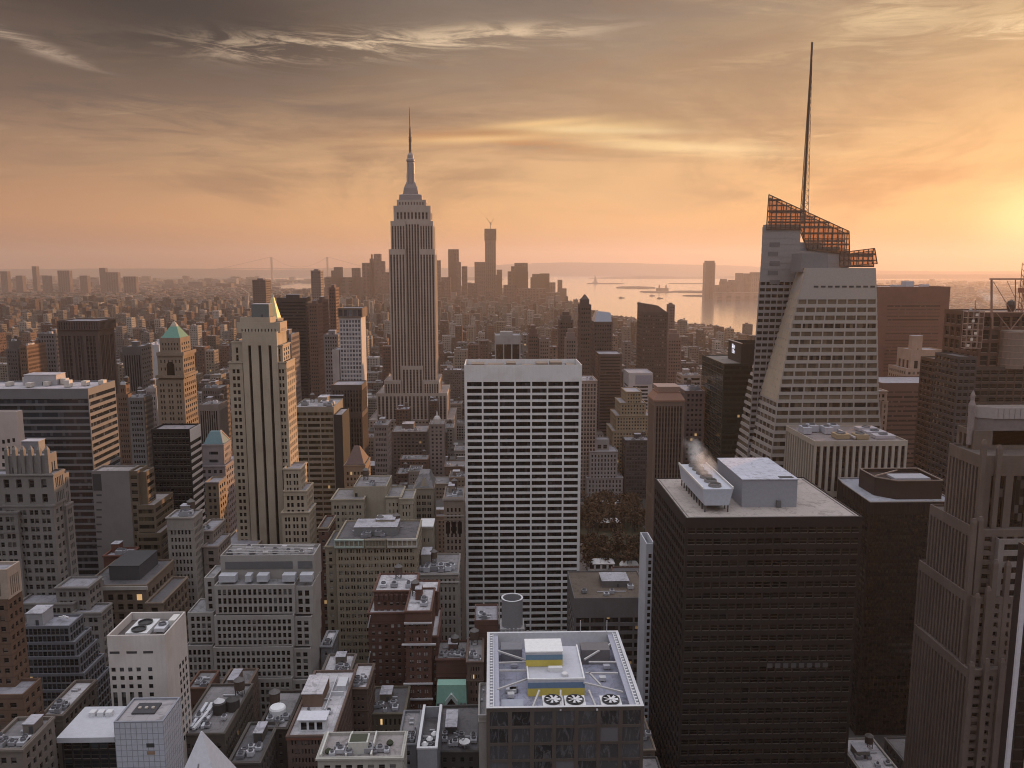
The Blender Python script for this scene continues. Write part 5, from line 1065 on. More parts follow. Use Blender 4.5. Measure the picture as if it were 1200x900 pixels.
m = MB(); m.loft([[(X0 + .5, Y0 + 1, z + 1), (X1 - .5, Y0 + 1, z + 1), (X1 - .5, Y1, z + 1), (X0 + .5, Y1, z + 1)], [(X0 + 3, Y0 + 6, z + 8), (X1 - 4, Y0 + 6, z + 8), (X1 - 4, Y1 - 5, z + 8), (X0 + 3, Y1 - 5, z + 8)]]); i = b.add('hipped_roof', m, plain((.10, .19, .22), .6)); m = MB(); m.beam((X1 - .5, Y0 + 1.2, z + 1.2), (X1 - 4, Y0 + 8, z + 8.4), .8); m.beam((X1 - .5, Y1 - .2, z + 1.2), (X1 - 4, Y1 - 6, z + 8.4), .8); b.add('ridge_tile', m, plain((.6, .48, .42)), i)
b.tier(233, 264, 546, 496, 30, st=S(cw=3.4, ch=4, wf=.5, hf=.5)); b.tier(240, 256, 565, 480, 14, st=S(cw=3.4, ch=4, wf=.5, hf=.5), wall=wall_mat(TAN), wn='front_block')
b = new('greyblank', 'grey block with one blank rendered wall and brown stepped terraces at its side', 'the grey blank-walled block', name='office_block', wall=wall_mat((.22, .20, .20), .75, .08), glass=glass_mat((.03, .026, .02), .4, (.12, .095, .06), .004, .15), roof=roof_mat((.3, .27, .27)))
Yx = 400
b.tier(107, 151, 552, Yx, 12, st=None, sd=None); 
for k in range(8): x_, z_ = P(113, 580 + k * 8.6, Yx); recess(b, x_, x_ + 2.6, Yx, z_ - .5, z_ + .3, 'slot', dkm)
x_, z_ = P(109.5, 575, Yx); x2, z2 = P(118, 553.5, Yx); recess(b, x_, x2, Yx, z_, z2 - .8, 'louvre', dkm)
br_ = wall_mat((.15, .115, .085), .75, .2); q = S(nx=1, ch=3.9, wf=.94, hf=.5, mx=.4, mt=1.4, rec=.4)
b.tier(151.2, 161, 552, Yx, 12, st=q, sd=None, wall=br_, wn='glazed_front'); b.tier(161, 171, 553, Yx + 2, 10, st=None, sd=q, wall=br_, wn='terrace_block'); b.tier(160, 181, 592, Yx - 2, 24, st=q, sd=q, wall=br_, wn='terrace_block'); b.tier(160, 188, 625, Yx - 5, 28, st=q, sd=q, wall=br_, wn='terrace_block')
b = new('stoneN', 'small grey stone office with gridded windows and roof machinery, below the black tower', 'the gridded stone office', name='stone_block', wall=wall_mat((.30, .275, .26)), glass=g_std); b.tier(195, 226, 606, 385, 13, st=S(nx=6, ch=3.7, wf=.5, hf=.55, mt=6, rec=.5), sd=S(nx=6, ch=3.7, wf=.55, hf=.55, mt=3, rec=.5)); b.clutter(6, 1, 1, 4, 1.3)
b = new('stoneM', 'narrow stone block with a pale roof hut beside the gridded stone office', 'the narrow stone block', name='stone_block', wall=wall_mat((.25, .21, .19)), glass=g_std); b.tier(231, 249, 622, 400, 20, st=S(cw=3.2, ch=3.7, wf=.5, hf=.5)); b.clutter(2, 0, 1, 5); b.tier(238, 255, 640, 394, 20, st=S(cw=3.2, ch=3.7, wf=.5, hf=.5))
b = new('cornice', 'brown stone block with heavy pale cornice and dark roof house beside the gothic tower', 'the corniced brown block', name='stone_block', wall=wall_mat((.19, .145, .115)), glass=glass_mat((.02, .018, .017), .2, (.14, .11, .09), .01, .2), roof=dkr); b.tier(97, 171, 686, 345, 32, st=S(cw=4.2, ch=4.4, wf=.55, hf=.6, mt=3.6, rec=.6)); m = MB(); X0, X1, Y0, Y1, z = b.last; m.box(X0 - .8, X1 + .8, Y0 - .8, Y0 - .02, z - 1.2, z + .4, True); b.add('cornice', m, wall_mat((.42, .39, .37))); b.hut(X0 + 8, X1 - 6, Y0 + 8, Y1 - 4, 6.5, plain((.07, .07, .08)), name='roof_house', rf=plain((.05, .05, .055))); b.tier(171, 190, 706, 340, 30, st=S(cw=4.2, ch=4.4, wf=.55, hf=.6, mt=1.6, rec=.6))
m = MB(); X0, zz = P(125, 650, 377); X1, z2 = P(149, 650, 377); m.box(X0, X1, 378, 392, 0, zz, True); b2 = new('redstub', 'low red brick box squeezed under the grey blank-walled block', 'the red brick box', wall=wall_mat((.16, .07, .055))); b2.tier(121, 150, 651, 378.5, 12, st=S(cw=4, ch=4, wf=.4, hf=.4, mt=4)); b2.clutter(2, 0, 1, 2)

# midtown towers behind the cream tower
b = new('gridwh', 'slim tower with a white grid of bright windows, dark louvred top and orange edge', 'the white grid tower', name='office_tower', wall=wall_mat((.50, .48, .50), .5, .1), glass=glass_mat((.14, .15, .19), .3, (.3, .31, .36), 0, .12)); b.tier(397, 423, 372, 840, 30, st=S(nx=7, ch=4.4, wf=.62, hf=.6, mx=.6, mt=2, rec=.4), sd=None); b.tier(395.5, 424.5, 361, 838.5, 33, yb=372, st=S(nx=5, ny=1, wf=.7, hf=.85, mx=.6, mt=1, rec=1), sd=None, wall=wall_mat((.16, .12, .10)), wn='louvred_top', roof=True); b.tier(389, 397, 410, 838, 28, st=None, wall=wall_mat((.40, .36, .36)), wn='blank_wing')
b = new('strdark', 'dark brown striped tower stepping down towards us beside the drab banded block', 'the dark striped tower', name='office_tower', wall=wall_mat((.085, .066, .06)), glass=glass_mat((.02, .018, .018), 0, (.06, .05, .05), 0, .2, floor=4)); b.tier(388, 424, 451, 650, 26, st=S(nx=10, ny=4, wf=.5, hf=.86, mx=.6, mt=2, rec=.6)); b.tier(393, 424.5, 484, 645, 30, st=S(nx=9, ny=1, wf=.5, hf=.97, mx=.6, mt=2, rec=.6)); b.hut(P(386, 470, 640)[0], P(402, 470, 640)[0], 641, 644, 10, z=P(390, 478, 642)[1], mat=plain((.04, .035, .035)))
b = new('drab', 'drab olive-grey office block of deep window bands with a few warm lights', 'the drab banded block', name='office_block', wall=wall_mat((.24, .215, .18)), glass=glass_mat((.03, .028, .02), .3, (.15, .12, .07), .006, .15, lite=.4), roof=roof_mat((.36, .34, .36))); b.tier(343, 391, 477, 600, 40, st=S(nx=3, ch=4.3, wf=.92, hf=.52, mx=.6, mt=3.2, rec=.7, pn='window_band'), sd=None); b.clutter(6, 1, 1, 6, 1.6); b.tier(391, 401, 486, 598, 30, st=None, wall=wall_mat((.035, .035, .036)), wn='dark_flank')
for key, lab, ref, x0, x1, yt, Y, D, colr, stl in (
    ('dk1', 'broad dark slab tower behind the black-striped cream tower', 'the broad dark slab', 324, 359, 349, 1010, 34, (.06, .045, .045), S(nx=1, ch=4, wf=.96, hf=.4, mt=4, rec=.2)),
    ('dk2', 'red-brown tower with sunlit orange edges right of the broad dark slab', 'the orange-edged tower', 361, 372, 356, 960, 28, (.15, .09, .075), S(nx=4, ch=4.4, wf=.45, hf=.45)),
    ('dk3', 'second red-brown tower glued to the orange-edged tower, slightly taller', 'the taller red-brown tower', 370, 377, 352, 990, 40, (.10, .06, .055), S(nx=3, ch=4.4, wf=.45, hf=.45)),
    ('dk4', 'thin brown tower rising behind the white grid tower', 'the thin brown tower', 385, 393, 337, 1250, 30, (.13, .075, .065), S(nx=3, ch=5, wf=.45, hf=.45)),
    ('dk5', 'grey-blue low tower left of the white grid tower', 'the grey-blue tower', 379, 396, 392, 900, 26, (.19, .18, .19), S(nx=5, ch=4.2, wf=.5, hf=.5)),
    ('dk6', 'isolated hazy slab far behind the gold-capped tower', 'the isolated hazy slab', 295.5, 311, 328, 2100, 50, (.12, .09, .09), S(nx=6, ch=6, wf=.5, hf=.4)),
    ('dk7', 'pale shaft with a shallow cap behind the orange-edged tower', 'the pale capped shaft', 364, 375.5, 317, 2300, 40, (.20, .16, .15), S(nx=4, ch=7, wf=.5, hf=.4))):
    b = new(key, lab, ref, name='tower', wall=wall_mat(colr, .7, .15), glass=g_dark); b.tier(x0, x1, yt, Y, D, st=stl); X0, X1, Y0, Y1, z = b.last; b.hut(X0 + (X1 - X0) * .25, X0 + (X1 - X0) * .7, Y0 + D * .3, Y0 + D * .7, 4.5)
b = new('gold', 'tower with a gilded conical spire peeking out behind the black-striped cream tower', 'the gold-capped tower', wall=wall_mat((.3, .26, .22)), glass=g_std); b.tier(309, 325, 374, 760, 22, st=S(nx=5, ch=4.5, wf=.4, hf=.5)); X0, X1, Y0, Y1, z = b.last; cxm = (X0 + X1) / 2
m = MB(); m.cyl(cxm, 771, [(7.6, z + .9), (7.0, z + 2.0), (1.8, P(316, 350, 771)[1]), (1.5, P(316, 348.5, 771)[1])], 8); i = b.add('gilded_spire', m, plain((.62, .55, .30), .35, .3)); m = MB(); m.cyl(cxm, 771, [(1.4, P(316, 348.5, 771)[1]), (.1, P(316, 343, 771)[1])], 8); b.add('lantern', m, plain((.4, .36, .3)), i)
b = new('behindR', 'grey slab just right behind the cream tower with a pale flank', 'the grey slab', name='slab_tower', wall=wall_mat((.17, .145, .145)), glass=g_dark); b.tier(327, 341, 392, 700, 30, st=S(nx=4, ch=4.5, wf=.5, hf=.5)); b.hut(b.last[0] + 2, b.last[0] + 6, 710, 720, 4)

for key, lab, ref, x0, x1, yt, Y, D, colr, stl in (
    ('pk1', 'small brown tower with sunlit orange shoulders left of the green pyramid tower', 'the orange-shouldered tower', 136, 150, 462, 640, 14, (.17, .11, .085), S(nx=4, ch=4.2, wf=.45, hf=.5)),
    ('pk2', 'grey-blue office tower with a flat roof just left of the green pyramid tower', 'the grey-blue flat tower', 150, 168, 466, 610, 16, (.17, .165, .17), S(nx=5, ch=4.2, wf=.6, hf=.5)),
    ('pk3', 'pale narrow tower tucked against the left of the green pyramid tower', 'the pale narrow tower', 170, 183, 455, 660, 14, (.34, .31, .31), S(nx=4, ch=4.4, wf=.45, hf=.5)),
    ('pk4', 'dusky grey block left of the brown ribbed tower with two window bands', 'the dusky grey block', 43, 64, 391, 1000, 30, (.17, .15, .155), S(nx=6, ch=5, wf=.5, hf=.5)),
    ('pk5', 'dull brick tower with an orange lit flank near the left edge', 'the orange-flanked brick tower', 22, 31, 405, 940, 40, (.16, .10, .075), S(nx=3, ch=4.6, wf=.45, hf=.5)),
    ('pk6', 'dark stepped tower beside the orange-flanked brick tower', 'the dark stepped tower', 7, 20, 409, 960, 26, (.11, .095, .095), S(nx=4, ch=4.6, wf=.45, hf=.5)),
    ('pk7', 'white sheet-roofed hall behind the small dark tower', 'the white hall', 166, 186, 404, 1150, 60, (.5, .49, .52), None),
    ('pk8', 'brown loft block standing between the green pyramid tower and the cream tower', 'the brown loft block', 236, 258, 455, 760, 26, (.15, .12, .11), S(nx=7, ch=4.6, wf=.5, hf=.5)),
    ('pk9', 'low grey colonnaded block below the brown loft block', 'the colonnaded block', 232, 256, 474, 700, 24, (.22, .19, .18), S(nx=8, ny=2, wf=.5, hf=.8)),
    ('pk10', 'white-banded dark low block beside the tan residential tower', 'the white-banded low block', 800, 822, 440, 900, 30, (.30, .24, .22), S(nx=1, ch=5, wf=.95, hf=.5))):
    b = new(key, lab, ref, name='tower' if Y < 1000 else 'building', wall=wall_mat(colr, .75, .2), glass=g_std, roof=pale if key == 'pk7' else midr); b.base = colr; b.tier(x0, x1, yt, Y, D, st=stl); X0, X1, Y0, Y1, z = b.last; W = X1 - X0
    if key == 'pk1': b.tier(x0 + 3, x1 - 3, yt - 11, Y + 3, 8, yb=yt, st=S(nx=2, ch=4.2, wf=.45, hf=.5))
    elif key == 'pk6': b.tier(x0 + 3, x1 - 4, yt - 9, Y + 6, 14, yb=yt, st=None)
    b.clutter(3, 1, 1, 3, 1.4)

# ornate old blocks in the middle distance
b = new('buffU', 'buff stone block with a blank slab wall behind the corniced buff block', 'the blank-slabbed buff block', name='stone_block', wall=wall_mat((.34, .30, .24)), glass=glass_mat((.014, .013, .013), .3, (.4, .36, .32), .0, .15), roof=midr)
q = S(cw=4.8, ch=3.9, wf=.62, hf=.5, grp=2, gf=.75, mx=.8, mt=3, rec=.5)
b.tier(414, 453, 570, 470, 26, st=None, sd=S(cw=4, ch=4, wf=.4, hf=.5, mt=3)); b.tier(388, 426, 585, 462, 24, st=q, sd=q); b.tier(452, 470, 582, 468, 24, st=S(nx=3, ch=4, wf=.35, hf=.5, mt=3), sd=q); b.tier(468, 484, 584, 466, 20, st=S(nx=3, ch=4.4, wf=.35, hf=.5, mt=3), sd=q)
for k in range(4): x_, z_ = P(416 + (k % 2) * 5, 578 + k * 6, 470); recess(b, x_, x_ + 1.5, 470, z_ - 2.4, z_)
b.last = (b.tiers[0][0], b.tiers[0][1], 470, 496, b.tiers[0][5] - .9); b.clutter(4, 1, 0, 7)
b = new('buffL', 'corniced buff block with rows of paired windows and a green-white parapet', 'the corniced buff block', name='stone_block', wall=wall_mat((.31, .265, .205)), glass=glass_mat((.014, .013, .013), .36, (.46, .43, .41), .004, .15), roof=dkr)
q = S(nx=13, ch=3.85, wf=.62, hf=.5, grp=2, gf=.8, mx=.8, mt=4.6, rec=.5)
b.tier(393, 488, 632, 405, 32, st=q, sd=S(cw=4, ch=3.85, wf=.5, hf=.5)); X0, X1, Y0, Y1, z = b.last; W = X1 - X0
for (a, c_, colr) in ((-.01, .35, (.42, .50, .46)), (.37, .62, (.30, .27, .22)), (.64, 1.01, (.48, .46, .43))):
    m = MB(); xa, xb = X0 + W * a, X0 + W * c_; m.box(xa, xb, Y0 - 1.0, Y0 - .02, z - 3.6, z - 2.8, True); m.box(xa, xb, Y0 - 1.0, Y0 - .02, z + .1, z + .95, True)
    for k in range(7): xx = xa + (xb - xa - .5) * k / 6; m.box(xx, xx + .5, Y0 - .8, Y0 - .02, z - 2.78, z + .08, True)
    b.add('loggia', m, wall_mat(colr))
b.clutter(6, 2, 1, 8, 1.3); b.hut(X0 + W * .2, X0 + W * .74, Y0 + 8, Y0 + 22, 4.5, plain((.2, .2, .21)))
b.tier(381, 393, 640, 410, 26, st=S(cw=4, ch=3.85, wf=.5, hf=.5)); b.tier(373, 384, 618, 425, 22, st=S(cw=4, ch=3.85, wf=.5, hf=.5), wall=wall_mat(BRICK), wn='brick_wing')
for key, lab, ref, x0, x1, yt, Y, D, colr, stl in (
    ('peak', 'buff tower with a grey peaked top beside the blank-slabbed buff block', 'the grey-peaked tower', 485, 508, 572, 500, 22, (.29, .245, .2), S(nx=3, ch=4.1, wf=.7, hf=.55, grp=2, gf=.8, mt=4)),
    ('greenrf', 'buff and brown block with a pyramidal slate roof below the dark striped tower', 'the slate-roofed block', 403, 428, 545, 560, 24, (.26, .2, .15), S(nx=5, ch=4.2, wf=.5, hf=.5, mt=4)),
    ('arch', 'narrow palazzo block with arched top windows left of the white grid slab', 'the palazzo block', 520, 543, 583, 480, 26, (.24, .19, .16), S(nx=4, ch=4, wf=.45, hf=.6, mt=6)),
    ('rooftop', 'ornate low stone block crowded with machines left of the foot of the white grid slab', 'the machine-crowded block', 487, 537, 672, 405, 30, (.26, .24, .225), S(nx=9, ch=4.4, wf=.4, hf=.55, mt=2.4)),
    ('pent2', 'tan stair tower with a white cap between the buff blocks', 'the white-capped stair tower', 492, 507, 618, 440, 14, (.3, .26, .21), S(nx=2, ch=5, wf=.25, hf=.4, mt=5)),
    ('mids', 'dark brown loft block with a pale parapet in front of the mast skyscraper', 'the dark loft block', 459, 500, 506, 900, 40, (.15, .12, .11), S(cw=4, ch=4.2, wf=.55, hf=.5)),
    ('dome', 'stone block with a small domed lantern in front of the mast skyscraper', 'the domed block', 503, 520, 497, 860, 26, (.24, .2, .19), S(cw=4, ch=4.2, wf=.45, hf=.5)),
    ('gridsm', 'small pale gridded block left of the dark loft block', 'the pale gridded block', 438, 454, 498, 820, 30, (.26, .22, .21), S(nx=7, ch=5.4, wf=.6, hf=.5))):
    b = new(key, lab, ref, name='stone_block', wall=wall_mat(colr), glass=glass_mat((.022, .02, .02), .22, (.2, .18, .16), .006, .15), roof=midr); b.tier(x0, x1, yt, Y, D, st=stl); X0, X1, Y0, Y1, z = b.last; cxm = (X0 + X1) / 2; W = X1 - X0
    if key == 'peak':
        m = MB(); m.loft([[(X0, Y0, z + 1), (X1, Y0, z + 1), (X1, Y1, z + 1), (X0, Y1, z + 1)], [(X0 + 3, Y0 + 5, z + 9), (X1 - 3, Y0 + 5, z + 9), (X1 - 3, Y1 - 5, z + 9), (X0 + 3, Y1 - 5, z + 9)]]); b.add('peaked_roof', m, roof_mat((.2, .19, .2))); m = MB(); m.sq(cxm, Y0 + 2, [(2.5, 1.6, z + 1), (.1, .1, z + 8)]); b.add('gable', m, b.wall)
    elif key == 'greenrf':
        m = MB(); m.loft([[(X0 + 1, Y0 + 1, z + 1), (X1 - 1, Y0 + 1, z + 1), (X1 - 1, Y1, z + 1), (X0 + 1, Y1, z + 1)], [(cxm - 2, (Y0 + Y1) / 2 - 1, z + 12), (cxm + 2, (Y0 + Y1) / 2 - 1, z + 12), (cxm + 2, (Y0 + Y1) / 2 + 1, z + 12), (cxm - 2, (Y0 + Y1) / 2 + 1, z + 12)]]); b.add('slate_roof', m, plain((.10, .06, .055), .7))
    elif key == 'dome':
        m = MB(); m.cyl(cxm, Y0 + 10, [(4, z), (4, z + 5), (3, z + 7), (1.2, z + 8.5), (.8, z + 12), (.1, z + 14)], 12); b.add('lantern', m, plain((.5, .47, .47)))
    elif key == 'pent2':
        m = MB(); m.box(X0 - .4, X1 + .4, Y0 - .4, Y1 + .4, z + 1, z + 1.5, True); b.add('cap', m, plain((.62, .61, .63)))
    elif key == 'rooftop':
        m = MB(); m.box(X0 - .6, X1 + .6, Y0 - .6, Y0 - .02, z - 4.2, z - 3.6, True); m.box(X0 - .6, X1 + .6, Y0 - .6, Y0 - .02, z, z + .6, True); b.add('cornice', m, wall_mat((.4, .38, .37))); b.clutter(14, 1, 1, 3, 1.3)
    elif key == 'arch':
        m = MB(); m.box(X0 - .8, X1 + .8, Y0 - .8, Y0 - .02, z - .8, z + .6, True); m.box(X0 - .5, X1 + .5, Y0 - .5, Y0 - .02, z - 11, z - 10.2, True); b.add('cornice', m, wall_mat((.34, .3, .28)))
        for k in range(3): xx = X0 + W * (.2 + .3 * k); recess(b, xx - 1.3, xx + 1.3, Y0, z - 22, z - 14.5, 'arched_window', g_black)
        b.clutter(3, 1, 1, 1)
    else: b.clutter(4, 1, 1, 2, 1.3)

# brown brick pair
bw = wall_mat((.135, .072, .058), .85, .25, brick=1); gb = glass_mat((.016, .014, .014), .42, (.60, .57, .58), .006, .2); pc = plain((.52, .5, .53))
b = new('brickL', 'broad brown brick hotel with scattered white blinds, set back behind the ledged brick hotel', 'the broad brick hotel', name='brick_hotel', wall=bw, glass=gb, roof=pale); q = S(cw=3.1, ch=3.5, wf=.42, hf=.46, mx=.8, mt=5, rec=.3)
b.tier(438, 486, 692, 362, 22, st=q, sd=q); b.tier(431, 488, 718, 358, 26, st=q, sd=q); X0, X1, Y0, Y1, z = b.tiers[0][0], b.tiers[0][1], 362, 384, b.tiers[0][5] - .9; b.last = (X0, X1, Y0, Y1, z); b.clutter(4, 1, 0, 4)
m = MB()
for k in range(8): xx = X0 + (X1 - X0) * k / 8; m.cyl(xx + 1.2, 361.9, [(1.0, z - 3.8), (1.0, z - 1.2), (.1, z - .6)], 8)
b.add('arcade', m, wall_mat((.09, .05, .045)))
for (px_, py_) in ((431, 728), (431, 770)): x_, z_ = P(px_, py_, 357.5); m = MB(); m.beam((x_, 357, z_ - 3), (x_ + 1.3, 357, z_ + 3), .5); b.add('coping', m, pc)
b = new('brickR', 'narrow brown brick hotel crossed by white ledges in front of the broad brick hotel', 'the ledged brick hotel', name='brick_hotel', wall=bw, glass=gb, roof=pale); Yb2 = 335
b.tier(474.5, 505, 716, Yb2, 26, st=S(nx=3, ch=3.45, wf=.6, hf=.5, grp=2, gf=.62, mx=1, mt=4.5, rec=.3), sd=q); b.tier(487, 513, 693, Yb2 + 26.2, 14, st=S(cw=3.1, ch=3.5, wf=.42, hf=.46), sd=q)
for k, (yy, ex) in enumerate(((730, .5), (755, 2.2), (801, 1.0), (819, 1.0))):
    x_, z_ = P(474.5, yy, Yb2); x2, _ = P(505, yy, Yb2); m = MB(); m.box(x_ - ex * .6, x2 + ex, Yb2 - .9, Yb2 - .02, z_ - .3, z_ + .35, True); b.add('ledge', m, pc)
b.last = (b.tiers[0][0], b.tiers[0][1], Yb2, Yb2 + 26, b.tiers[0][5] - .9); b.clutter(4, 1, 1, 2); b.tier(505.2, 513, 745, Yb2 + 4, 30, st=q, sd=q)
# little mansard house
b = new('mansard', 'small club house with a pale green copper mansard and one big arched dormer', 'the green mansard house', name='club_house', wall=wall_mat((.14, .09, .08)), glass=gb); Ym = 315
b.tier(511, 547, 833, Ym, 9, st=S(nx=5, ch=5, wf=.4, hf=.55, mt=2)); X0, X1, Y0, Y1, z = b.last; zt = P(530, 803, Ym + 2)[1]; cu = plain((.20, .36, .30), .7)
m = MB(); m.loft([[(X0, Y0 + .1, z + 1), (X1, Y0 + .1, z + 1), (X1, Y1, z + 1), (X0, Y1, z + 1)], [(X0 + .4, Y0 + 2.2, zt), (X1 - .4, Y0 + 2.2, zt), (X1 - .4, Y1 - 2, zt), (X0 + .4, Y1 - 2, zt)]]); im = b.add('mansard_roof', m, cu)
cxm = (X0 + X1) / 2; zd = z + 1; m = MB(); n_ = 8; m.loft([[(cxm - 2.6, Y0 - .3, zd), (cxm + 2.6, Y0 - .3, zd), (cxm + 2.6, Y0 + 2, zd), (cxm - 2.6, Y0 + 2, zd)], [(cxm - 2.6, Y0 - .3, zd + 4), (cxm + 2.6, Y0 - .3, zd + 4), (cxm + 2.6, Y0 + 2, zd + 4), (cxm - 2.6, Y0 + 2, zd + 4)], [(cxm - .3, Y0 - .3, zd + 7), (cxm + .3, Y0 - .3, zd + 7), (cxm + .3, Y0 + 2, zd + 7), (cxm - .3, Y0 + 2, zd + 7)]]); idm = b.add('dormer', m, plain((.38, .44, .43)), im)
m = MB(); m.poly([(cxm - 1.7, Y0 - .36, zd + .6), (cxm + 1.7, Y0 - .36, zd + .6), (cxm + 1.7, Y0 - .36, zd + 3), (cxm, Y0 - .36, zd + 5.4), (cxm - 1.7, Y0 - .36, zd + 3)]); b.add('arched_window', m, g_black, im)
for sx in (-1, 1):
    for k in range(2): m = MB(); xx = cxm + sx * (4.0 + 1.5 * k) ; m.box(xx - .45, xx + .45, Y0 - .1, Y0 + 1.5, zd + 1, zd + 3, True); b.add('roof_window', m, plain((.08, .1, .1)), im)
m = MB(); m.box(X0 - .4, X1 + .4, Y0 - .5, Y0 - .02, z - .2, z + .9, True); b.add('cornice', m, plain((.42, .43, .46)))

# roofs along the bottom
for key, lab, ref, x0, x1, yt, Y, D, colr, stl, rf, cl in (
    ('bt1', 'red-trimmed old block with a white rooftop pavilion and pale terrace roof', 'the pavilion-topped block', 336, 391, 862, 262, 46, (.15, .105, .09), S(nx=12, ch=3.3, wf=.45, hf=.52, grp=1, mt=1.2), pale, (3, 0, 0)),
    ('bt2', 'slim dark brick block with a speckled white roof and three lit windows', 'the lit slim block', 409, 430, 806, 300, 20, (.12, .085, .07), S(nx=3, ch=3.4, wf=.5, hf=.42, mx=1, mt=3), pale, (3, 0, 0)),
    ('bt3', 'dark narrow block with a white water tank left of the pavilion-topped block', 'the tank-topped dark block', 303, 336, 853, 270, 26, (.07, .06, .055), S(cw=2.6, ch=3.3, wf=.4, hf=.45), midr, (3, 1, 0)),
    ('bt4', 'brown block with black tanks and long pale roof ducts right of the pale panelled tower', 'the ducted brown block', 207, 263, 860, 262, 34, (.11, .095, .085), S(nx=8, ch=3.6, wf=.62, hf=.5, mt=3), midr, (5, 1, 0)),
    ('bt5', 'tall brown brick block with a long blank side wall before the ledged block', 'the blank-sided brick block', 242, 276, 828, 292, 30, (.19, .14, .115), S(nx=4, ch=3.6, wf=.4, hf=.45, mt=4), midr, (3, 0, 1)),
    ('bt6', 'low brick box with a pale flat roof under the blind white block', 'the low brick box', 219, 243, 806, 300, 14, (.15, .085, .065), S(nx=3, ch=4, wf=.3, hf=.4, mt=6), midr, (1, 0, 0)),
    ('bt7', 'pale-walled roof with open planted terraces at the bottom of the view', 'the terrace roof', 372, 471, 888, 232, 14, (.42, .41, .38), S(cw=3.4, ch=3.5, wf=.5, hf=.5), roof_mat((.30, .27, .27)), (5, 0, 0)),
    ('bt8', 'grey slot-like building with white rim and round vents in its deep roof', 'the white-rimmed slot', 489, 512, 878, 245, 26, (.32, .33, .37), None, dkr, (3, 0, 0)),
    ('bt9', 'pale stone tenement with dark square windows beside the roof with the fans', 'the pale tenement', 561, 570, 838, 236, 20, (.36, .335, .32), S(nx=2, ch=3.4, wf=.4, hf=.5), midr, (0, 0, 0)),
    ('bt10', 'olive stone block with cornice and tall windows between the two brick hotels and the street', 'the olive corniced block', 430, 474, 836, 312, 22, (.16, .14, .11), S(nx=7, ch=4.6, wf=.42, hf=.55, mt=1.6), dkr, (3, 0, 1)),
    ('bt11', 'brown tenement left of the roof with the fans, its upper windows lit', 'the brown tenement', 547, 566, 775, 322, 22, (.14, .10, .085), S(nx=4, ch=3.5, wf=.4, hf=.5), midr, (2, 1, 0)),
    ('bt12', 'red-brown party wall house behind the green mansard house', 'the party wall house', 511, 547, 772, 336, 18, (.13, .07, .058), S(nx=3, ch=5, wf=.2, hf=.3, mt=8), midr, (6, 1, 1)),
    ('bt13', 'white-roofed stepped corner block at the bottom left corner', 'the corner stepped block', -20, 26, 878, 205, 16, (.19, .165, .15), S(cw=3, ch=3.4, wf=.5, hf=.5), midr, (2, 0, 1)),
    ('bt14', 'brown block with a lavender parapeted roof at the foot of the dark terraces', 'the lavender-roofed block', 47, 73, 838, 240, 22, (.16, .135, .12), S(cw=3, ch=3.5, wf=.5, hf=.55), pale, (2, 0, 1)),
    ('bt15', 'small grey workshop roof with white vents left of the white-rimmed slot', 'the vented workshop', 466, 488, 872, 262, 22, (.2, .2, .22), S(cw=3, ch=3.5, wf=.4, hf=.5), midr, (5, 0, 0)),
    ('bt16', 'dark low building with a white satellite dish beside the pale tenement', 'the dish-topped building', 512, 561, 880, 262, 30, (.09, .085, .085), S(cw=3, ch=3.5, wf=.4, hf=.5), dkr, (4, 0, 1)),
    ('bt17', 'dark infill house between the lit slim block and the broad brick hotel', 'the dark infill house', 376, 409, 790, 318, 18, (.15, .13, .12), S(cw=3, ch=3.6, wf=.4, hf=.5), pale, (4, 0, 1)),
    ('bt18', 'grey shed roofs stepping up behind the pavilion-topped block', 'the grey shed roofs', 376, 388, 757, 345, 16, (.22, .22, .24), S(cw=3, ch=3.6, wf=.4, hf=.5), pale, (2, 0, 0)),
    ('bt19', 'low dark house at the bottom between the white pyramid and the dark narrow block', 'the low dark house', 268, 304, 893, 250, 24, (.10, .09, .085), S(cw=3, ch=3.5, wf=.4, hf=.5), dkr, (3, 0, 1))):
    b = new(key, lab, ref, name='tenement' if key in ('bt9', 'bt11') else 'low_block', wall=wall_mat(colr, .8, .25, brick=1 if key in ('bt2', 'bt5', 'bt12') else 0), glass=glass_mat((.02, .019, .02), .26, (.22, .2, .2), .05 if key in ('bt2', 'bt11') else .012, .15, lite=.9), roof=rf)
    b.tier(x0, x1, yt, Y, D, st=stl, par=4 if key == 'bt8' else 1.0); X0, X1, Y0, Y1, z = b.last; W = X1 - X0
    b.clutter(cl[0] + 5 if cl[0] else 0, *cl[1:], seed=int(key[2:]), big=.8)
    if key == 'bt1':
        m = MB(); m.box(X0 + W * .2, X0 + W * .78, Y0 + 4, Y0 + 9, z, z + 4.2, True); i = b.add('pavilion', m, plain((.72, .73, .76)))
        for k in range(3): xx = X0 + W * (.25 + .17 * k); m = MB(); m.box(xx, xx + W * .12, Y0 + 3.93, Y0 + 4.02, z + .7, z + 3.4, True); b.add('pavilion_window', m, g_black, i)
        m = MB(); m.box(X0 + W * .17, X0 + W * .81, Y0 + 3.4, Y0 + 9.6, z + 4.21, z + 4.6, True); b.add('pavilion_roof', m, plain((.66, .67, .74)), i)
        m = MB(); m.box(X0 - .3, X1 + .3, Y0 - .35, Y0 - .02, z - .6, z + .5, True); b.add('red_cornice', m, wall_mat((.22, .09, .07)))
        m = MB(); m.box(X0 + W * .05, X0 + W * .5, Y0 + 20, Y0 + 34, z, z + 5, True); i = b.add('stair_house', m, wall_mat((.2, .13, .1))); m = MB(); m.box(X0 + W * .03, X0 + W * .52, Y0 + 19.8, Y0 + 34.2, z + 5.01, z + 5.3, True); b.add('stair_house_roof', m, pale, i)
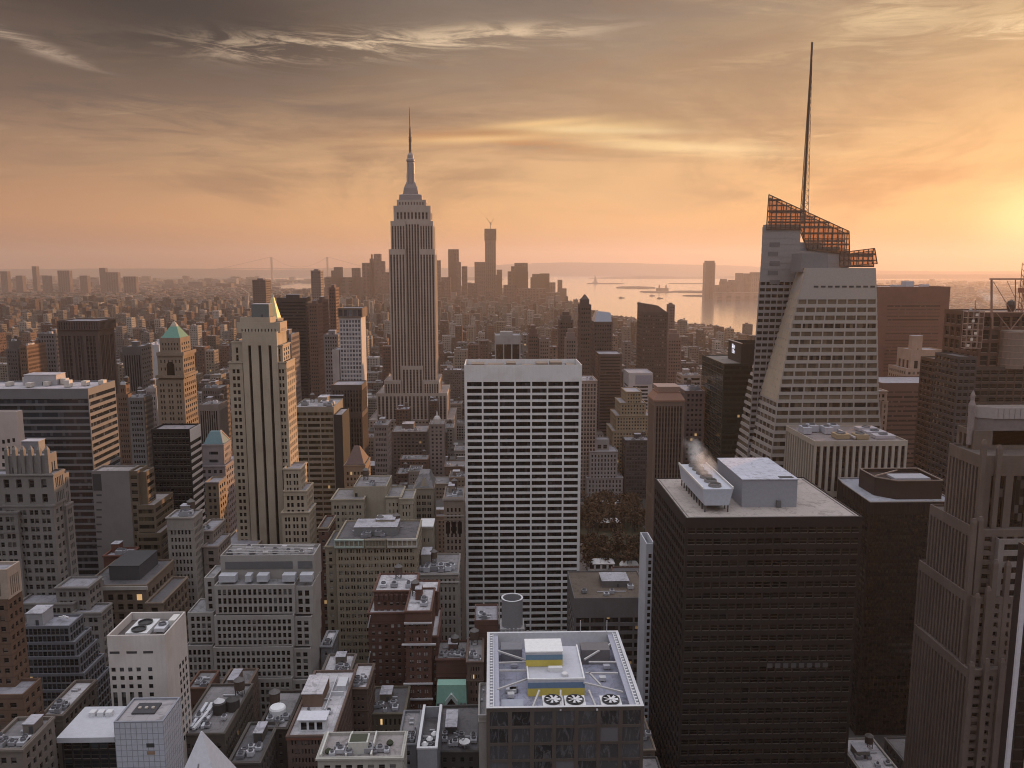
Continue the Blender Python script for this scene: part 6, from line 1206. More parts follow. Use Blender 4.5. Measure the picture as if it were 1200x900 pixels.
        m = MB(); m.box(X0 + W * .6, X0 + W * .62, Y0 + 16, Y0 + 40, z, z + 1.4, True); m.box(X0 + W * .62 + .01, X0 + W * .9, Y0 + 28, Y0 + 28.5, z, z + 1.4, True); m.box(X0 + W * .7, X0 + W * .92, Y0 + 31, Y0 + 38, z, z + 2.2, True); b.add('roof_plant', m, plain((.6, .6, .64)))
    if key == 'bt3':
        m = MB(); m.cyl(X0 + W * .45, Y0 + 9, [(3, z), (3, z + 3.4), (2.6, z + 4), (.3, z + 4.6)], 18); b.add('white_tank', m, plain((.75, .76, .8)))
    if key == 'bt4':
        for k in range(3): m = MB(); m.box(X0 + 3 + k * 1.9, X0 + 4 + k * 1.9, Y0 + 4, Y0 + 20, z + .4, z + 1.3, True); b.add('long_duct', m, plain((.66, .68, .74)))
        m = MB(); m.beam((X0 + 5, Y0 + 2, z + 1.5), (X0 + 8, Y0 + 20, z + 2.5), .9); b.add('long_duct', m, plain((.72, .73, .78)))
        for k in range(2): m = MB(); m.cyl(X0 + 9.8 + k * 4.2, Y0 + 15 + k * 2, [(2.4, z), (2.4, z + 4), (.2, z + 5)], 14); b.add('black_tank', m, plain((.05, .045, .045)))
        m = MB(); m.cyl(X0 + 9.8, Y0 + 15, [(2.0, z + 4.4), (.3, z + 5.5)], 14); b.add('tank_cap', m, plain((.62, .62, .66)))
    if key == 'bt7':
        m = MB(); m.box(X0 + W * .34, X0 + W * .58, Y0 + 3, Y0 + 8, z, z + 4, True); i = b.add('planted_hut', m, plain((.6, .6, .56))); m = MB(); m.box(X0 + W * .36, X0 + W * .56, Y0 + 3.4, Y0 + 7.6, z + 4.01, z + 4.2, True); b.add('planting', m, plain((.05, .06, .035)), i)
        for k in range(4): m = MB(); m.cyl(X0 + W * (.1 + .24 * k), Y0 + 4 + (k % 2) * 4, [(.9, z), (1.2, z + .8), (.4, z + 1.6)], 7); b.add('shrub', m, plain((.045, .055, .03), .9))
        for k in range(3): m = MB(); m.box(X0 + W * (.02 + .3 * k), X0 + W * (.02 + .3 * k) + .5, Y0 + .7, Y1 - .7, z, z + 1.6, True); b.add('terrace_wall', m, plain((.62, .61, .58)))
    if key == 'bt8':
        m = MB(); m.box(X0 - .2, X0 + .7, Y0 - .2, Y1 + .2, z + 4.01, z + 4.6, True); m.box(X1 - .7, X1 + .2, Y0 - .2, Y1 + .2, z + 4.01, z + 4.6, True); m.box(X0 + .71, X1 - .71, Y0 - .2, Y0 + .6, z + 4.01, z + 4.6, True); b.add('white_rim', m, plain((.66, .66, .7)))
        for k in range(3): m = MB(); m.cyl(X0 + 2 + k * 1.4, Y0 + 5 + k * 3, [(.9, z), (.9, z + 2.5), (1.2, z + 2.6), (.5, z + 3.4)], 12); b.add('round_vent', m, plain((.72, .72, .74)))
    if key == 'bt16':
        m = MB(); m.cyl(X1 - 5, Y0 + 3, [(.3, z), (.3, z + 1.2), (1.6, z + 1.8), (2.0, z + 2.6), (1.9, z + 2.6), (.2, z + 1.9)], 16); b.add('satellite_dish', m, plain((.78, .78, .8)))
    if key == 'bt9':
        m = MB(); m.box(X0 - .2, X1 + .1, Y0 - .25, Y0 - .02, z + .2, z + 1.2, True); b.add('coping', m, plain((.5, .48, .48)))

# far skyline: lower city, the river's far bank
HZ = {}
def far(key, lab, ref, Y, parts, colr=(.12, .085, .08), name='tower', D=50, nx=5, ch=9.):
    b = new(key, lab, ref, name=name, wall=wall_mat(colr, .8, .12), glass=g_dark)
    for (x0, x1, yt) in parts: b.tier(x0, x1, yt, Y, D, st=S(nx=nx, ch=ch, wf=.5, hf=.42, mx=2, mt=4, rec=.6))
    return b
b = far('wtc', 'tallest far tower, unfinished, with cranes on its darker top', 'the unfinished far tower', 5600, [(568.3, 581, 282)], D=64)
b.tier(567.6, 581.6, 268, 5598, 68, yb=282, st=S(nx=6, ny=6, wf=.7, hf=.6, mx=2, mt=2, rec=2), wall=wall_mat((.07, .045, .04)), wn='unclad_storeys', sd=None)
X0, X1, Y0, Y1, z = b.last; cxm = (X0 + X1) / 2
m = MB(); m.beam((cxm, 5620, z), (cxm, 5620, z + 46), 4); m.beam((cxm, 5620, z + 36), (cxm - 26, 5620, z + 74), 2.4); m.beam((cxm, 5620, z + 30), (cxm + 24, 5620, z + 70), 2.0); m.beam((cxm, 5620, z + 36), (cxm + 10, 5620, z + 30), 3); b.add('crane', m, plain((.18, .11, .07)))
for a in (
    ('d1', 'far twin-topped tower left of the unfinished far tower, with an overhanging cap', 'the capped far tower', 5700, [(525.5, 533, 296), (525, 537.5, 292)], (.13, .09, .085)),
    ('d2', 'far block leaning on the capped far tower, lower', 'the far lower block', 5650, [(533.5, 540, 307)]),
    ('d3', 'far slim block between the capped tower and the unfinished far tower', 'the far slim block', 5750, [(541, 547.5, 312)]),
    ('d4', 'far broad block touching the left of the unfinished far tower', 'the far broad block', 5500, [(556, 569, 307)]),
    ('d5', 'far small round-shouldered block right of the unfinished far tower', 'the far small block', 5500, [(580, 587, 322), (582, 588.5, 316)]),
    ('d6', 'far big double block with one high shoulder right of the unfinished far tower', 'the far double block', 5600, [(595, 619, 318), (599, 618, 312), (603, 618.5, 308)]),
    ('d7', 'far flat-roofed wide block beside the bay', 'the far wide block', 5700, [(622, 644, 325), (624, 643.5, 321), (633, 644, 320.5), (636, 651, 331)]),
    ('d8', 'far pencil tower at the tip beside the bay', 'the far pencil tower', 5800, [(654, 659, 328), (658, 664, 338), (653, 664, 342)]),
    ('d9', 'far square block right beside the mast skyscraper shaft', 'the far square block', 5300, [(509, 516, 305)]),
    ('d10', 'far stepped pair with a thin spike left of the mast skyscraper', 'the far spiked pair', 5400, [(424, 447, 308), (433, 438, 303), (434.6, 436.2, 298)]),
    ('d11', 'far twin-peaked tower close left of the mast skyscraper', 'the far peaked tower', 5350, [(438, 446, 297.5), (446, 450.5, 306)]),
    ('d12', 'far low wide group of flat roofs between the thin brown tower and the spiked pair', 'the far flat group', 5200, [(412, 421, 314), (380, 424, 325), (388, 400, 317)]),
    ('d13', 'far dark slab rising from the flat group', 'the far dark slab', 5250, [(391, 400, 313)]),
    ('d14', 'far low dark block right of the flat group', 'the far low block', 5150, [(447, 456, 319)]),
    ('d15', 'far dusky block in front of the capped far tower', 'the far dusky block', 5000, [(517, 528, 325), (510, 520, 330)]),
    ('d16', 'far dusky block in front of the unfinished far tower', 'the far dusky box', 4800, [(548, 560, 332), (569, 578, 341)]),
    ('d17', 'far broad dusky block below the double block', 'the far dusky slab', 4900, [(590, 606, 334), (604, 622, 338)]),
    ('d18', 'far dusky terrace of blocks below the wide block', 'the far dusky terrace', 5000, [(620, 640, 338), (638, 652, 343)])):
    far(*a[:4], a[4], *(a[5:] or ()))
b = far('gold2', 'lone tall glass tower standing on the far bank of the water', 'the lone waterside tower', 6050, [(826.6, 838.5, 308), (828, 837.6, 305.5)], (.16, .11, .10), D=60)
for a in (('j1', 'tallest block of the far bank row, nearest the faceted spire tower', 'the tallest far-bank block', 6100, [(881, 893, 319)]), ('j2', 'slim far-bank block, second in the row towards the lone waterside tower', 'the slim far-bank block', 6150, [(872, 879.5, 320.5)]), ('j3', 'slim far-bank block with flat roof, third in the row towards the lone waterside tower', 'the third far-bank block', 6100, [(864, 871, 320)]),
          ('j4', 'low far-bank block between the slim row and the lone waterside tower', 'the low far-bank block', 6200, [(855, 863, 328), (845, 856, 330)]), ('j5', 'small stepped far-bank block right beside the lone waterside tower', 'the small far-bank block', 6150, [(839, 849, 334), (846, 852, 327)]), ('j6', 'low wide far-bank sheds at the water', 'the far-bank sheds', 5900, [(838, 892, 343)])):
    far(*a[:4], a[4], (.17, .12, .11))
for a in (('q1', 'hazy square tower on the far left horizon, the broadest there', 'the broad horizon tower', 7200, [(67, 81, 317)]), ('q2', 'thin hazy tower near the left edge of the horizon', 'the thin horizon tower', 7400, [(37, 42, 312)]), ('q3', 'hazy pair of towers with a taller left half on the left horizon', 'the paired horizon towers', 7300, [(116, 123, 314), (123, 138, 319)]), ('q4', 'hazy long low slab on the left horizon', 'the long horizon slab', 7000, [(144, 159, 324)]), ('q5', 'hazy low block at the very left edge of the horizon', 'the edge horizon block', 7100, [(0, 8, 318)]), ('q6', 'small hazy block between the broad horizon tower and the paired horizon towers', 'the small horizon block', 7000, [(93, 102, 323)]), ('q7', 'low hazy block beside the thin horizon tower', 'the low horizon block', 7100, [(18, 26, 323), (49, 57, 323)]),):
    far(*a[:4], a[4], (.16, .12, .12))
# ------------------------------------------------------------------ ground, water, far land
def sheet(name, pts, z, mat, kind='structure'):
    m = MB(); m.poly([(x, y, z) for x, y in pts]); o = m.build(name, mat, None, (0, 0, 0)); o['kind'] = kind; return o
def gp(px, py): return onz(px, py, 0.0)
m_, n_, bs_, o_ = base_mat('city_ground')
g_ = n_.new('ShaderNodeNewGeometry'); a_ = n_.noise(g_.outputs['Position'], .004, 6, .65); b_ = n_.noise(g_.outputs['Position'], .12, 4, .65)
n_.put(bs_.inputs['Base Color'], n_.ramp(a_ * .6 + b_ * .4, [(.3, (.03, .03, .032)), (.5, (.055, .052, .052)), (.7, (.10, .085, .08))])); bs_.inputs['Roughness'].default_value = .85
sheet('ground', [(-26000, -3000), (26000, -3000), (26000, 26000), (-26000, 26000)], 0, m_)
m_, n_, bs_, o_ = base_mat('bay_water')
g_ = n_.new('ShaderNodeNewGeometry'); x_, y_, z_ = n_.xyz(g_.outputs['Position'])
bs_.inputs['Base Color'].default_value = (.88, .93, .98, 1); bs_.inputs['Metallic'].default_value = 1.0; bs_.inputs['Roughness'].default_value = .16; bs_.inputs['Specular IOR Level'].default_value = 1.0
bp = n_.new('ShaderNodeBump'); bp.inputs['Strength'].default_value = .16; bp.inputs['Distance'].default_value = 2.5
n_.put(bp.inputs['Height'], n_.noise(n_.vec(x_ * .02, y_ * .006, 0.0), 1.0, 6, .65)); n_.put(bs_.inputs['Normal'], bp.outputs[0]); WATER = m_
m_, n_, bs_, o_ = base_mat('asphalt'); g_ = n_.new('ShaderNodeNewGeometry'); n_.put(bs_.inputs['Base Color'], n_.ramp(n_.noise(g_.outputs['Position'], .6, 5, .7), [(.3, (.035, .035, .037)), (.7, (.07, .068, .068))])); ASPH = m_
SHORE = [gp(650, 350), gp(662, 358), gp(702, 371), gp(745, 378), gp(786, 381), gp(842, 387), gp(862, 394), gp(890, 402), gp(912, 414)]
bay = [(1330, -1500)] + [(1330, 1900)] + SHORE[::-1] + [gp(590, 341), gp(540, 337), gp(470, 335)] + [gp(470, 327), (-4200, 17800), (-2500, 21500), (9000, 21500), (5200, 15500), gp(905, 331), gp(845, 343), gp(838, 351), gp(893, 352), (2500, 4500), (2450, -1500)]
sheet('bay_water', bay, .4, WATER)
inlet = [gp(312, 341), gp(368, 342), gp(392, 336), gp(368, 331.5), gp(318, 334)]
sheet('river_water', inlet, .4, WATER)
sheet('river_water', [gp(268, 328.5), gp(372, 329), gp(372, 325.5), gp(300, 325.8)], .4, WATER)
sheet('river_water', [(2800, 13000), (9000, 15500), (9500, 17000), (3000, 15600)], .5, WATER)
def inside(x, y, poly):
    c_ = False
    for i in range(len(poly)):
        (xa, ya), (xb, yb) = poly[i], poly[i - 1]
        if (ya > y) != (yb > y) and x < (xb - xa) * (y - ya) / (yb - ya) + xa: c_ = not c_
    return c_
LANDM = wall_mat((.06, .052, .045), .9, .3)
def ridge(name, Y, outline, half, mat):
    """long hill: rows of the outline pushed back and lowered"""
    m = MB(); rows = []
    for f, h in ((-1, 0), (-.6, .45), (-.3, .8), (0, 1), (.5, .6), (1, 0)):
        rows.append([(P(px, 312, Y)[0], Y + f * half, max(0.0, (P(px, py, Y)[1])) * h - (1 if h == 0 else 0)) for px, py in outline])
    rows = np.array(rows)
    for a in range(len(rows) - 1):
        for i in range(len(outline) - 1): m.quads([[rows[a, i], rows[a, i + 1], rows[a + 1, i + 1], rows[a + 1, i]]])
    o = m.build(name, mat); o['kind'] = 'structure'; return o
r_ = random.Random(3)
def jit(o): 
    out = []
    for (xa, ya), (xb, yb) in zip(o[:-1], o[1:]):
        k = max(1, int((xb - xa) / 9))
        for i in range(k): t_ = i / k; t2 = t_ * t_ * (3 - 2 * t_); out.append((xa + (xb - xa) * t_, ya + (yb - ya) * t2 + r_.uniform(-.25, .25)))
    return out + [o[-1]]
ridge('hills', 22500, jit([(-250, 316), (0, 315), (230, 314.5), (300, 316), (420, 315), (520, 314), (560, 312.5), (600, 309.5), (650, 307.5), (720, 307.8), (780, 309.5), (850, 311), (905, 313), (1020, 317), (1120, 318), (1480, 319)]), 1500, LANDM)
ridge('shoreland', 17000, jit([(690, 325.5), (720, 324), (760, 323), (800, 324), (840, 324), (880, 322.5), (1000, 321.5), (1500, 321)]), 700, LANDM)
ridge('shoreland', 15500, jit([(380, 326), (400, 324.5), (470, 324), (560, 324.4), (590, 326)]), 400, LANDM)
def isle(px0, px1, py, h, wide):
    (xa, ya), (xb, yb) = gp(px0, py), gp(px1, py); m = MB(); n_ = 40; rings = []
    rr_ = random.Random(px0)
    ph = [rr_.uniform(.85, 1.15) for _ in range(n_)]
    for s_, z_ in ((1.0, .2), (.985, h * .35), (.93, h * .8), (.7, h), (.3, h * 1.05)):
        rings.append([((xa + xb) / 2 + (xb - xa) / 2 * s_ * math.cos(2 * math.pi * i / n_) * ph[i] ** .3, ya + wide * s_ * ph[i] * math.sin(2 * math.pi * i / n_), z_ * (ph[i] if z_ > 1 else 1)) for i in range(n_)])
    m.loft(rings); o = m.build('island', LANDM); o['kind'] = 'structure'
isle(688, 731, 332.6, 10, 220); isle(722, 768, 337.6, 16, 260); isle(750, 790, 342.5, 9, 200); isle(786, 842, 342.3, 10, 220); isle(784, 830, 332.5, 8, 260); isle(800, 846, 347, 8, 120)
# statue on its star-shaped base, on the first island
sx, sy = gp(697.5, 332.5); e = empty('statue', (sx, sy, 10)); tag(e, 'tiny standing statue on a tall pedestal on the small island in the bay', 'statue')
pzs = lambda py: P(697.5, py, sy)[1]
m = MB(); m.sq(sx, sy, [(40, 40, 8), (38, 38, 20), (24, 24, pzs(330.2)), (16, 16, pzs(328)), (14, 14, pzs(326.6))]); m.build('pedestal', plain((.2, .17, .15)), e, (sx, sy, 10))
m = MB(); m.cyl(sx, sy, [(13, pzs(326.6)), (11, pzs(325.2)), (9, pzs(324.2)), (4, pzs(323.9)), (5, pzs(323.5)), (3, pzs(323.1))], 10); m.beam((sx - 8, sy, pzs(324.4)), (sx - 12, sy, pzs(322.2)), 5); m.build('figure', plain((.12, .16, .14)), e, (sx, sy, 10))
# low hall on the third island
hx, hy = gp(776, 341.5); e = empty('hall', (hx, hy, 8)); tag(e, 'low long hall with four turrets on the island before the lone waterside tower', 'building')
m = MB(); m.box(hx - 60, hx + 60, hy - 20, hy + 20, 6, 34); m.build('hall_body', plain((.16, .11, .09)), e, (hx, hy, 8))
for a in (-34, 34):
    m = MB(); m.cyl(hx + a, hy - 18, [(8, 34), (8, 52), (9, 56), (1, 70)], 10); m.build('turret', plain((.16, .11, .09)), e, (hx, hy, 8))
# boats
for i, (px_, py_, what) in enumerate(((764, 347, 'small ferry crossing the bay left of the lone waterside tower'), (773, 350, 'flat barge below the ferry in the bright water'), (728, 349.5, 'little boat drawing a line across the bay'), (750, 356, 'dark tug near the shore left of the speckled tower'))):
    bx_, by_ = gp(px_, py_); e = tag(empty('boat', (bx_, by_, .4)), what, 'boat', 'boats on the bay'); m = MB()
    m.loft([[(bx_ - 20, by_ - 5, .5), (bx_ + 20, by_ - 5, .5), (bx_ + 24, by_, .5), (bx_ + 20, by_ + 5, .5), (bx_ - 20, by_ + 5, .5)], [(bx_ - 21, by_ - 6, 6), (bx_ + 22, by_ - 6, 6), (bx_ + 30, by_, 6.5), (bx_ + 22, by_ + 6, 6), (bx_ - 21, by_ + 6, 6)]], True); m.build('hull', plain((.05, .045, .045)), e, (bx_, by_, .4))
    m = MB(); m.sq(bx_ - 4, by_, [(10, 4, 6), (9, 3.6, 11), (5, 3, 11.1), (4, 2.6, 14)]); m.build('cabin', plain((.3, .26, .24)), e, (bx_, by_, .4))
# suspension bridge on the horizon
Ybr = 16500; e = empty('suspension_bridge', (P(350, 312, Ybr)[0], Ybr, 0)); tag(e, 'hazy suspension bridge with two tall towers on the horizon left of the mast skyscraper', 'bridge'); ob_ = e.location.copy()
dz = P(350, 314.2, Ybr)[1]; steelb = plain((.12, .09, .09))
for px_ in (318, 383.5):
    x_, z_ = P(px_, 301, Ybr); m = MB()
    for s_ in (-1, 1): m.box(x_ - 14, x_ + 14, Ybr + s_ * 22 - 9, Ybr + s_ * 22 + 9, 0, z_)
    for zz in (z_ - 20, dz + 60): m.box(x_ - 10, x_ + 10, Ybr - 13, Ybr + 13, zz - 12, zz + 8, True)
    m.build('bridge_tower', steelb, e, ob_)
m = MB(); m.box(P(255, 312, Ybr)[0], P(440, 312, Ybr)[0], Ybr - 20, Ybr + 20, dz - 8, dz, True); m.build('deck', steelb, e, ob_)
m = MB(); pts = []
for k in range(41):
    px_ = 262 + (432 - 262) * k / 40
    if px_ < 318: t_ = (px_ - 262) / 56; yy = 314 - 13 * t_
    elif px_ < 383.5: t_ = (px_ - 350.75) / 32.75; yy = 313 - 12 * t_ * t_
    else: t_ = (432 - px_) / 48.5; yy = 314 - 13 * t_
    pts.append((P(px_, yy, Ybr)[0], Ybr, P(px_, yy, Ybr)[1]))
for a, c_ in zip(pts[:-1], pts[1:]): m.beam(a, c_, 5)
m.build('cable', steelb, e, ob_)

# park with brown autumn trees, tents and a pavilion, and the street before it
PX0, PX1 = gp(676, 640)[0], gp(775, 640)[0]
sheet('street', [(-400, 604), (500, 604), (500, 628), (-400, 628)], .02, ASPH)
sheet('pavement', [(PX0 - 4, 629), (PX1 + 4, 629), (PX1 + 4, 838), (PX0 - 4, 838)], .12, wall_mat((.16, .14, .13), .8))
sheet('park_lawn', [(PX0 + 6, 640), (PX1 - 6, 640), (PX1 - 6, 828), (PX0 + 6, 828)], .16, wall_mat((.055, .05, .03), .9))
r_ = random.Random(11); lf, tk = MB(), MB()
for i in range(330):
    x_, y_ = r_.uniform(PX0 + 2, PX1 - 2), r_.uniform(640, 832)
    if 700 < y_ < 738 and r_.random() < .8: continue
    h_ = r_.uniform(11, 17); tk.cyl(x_, y_, [(.28, .1), (.16, h_ * .7)], 5)
    for k in range(5): a = r_.uniform(0, 6.28); tk.beam((x_, y_, h_ * r_.uniform(.35, .6)), (x_ + 3 * math.cos(a), y_ + 3 * math.sin(a), h_ * r_.uniform(.75, .95)), .1, 3)
    c_ = np.array([(r_.gauss(0, 2.2), r_.gauss(0, 2.2), h_ * .72 + r_.gauss(0, 2.0)) for _ in range(46)]) + (x_, y_, 0)
    d1 = np.random.RandomState(i).normal(size=(46, 3)) * .55; d2 = np.random.RandomState(i + 999).normal(size=(46, 3)) * .55
    lf.quads(np.stack((c_ - d1 - d2, c_ + d1 - d2, c_ + d1 + d2, c_ - d1 + d2), 1))
o_ = lf.build('park_foliage', wall_mat((.085, .052, .03), .9, .4)); o_['kind'] = 'stuff'; o_ = tk.build('park_trunks', wall_mat((.05, .04, .035), .9)); o_['kind'] = 'stuff'
def tent(px0, px1, py, d, h, label, col, lit=False):
    (xa, ya), (xb, _) = gp(px0, py), gp(px1, py); e = tag(empty('pavilion', ((xa + xb) / 2, ya, .2)), label, 'pavilion'); o = ((xa + xb) / 2, ya, .2); W = xb - xa
    m = MB(); m.box(xa, xb, ya, ya + d, .2, h); m.build('wall', plain(col), e, o)
    m = MB(); m.loft([[(xa - .6, ya - .6, h + .01), (xb + .6, ya - .6, h + .01), (xb + .6, ya + d + .6, h + .01), (xa - .6, ya + d + .6, h + .01)], [(xa + W * .1, ya + d * .45, h + 3), (xb - W * .1, ya + d * .45, h + 3), (xb - W * .1, ya + d * .55, h + 3), (xa + W * .1, ya + d * .55, h + 3)]], True); m.build('roof', plain((.10, .12, .17) if lit else (.72, .72, .74)), e, o)
    for k in range(4): m = MB(); m.box(xa + W * (.06 + .24 * k), xa + W * (.22 + .24 * k), ya - .08, ya + .02, h * .3, h * .85, True); m.build('window', plain((.75, .8, .95), .4, emit=.8) if lit else g_rec, e, o)
tent(702, 726, 594, 12, 9, 'blue-roofed pavilion with bright lit windows at the far end of the park', (.08, .09, .13), True)
tent(689, 720, 669, 9, 6, 'long white tent on the near edge of the park', (.62, .62, .64)); tent(727, 748, 668, 5, 4, 'low white awning stall right of the long white tent', (.55, .55, .57)); tent(733, 748, 687, 5, 4, 'small grey stall at the street edge by the white fin', (.3, .3, .32)); tent(700, 727, 622, 9, 8, 'brown kiosk pavilion half hidden among the park trees', (.16, .10, .07))
r_ = random.Random(4)
for i in range(9):
    px_ = 684 + i * 8.2; x_, y_ = gp(px_, 681 if i % 2 else 676); wv = (8.5 if i % 3 == 0 else 4.4); colr, word = [((.75, .75, .76), 'white'), ((.06, .06, .07), 'black'), ((.55, .42, .06), 'yellow'), ((.3, .3, .33), 'grey')][(i * 5 + 1) % 4]
    kind = 'bus' if wv > 5 else 'car'; e = tag(empty(kind, (x_, y_, .02)), f'{word} {kind} on the street before the park, {["first", "second", "third", "fourth", "fifth", "sixth", "seventh", "eighth", "ninth"][i]} from the white grid slab', kind, 'traffic on the park street'); o = (x_, y_, .02); hb = 2.9 if kind == 'bus' else .85
    m = MB(); m.sq(x_, y_, [(wv / 2, .95, .4), (wv / 2, .98, hb), (wv / 2 - .15, .9, hb + .1)]); m.build('body', plain(colr, .35), e, o)
    if kind == 'car': m = MB(); m.sq(x_ - .2, y_, [(1.35, .85, hb + .1), (.9, .72, hb + .62)]); m.build('cabin', g_black, e, o)
    else: m = MB(); m.box(x_ - wv / 2 + .4, x_ + wv / 2 - .4, y_ - 1.02, y_ + 1.02, 1.5, 2.4, True); m.build('window_band', g_black, e, o)
    for a in (-.32, .32):
        m = MB(); m.beam((x_ + wv * a, y_ - 1.0, .42), (x_ + wv * a, y_ + 1.0, .42), .5, 10); m.build('axle_wheels', plain((.02, .02, .02)), e, o)

# ------------------------------------------------------------------ the rest of the city
hero_fp = []
for b_ in ALL:
    for (X0, X1, Y0, Y1, z0, z1) in b_.tiers: hero_fp.append((X0 - 3, X1 + 3, Y0 - 4, Y1 + 4))
hf = np.array(hero_fp)
def free(x0, x1, y0, y1): return not np.any((hf[:, 0] < x1) & (hf[:, 1] > x0) & (hf[:, 2] < y1) & (hf[:, 3] > y0))
FILL = []     # x0,x1,y0,y1,h,tone
TONES = [(.145, .085, .07), (.17, .105, .085), (.12, .08, .07), (.24, .19, .155), (.28, .235, .2), (.30, .27, .25), (.2, .18, .17), (.36, .33, .31), (.16, .15, .155), (.1, .085, .085), (.22, .15, .12), (.42, .39, .37)]
rr = random.Random(21)
y = 262.0
while y < 8600:
    sc_ = max(1.0, y / 3400); depth = 29 * sc_; xl = -(y + depth) * .68 - 60; xr_ = (y + depth) * .73 + 60; x = xl + rr.uniform(0, 20)
    avenue = 235.0
    while x < xr_:
        w_ = rr.uniform(12, 32 if y < 1300 else 26) * sc_
        ph = (x + 120) % avenue
        if ph < 24 and y < 3500: x += 24 - ph + .5; continue
        x1 = x + w_; d_ = depth * rr.uniform(.8, 1.0)
        if y < 640: h = rr.uniform(14, 34)
        elif y < 1000: h = rr.uniform(22, 58)
        elif y < 1900: h = rr.choice((rr.uniform(22, 50), rr.uniform(34, 72), rr.uniform(22, 44))) + (rr.uniform(15, 60) if rr.random() < .16 else 0)
        elif y < 4300: h = rr.uniform(15, 38) + (rr.uniform(15, 70) if rr.random() < (.3 if x < 0 else .2) else 0)
        else: h = rr.uniform(12, 36) + (rr.uniform(20, 60) if rr.random() < .16 and abs(x) < 1500 else 0)
        cxp, cyp = (x + x1) / 2, y + d_ / 2
        if x > 420 + 0 * y and y > 2300: h = min(h, rr.uniform(10, 24))
        ok = free(x, x1, y, y + d_) and not inside(cxp, cyp, bay) and not inside(x1, y, bay) and not inside(cxp, cyp, inlet) and not (PX0 - 8 < x1 and x < PX1 + 8 and 600 < y + d_ and y < 842) and not (602 < y + d_ and y < 630 and -300 < x < 400)
        if y > 5200 and ok and rr.random() < .25: ok = False
        if ok: FILL.append((x, x1 - rr.choice((0.05, .05, 1.5)), y, y + d_, h, rr.randrange(len(TONES))))
        x = x1 + (rr.uniform(0, 5) if rr.random() < .3 else 0)
    y += depth + (19 * sc_ if int(y / 48) % 2 else 6 * sc_)
# far bank
for k in range(900):
    yy = rr.uniform(3800, 13000); xx = rr.uniform(.28, .75) * yy + rr.uniform(0, 600)
    if inside(xx, yy, bay) or inside(xx + 40, yy, bay) or inside(xx, yy - 60, bay): continue
    w_ = rr.uniform(30, 90); FILL.append((xx, xx + w_, yy, yy + rr.uniform(30, 80), rr.uniform(8, 26) + (rr.uniform(10, 50) if rr.random() < .1 else 0), rr.randrange(len(TONES))))
for k in range(1500):    # beyond the river on the left
    yy = rr.uniform(8600, 14500); xx = rr.uniform(-.72, -.12) * yy
    if inside(xx, yy, bay) or inside(xx, yy, inlet): continue
    w_ = rr.uniform(50, 160); FILL.append((xx, xx + w_, yy, yy + rr.uniform(50, 120), rr.uniform(10, 34) + (rr.uniform(20, 90) if rr.random() < .06 else 0), rr.randrange(len(TONES))))

# which building is seen where: a coarse painter's count
idb = np.full((450, 600), -1, np.int32)
items = [(q[3], q[0], q[1:]) for q in BOXES] + [(f[2], 10000 + i, (f[0], f[1], f[2], f[3], 0, f[4])) for i, f in enumerate(FILL)]
def paint(pts, idv):
    q = projn(np.array(pts)) / 2
    x0, x1 = max(0, int(q[:, 0].min())), min(599, int(q[:, 0].max()) + 1); y0, y1 = max(0, int(q[:, 1].min())), min(449, int(q[:, 1].max()) + 1)
    if x1 < x0 or y1 < y0: return
    gx, gy = np.meshgrid(np.arange(x0, x1 + 1) + .5, np.arange(y0, y1 + 1) + .5); pos = neg = True
    for i in range(4):
        (ax, ay), (bx_, by_) = q[i], q[(i + 1) % 4]; cr = (bx_ - ax) * (gy - ay) - (by_ - ay) * (gx - ax); pos = pos & (cr >= -1e-6); neg = neg & (cr <= 1e-6)
    idb[y0:y1 + 1, x0:x1 + 1][pos | neg] = idv
for _, idv, (X0, X1, Y0, Y1, z0, z1) in sorted(items, key=lambda t_: -t_[2][2]):
    if z1 < EYE: paint([(X0, Y0, z1), (X1, Y0, z1), (X1, Y1, z1), (X0, Y1, z1)], idv)
    if X0 > 0: paint([(X0, Y0, z0), (X0, Y1, z0), (X0, Y1, z1), (X0, Y0, z1)], idv)
    if X1 < 0: paint([(X1, Y0, z0), (X1, Y1, z0), (X1, Y1, z1), (X1, Y0, z1)], idv)
    paint([(X0, Y0, z0), (X1, Y0, z0), (X1, Y0, z1), (X0, Y0, z1)], idv)
vis = {}
ys_, xs_ = np.mgrid[0:450, 0:600]; flat = idb.ravel(); order = np.argsort(flat, kind='stable'); u_, st_, ct_ = np.unique(flat[order], return_index=True, return_counts=True)
for uu, ss, cc in zip(u_, st_, ct_):
    ix = order[ss:ss + cc]; vis[int(uu)] = (int(cc), float(xs_.ravel()[ix].mean() * 2), float(ys_.ravel()[ix].mean() * 2))
n_hero = sum(1 for b_ in ALL if b_.id in vis)
cand = sorted(((vis[10000 + i][0], i) for i in range(len(FILL)) if 10000 + i in vis), reverse=True)
N_FILL = max(0, 296 - len(ALL)); chosen = [i for c_, i in cand[:N_FILL] if c_ > 5]
print('heroes', len(ALL), 'seen', n_hero, 'fill', len(FILL), 'seen', len(cand), 'as things', len(chosen), 'smallest', cand[min(len(cand), N_FILL) - 1])

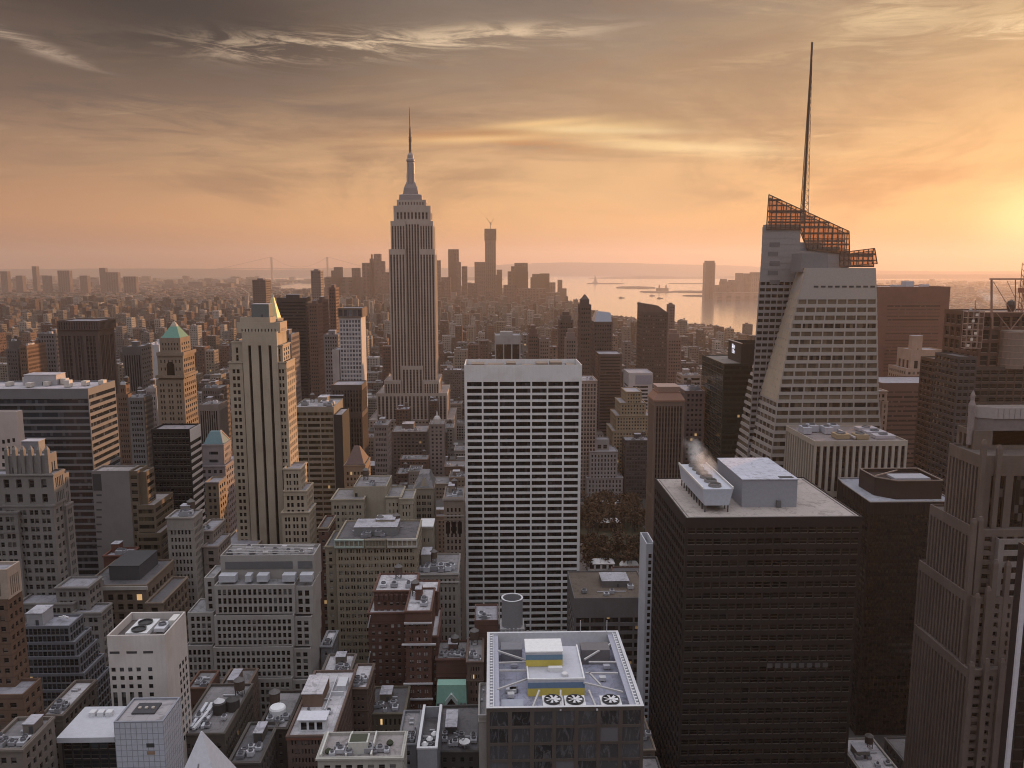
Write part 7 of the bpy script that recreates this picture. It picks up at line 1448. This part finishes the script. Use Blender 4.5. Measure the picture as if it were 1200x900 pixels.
# single buildings of the fill
TW = ['dark brick', 'red-brown brick', 'umber brick', 'tan', 'buff', 'pale stone', 'grey-brown', 'cream', 'slate-grey', 'dark brown', 'russet', 'off-white']
EXTRA = ['a roof hut', 'a water tank', 'roof machines', 'a hut and a tank', 'a bare roof']
refs = [(b_.ref, vis[b_.id][1], vis[b_.id][2]) for b_ in ALL if b_.id in vis and b_.ref and vis[b_.id][0] > 25]
bag = {}
for i in chosen:
    _, vx, vy = vis[10000 + i]
    best = min(refs, key=lambda q: (q[1] - vx) ** 2 + ((q[2] - vy) * 1.1) ** 2); ddx, ddy = vx - best[1], vy - best[2]
    if abs(ddx) > abs(ddy): wd = 'right of' if ddx > 0 else 'left of'
    else: wd = 'below' if ddy > 0 else 'behind'
    bag.setdefault((best[0], wd), []).append((math.hypot(ddx, ddy), i))
LAB = {}
ORD = ['nearest', 'second', 'third', 'fourth', 'fifth', 'sixth', 'seventh', 'eighth', 'ninth', 'tenth', 'eleventh', 'twelfth', 'thirteenth', 'fourteenth', 'fifteenth', 'sixteenth']
for (ref, wd), lst in bag.items():
    for k, (_, i) in enumerate(sorted(lst)):
        ex = i % 5; lab = f'{TW[FILL[i][5]]} block with {EXTRA[ex]}, {ORD[min(k, 15)]} {wd} {ref}'
        if len(lab.split()) > 16: lab = f'{TW[FILL[i][5]]} block, {ORD[min(k, 15)]} {wd} {ref}'
        LAB[i] = (lab, ex)
for i in chosen:
    X0, X1, Y0, Y1, h, tn = FILL[i]; lab, ex = LAB[i]
    b = Bld(lab, name='city_block', group='city blocks between the towers', wall=wall_mat(tuple(v * .85 for v in TONES[tn]), .8, .3), glass=glass_mat((.022, .02, .02), .24, (.26, .24, .23), .004, .15), roof=[midr, dkr, pale, roof_mat((.18, .17, .18)), dkr, midr, roof_mat((.15, .14, .15))][i % 7]); b.base = TONES[tn]
    r_ = random.Random(i); far_ = Y0 > 1300
    b.tier(0, 0, 0, Y0, Y1 - Y0, world=(X0, X1, 0, h), st=S(cw=r_.uniform(2.6, 3.6) * (1.5 if far_ else 1), ch=r_.uniform(3.5, 4.1) * (1.4 if far_ else 1), wf=r_.uniform(.4, .62), hf=r_.uniform(.42, .6), mt=r_.uniform(1.5, 4), rec=.35))
    b.clutter(r_.randint(1, 4), 0, 0, i) if X1 - X0 > 9 else None
    if ex in (0, 3): b.hut(X0 + (X1 - X0) * .15, X0 + (X1 - X0) * .5, Y0 + 9, Y0 + 16, 3.8)
    if ex in (1, 3): b.tank(X1 - 5, Y1 - 7)
    if ex == 2:
        for k in range(3): b.unit(X0 + 2 + k * 4, X0 + 4.6 + k * 4, Y0 + 5 + k * 3, Y0 + 8 + k * 3, 1.9, plain((.45, .45, .48)))
# the remaining thousands as one mass
cs = set(chosen); mass, tint = MB(), []
r_ = random.Random(5)
for i, (X0, X1, Y0, Y1, h, tn) in enumerate(FILL):
    if i in cs: continue
    t_ = np.array(TONES[tn]) * r_.uniform(.3, .85); n0 = mass.n; mass.box(X0, X1, Y0, Y1, 0, h)
    if r_.random() < .6:
        a, c_ = r_.uniform(.1, .55), r_.uniform(.2, .6); W, D = X1 - X0, Y1 - Y0; mass.box(X0 + W * a, X0 + W * min(a + .3, .95), Y0 + D * c_, Y0 + D * min(c_ + .3, .95), h, h + r_.uniform(2.5, 5))
    if Y0 < 2200 and r_.random() < .5:
        a, c_ = r_.uniform(.05, .8), r_.uniform(.05, .6); W, D = X1 - X0, Y1 - Y0; mass.box(X0 + W * a, X0 + W * a + 2.4, Y0 + D * c_, Y0 + D * c_ + 2.4, h + .02, h + r_.uniform(1.5, 5))
    tint.append(np.tile(np.append(t_, 1), (mass.n - n0, 1)))
o_ = mass.build('city_carpet', town_mat()); o_['kind'] = 'stuff'
ca = o_.data.color_attributes.new('tint', 'FLOAT_COLOR', 'POINT'); ca.data.foreach_set('color', np.concatenate(tint).astype(np.float32).ravel())

for b_ in ALL: b_.finish(idb)
for b_, s_ in SIGNS:
    wl = s_.location.copy(); s_.parent = b_.o; s_.location = wl - b_.o.location

# ------------------------------------------------------------------ steam and haze
def steam(name, x_, y0, y1, z_, rad, rise, dens, label):
    """a drifting plume: one closed hull along y with noisy density that thins towards its skin"""
    m = MB(); an = [2 * math.pi * k / 14 for k in range(14)]; rings = []; L = y1 - y0
    for k in range(13):
        t_ = k / 12; r_ = rad * max(.05, math.sin(math.pi * min(.98, t_ * .97 + .02)) ** .5)
        rings.append([(x_ + r_ * math.cos(a), y0 + L * t_, z_ + rise * t_ + r_ * .8 * math.sin(a)) for a in an][::-1])
    m.loft(rings, True, True)
    mt_ = bpy.data.materials.new('steam'); mt_.use_nodes = True; n = NT(mt_.node_tree); out = n.new('ShaderNodeOutputMaterial'); v = n.new('ShaderNodeVolumePrincipled')
    g = n.new('ShaderNodeNewGeometry'); px_, py_, pz_ = n.xyz(g.outputs['Position'])
    t_ = (py_ - y0) * (1 / L); dx_ = (px_ - x_) * (1 / rad); dz_ = (pz_ - z_ - t_ * rise) * (1 / (rad * .8))
    fall = n.sstep(n.m('SQRT', dx_ * dx_ + dz_ * dz_), .95, .1) * n.sstep(t_, 0, .12) * n.sstep(t_, 1, .6)
    f = n.noise(g.outputs['Position'], .19, 4, .6, .8); n.put(v.inputs['Density'], n.sstep(f, .38, .74) * fall * dens); v.inputs['Color'].default_value = (.96, .94, .93, 1); n.t.links.new(v.outputs[0], out.inputs['Volume'])
    o = m.build(name, mt_); o['kind'] = 'stuff'; o['label'] = label
(sx0, sy0, sz0, _), (sx1, sy1, sz1, _) = STEAM[0], STEAM[-1]
steam('steam', sx0, sy0 - 2, sy1 + 14, sz0 + 1.6, 6.8, 6, .32, 'white steam drifting off the cooling tower')
steam('steam', STEAM2[0][0], 494, 520, STEAM2[0][2] + 3, 6.5, 6, .22, 'sunlit steam beside the scaffolded tower')
m = MB(); m.box(-26500, 26500, -3500, 26500, -1.0, 700, True)
hm = bpy.data.materials.new('haze'); hm.use_nodes = True; n = NT(hm.node_tree); out = n.new('ShaderNodeOutputMaterial'); v = n.new('ShaderNodeVolumePrincipled')
v.inputs['Density'].default_value = HAZE_D; v.inputs['Color'].default_value = (.84, .735, .685, 1); v.inputs['Anisotropy'].default_value = .42; n.t.links.new(v.outputs[0], out.inputs['Volume'])
o_ = m.build('haze', hm); o_['kind'] = 'stuff'
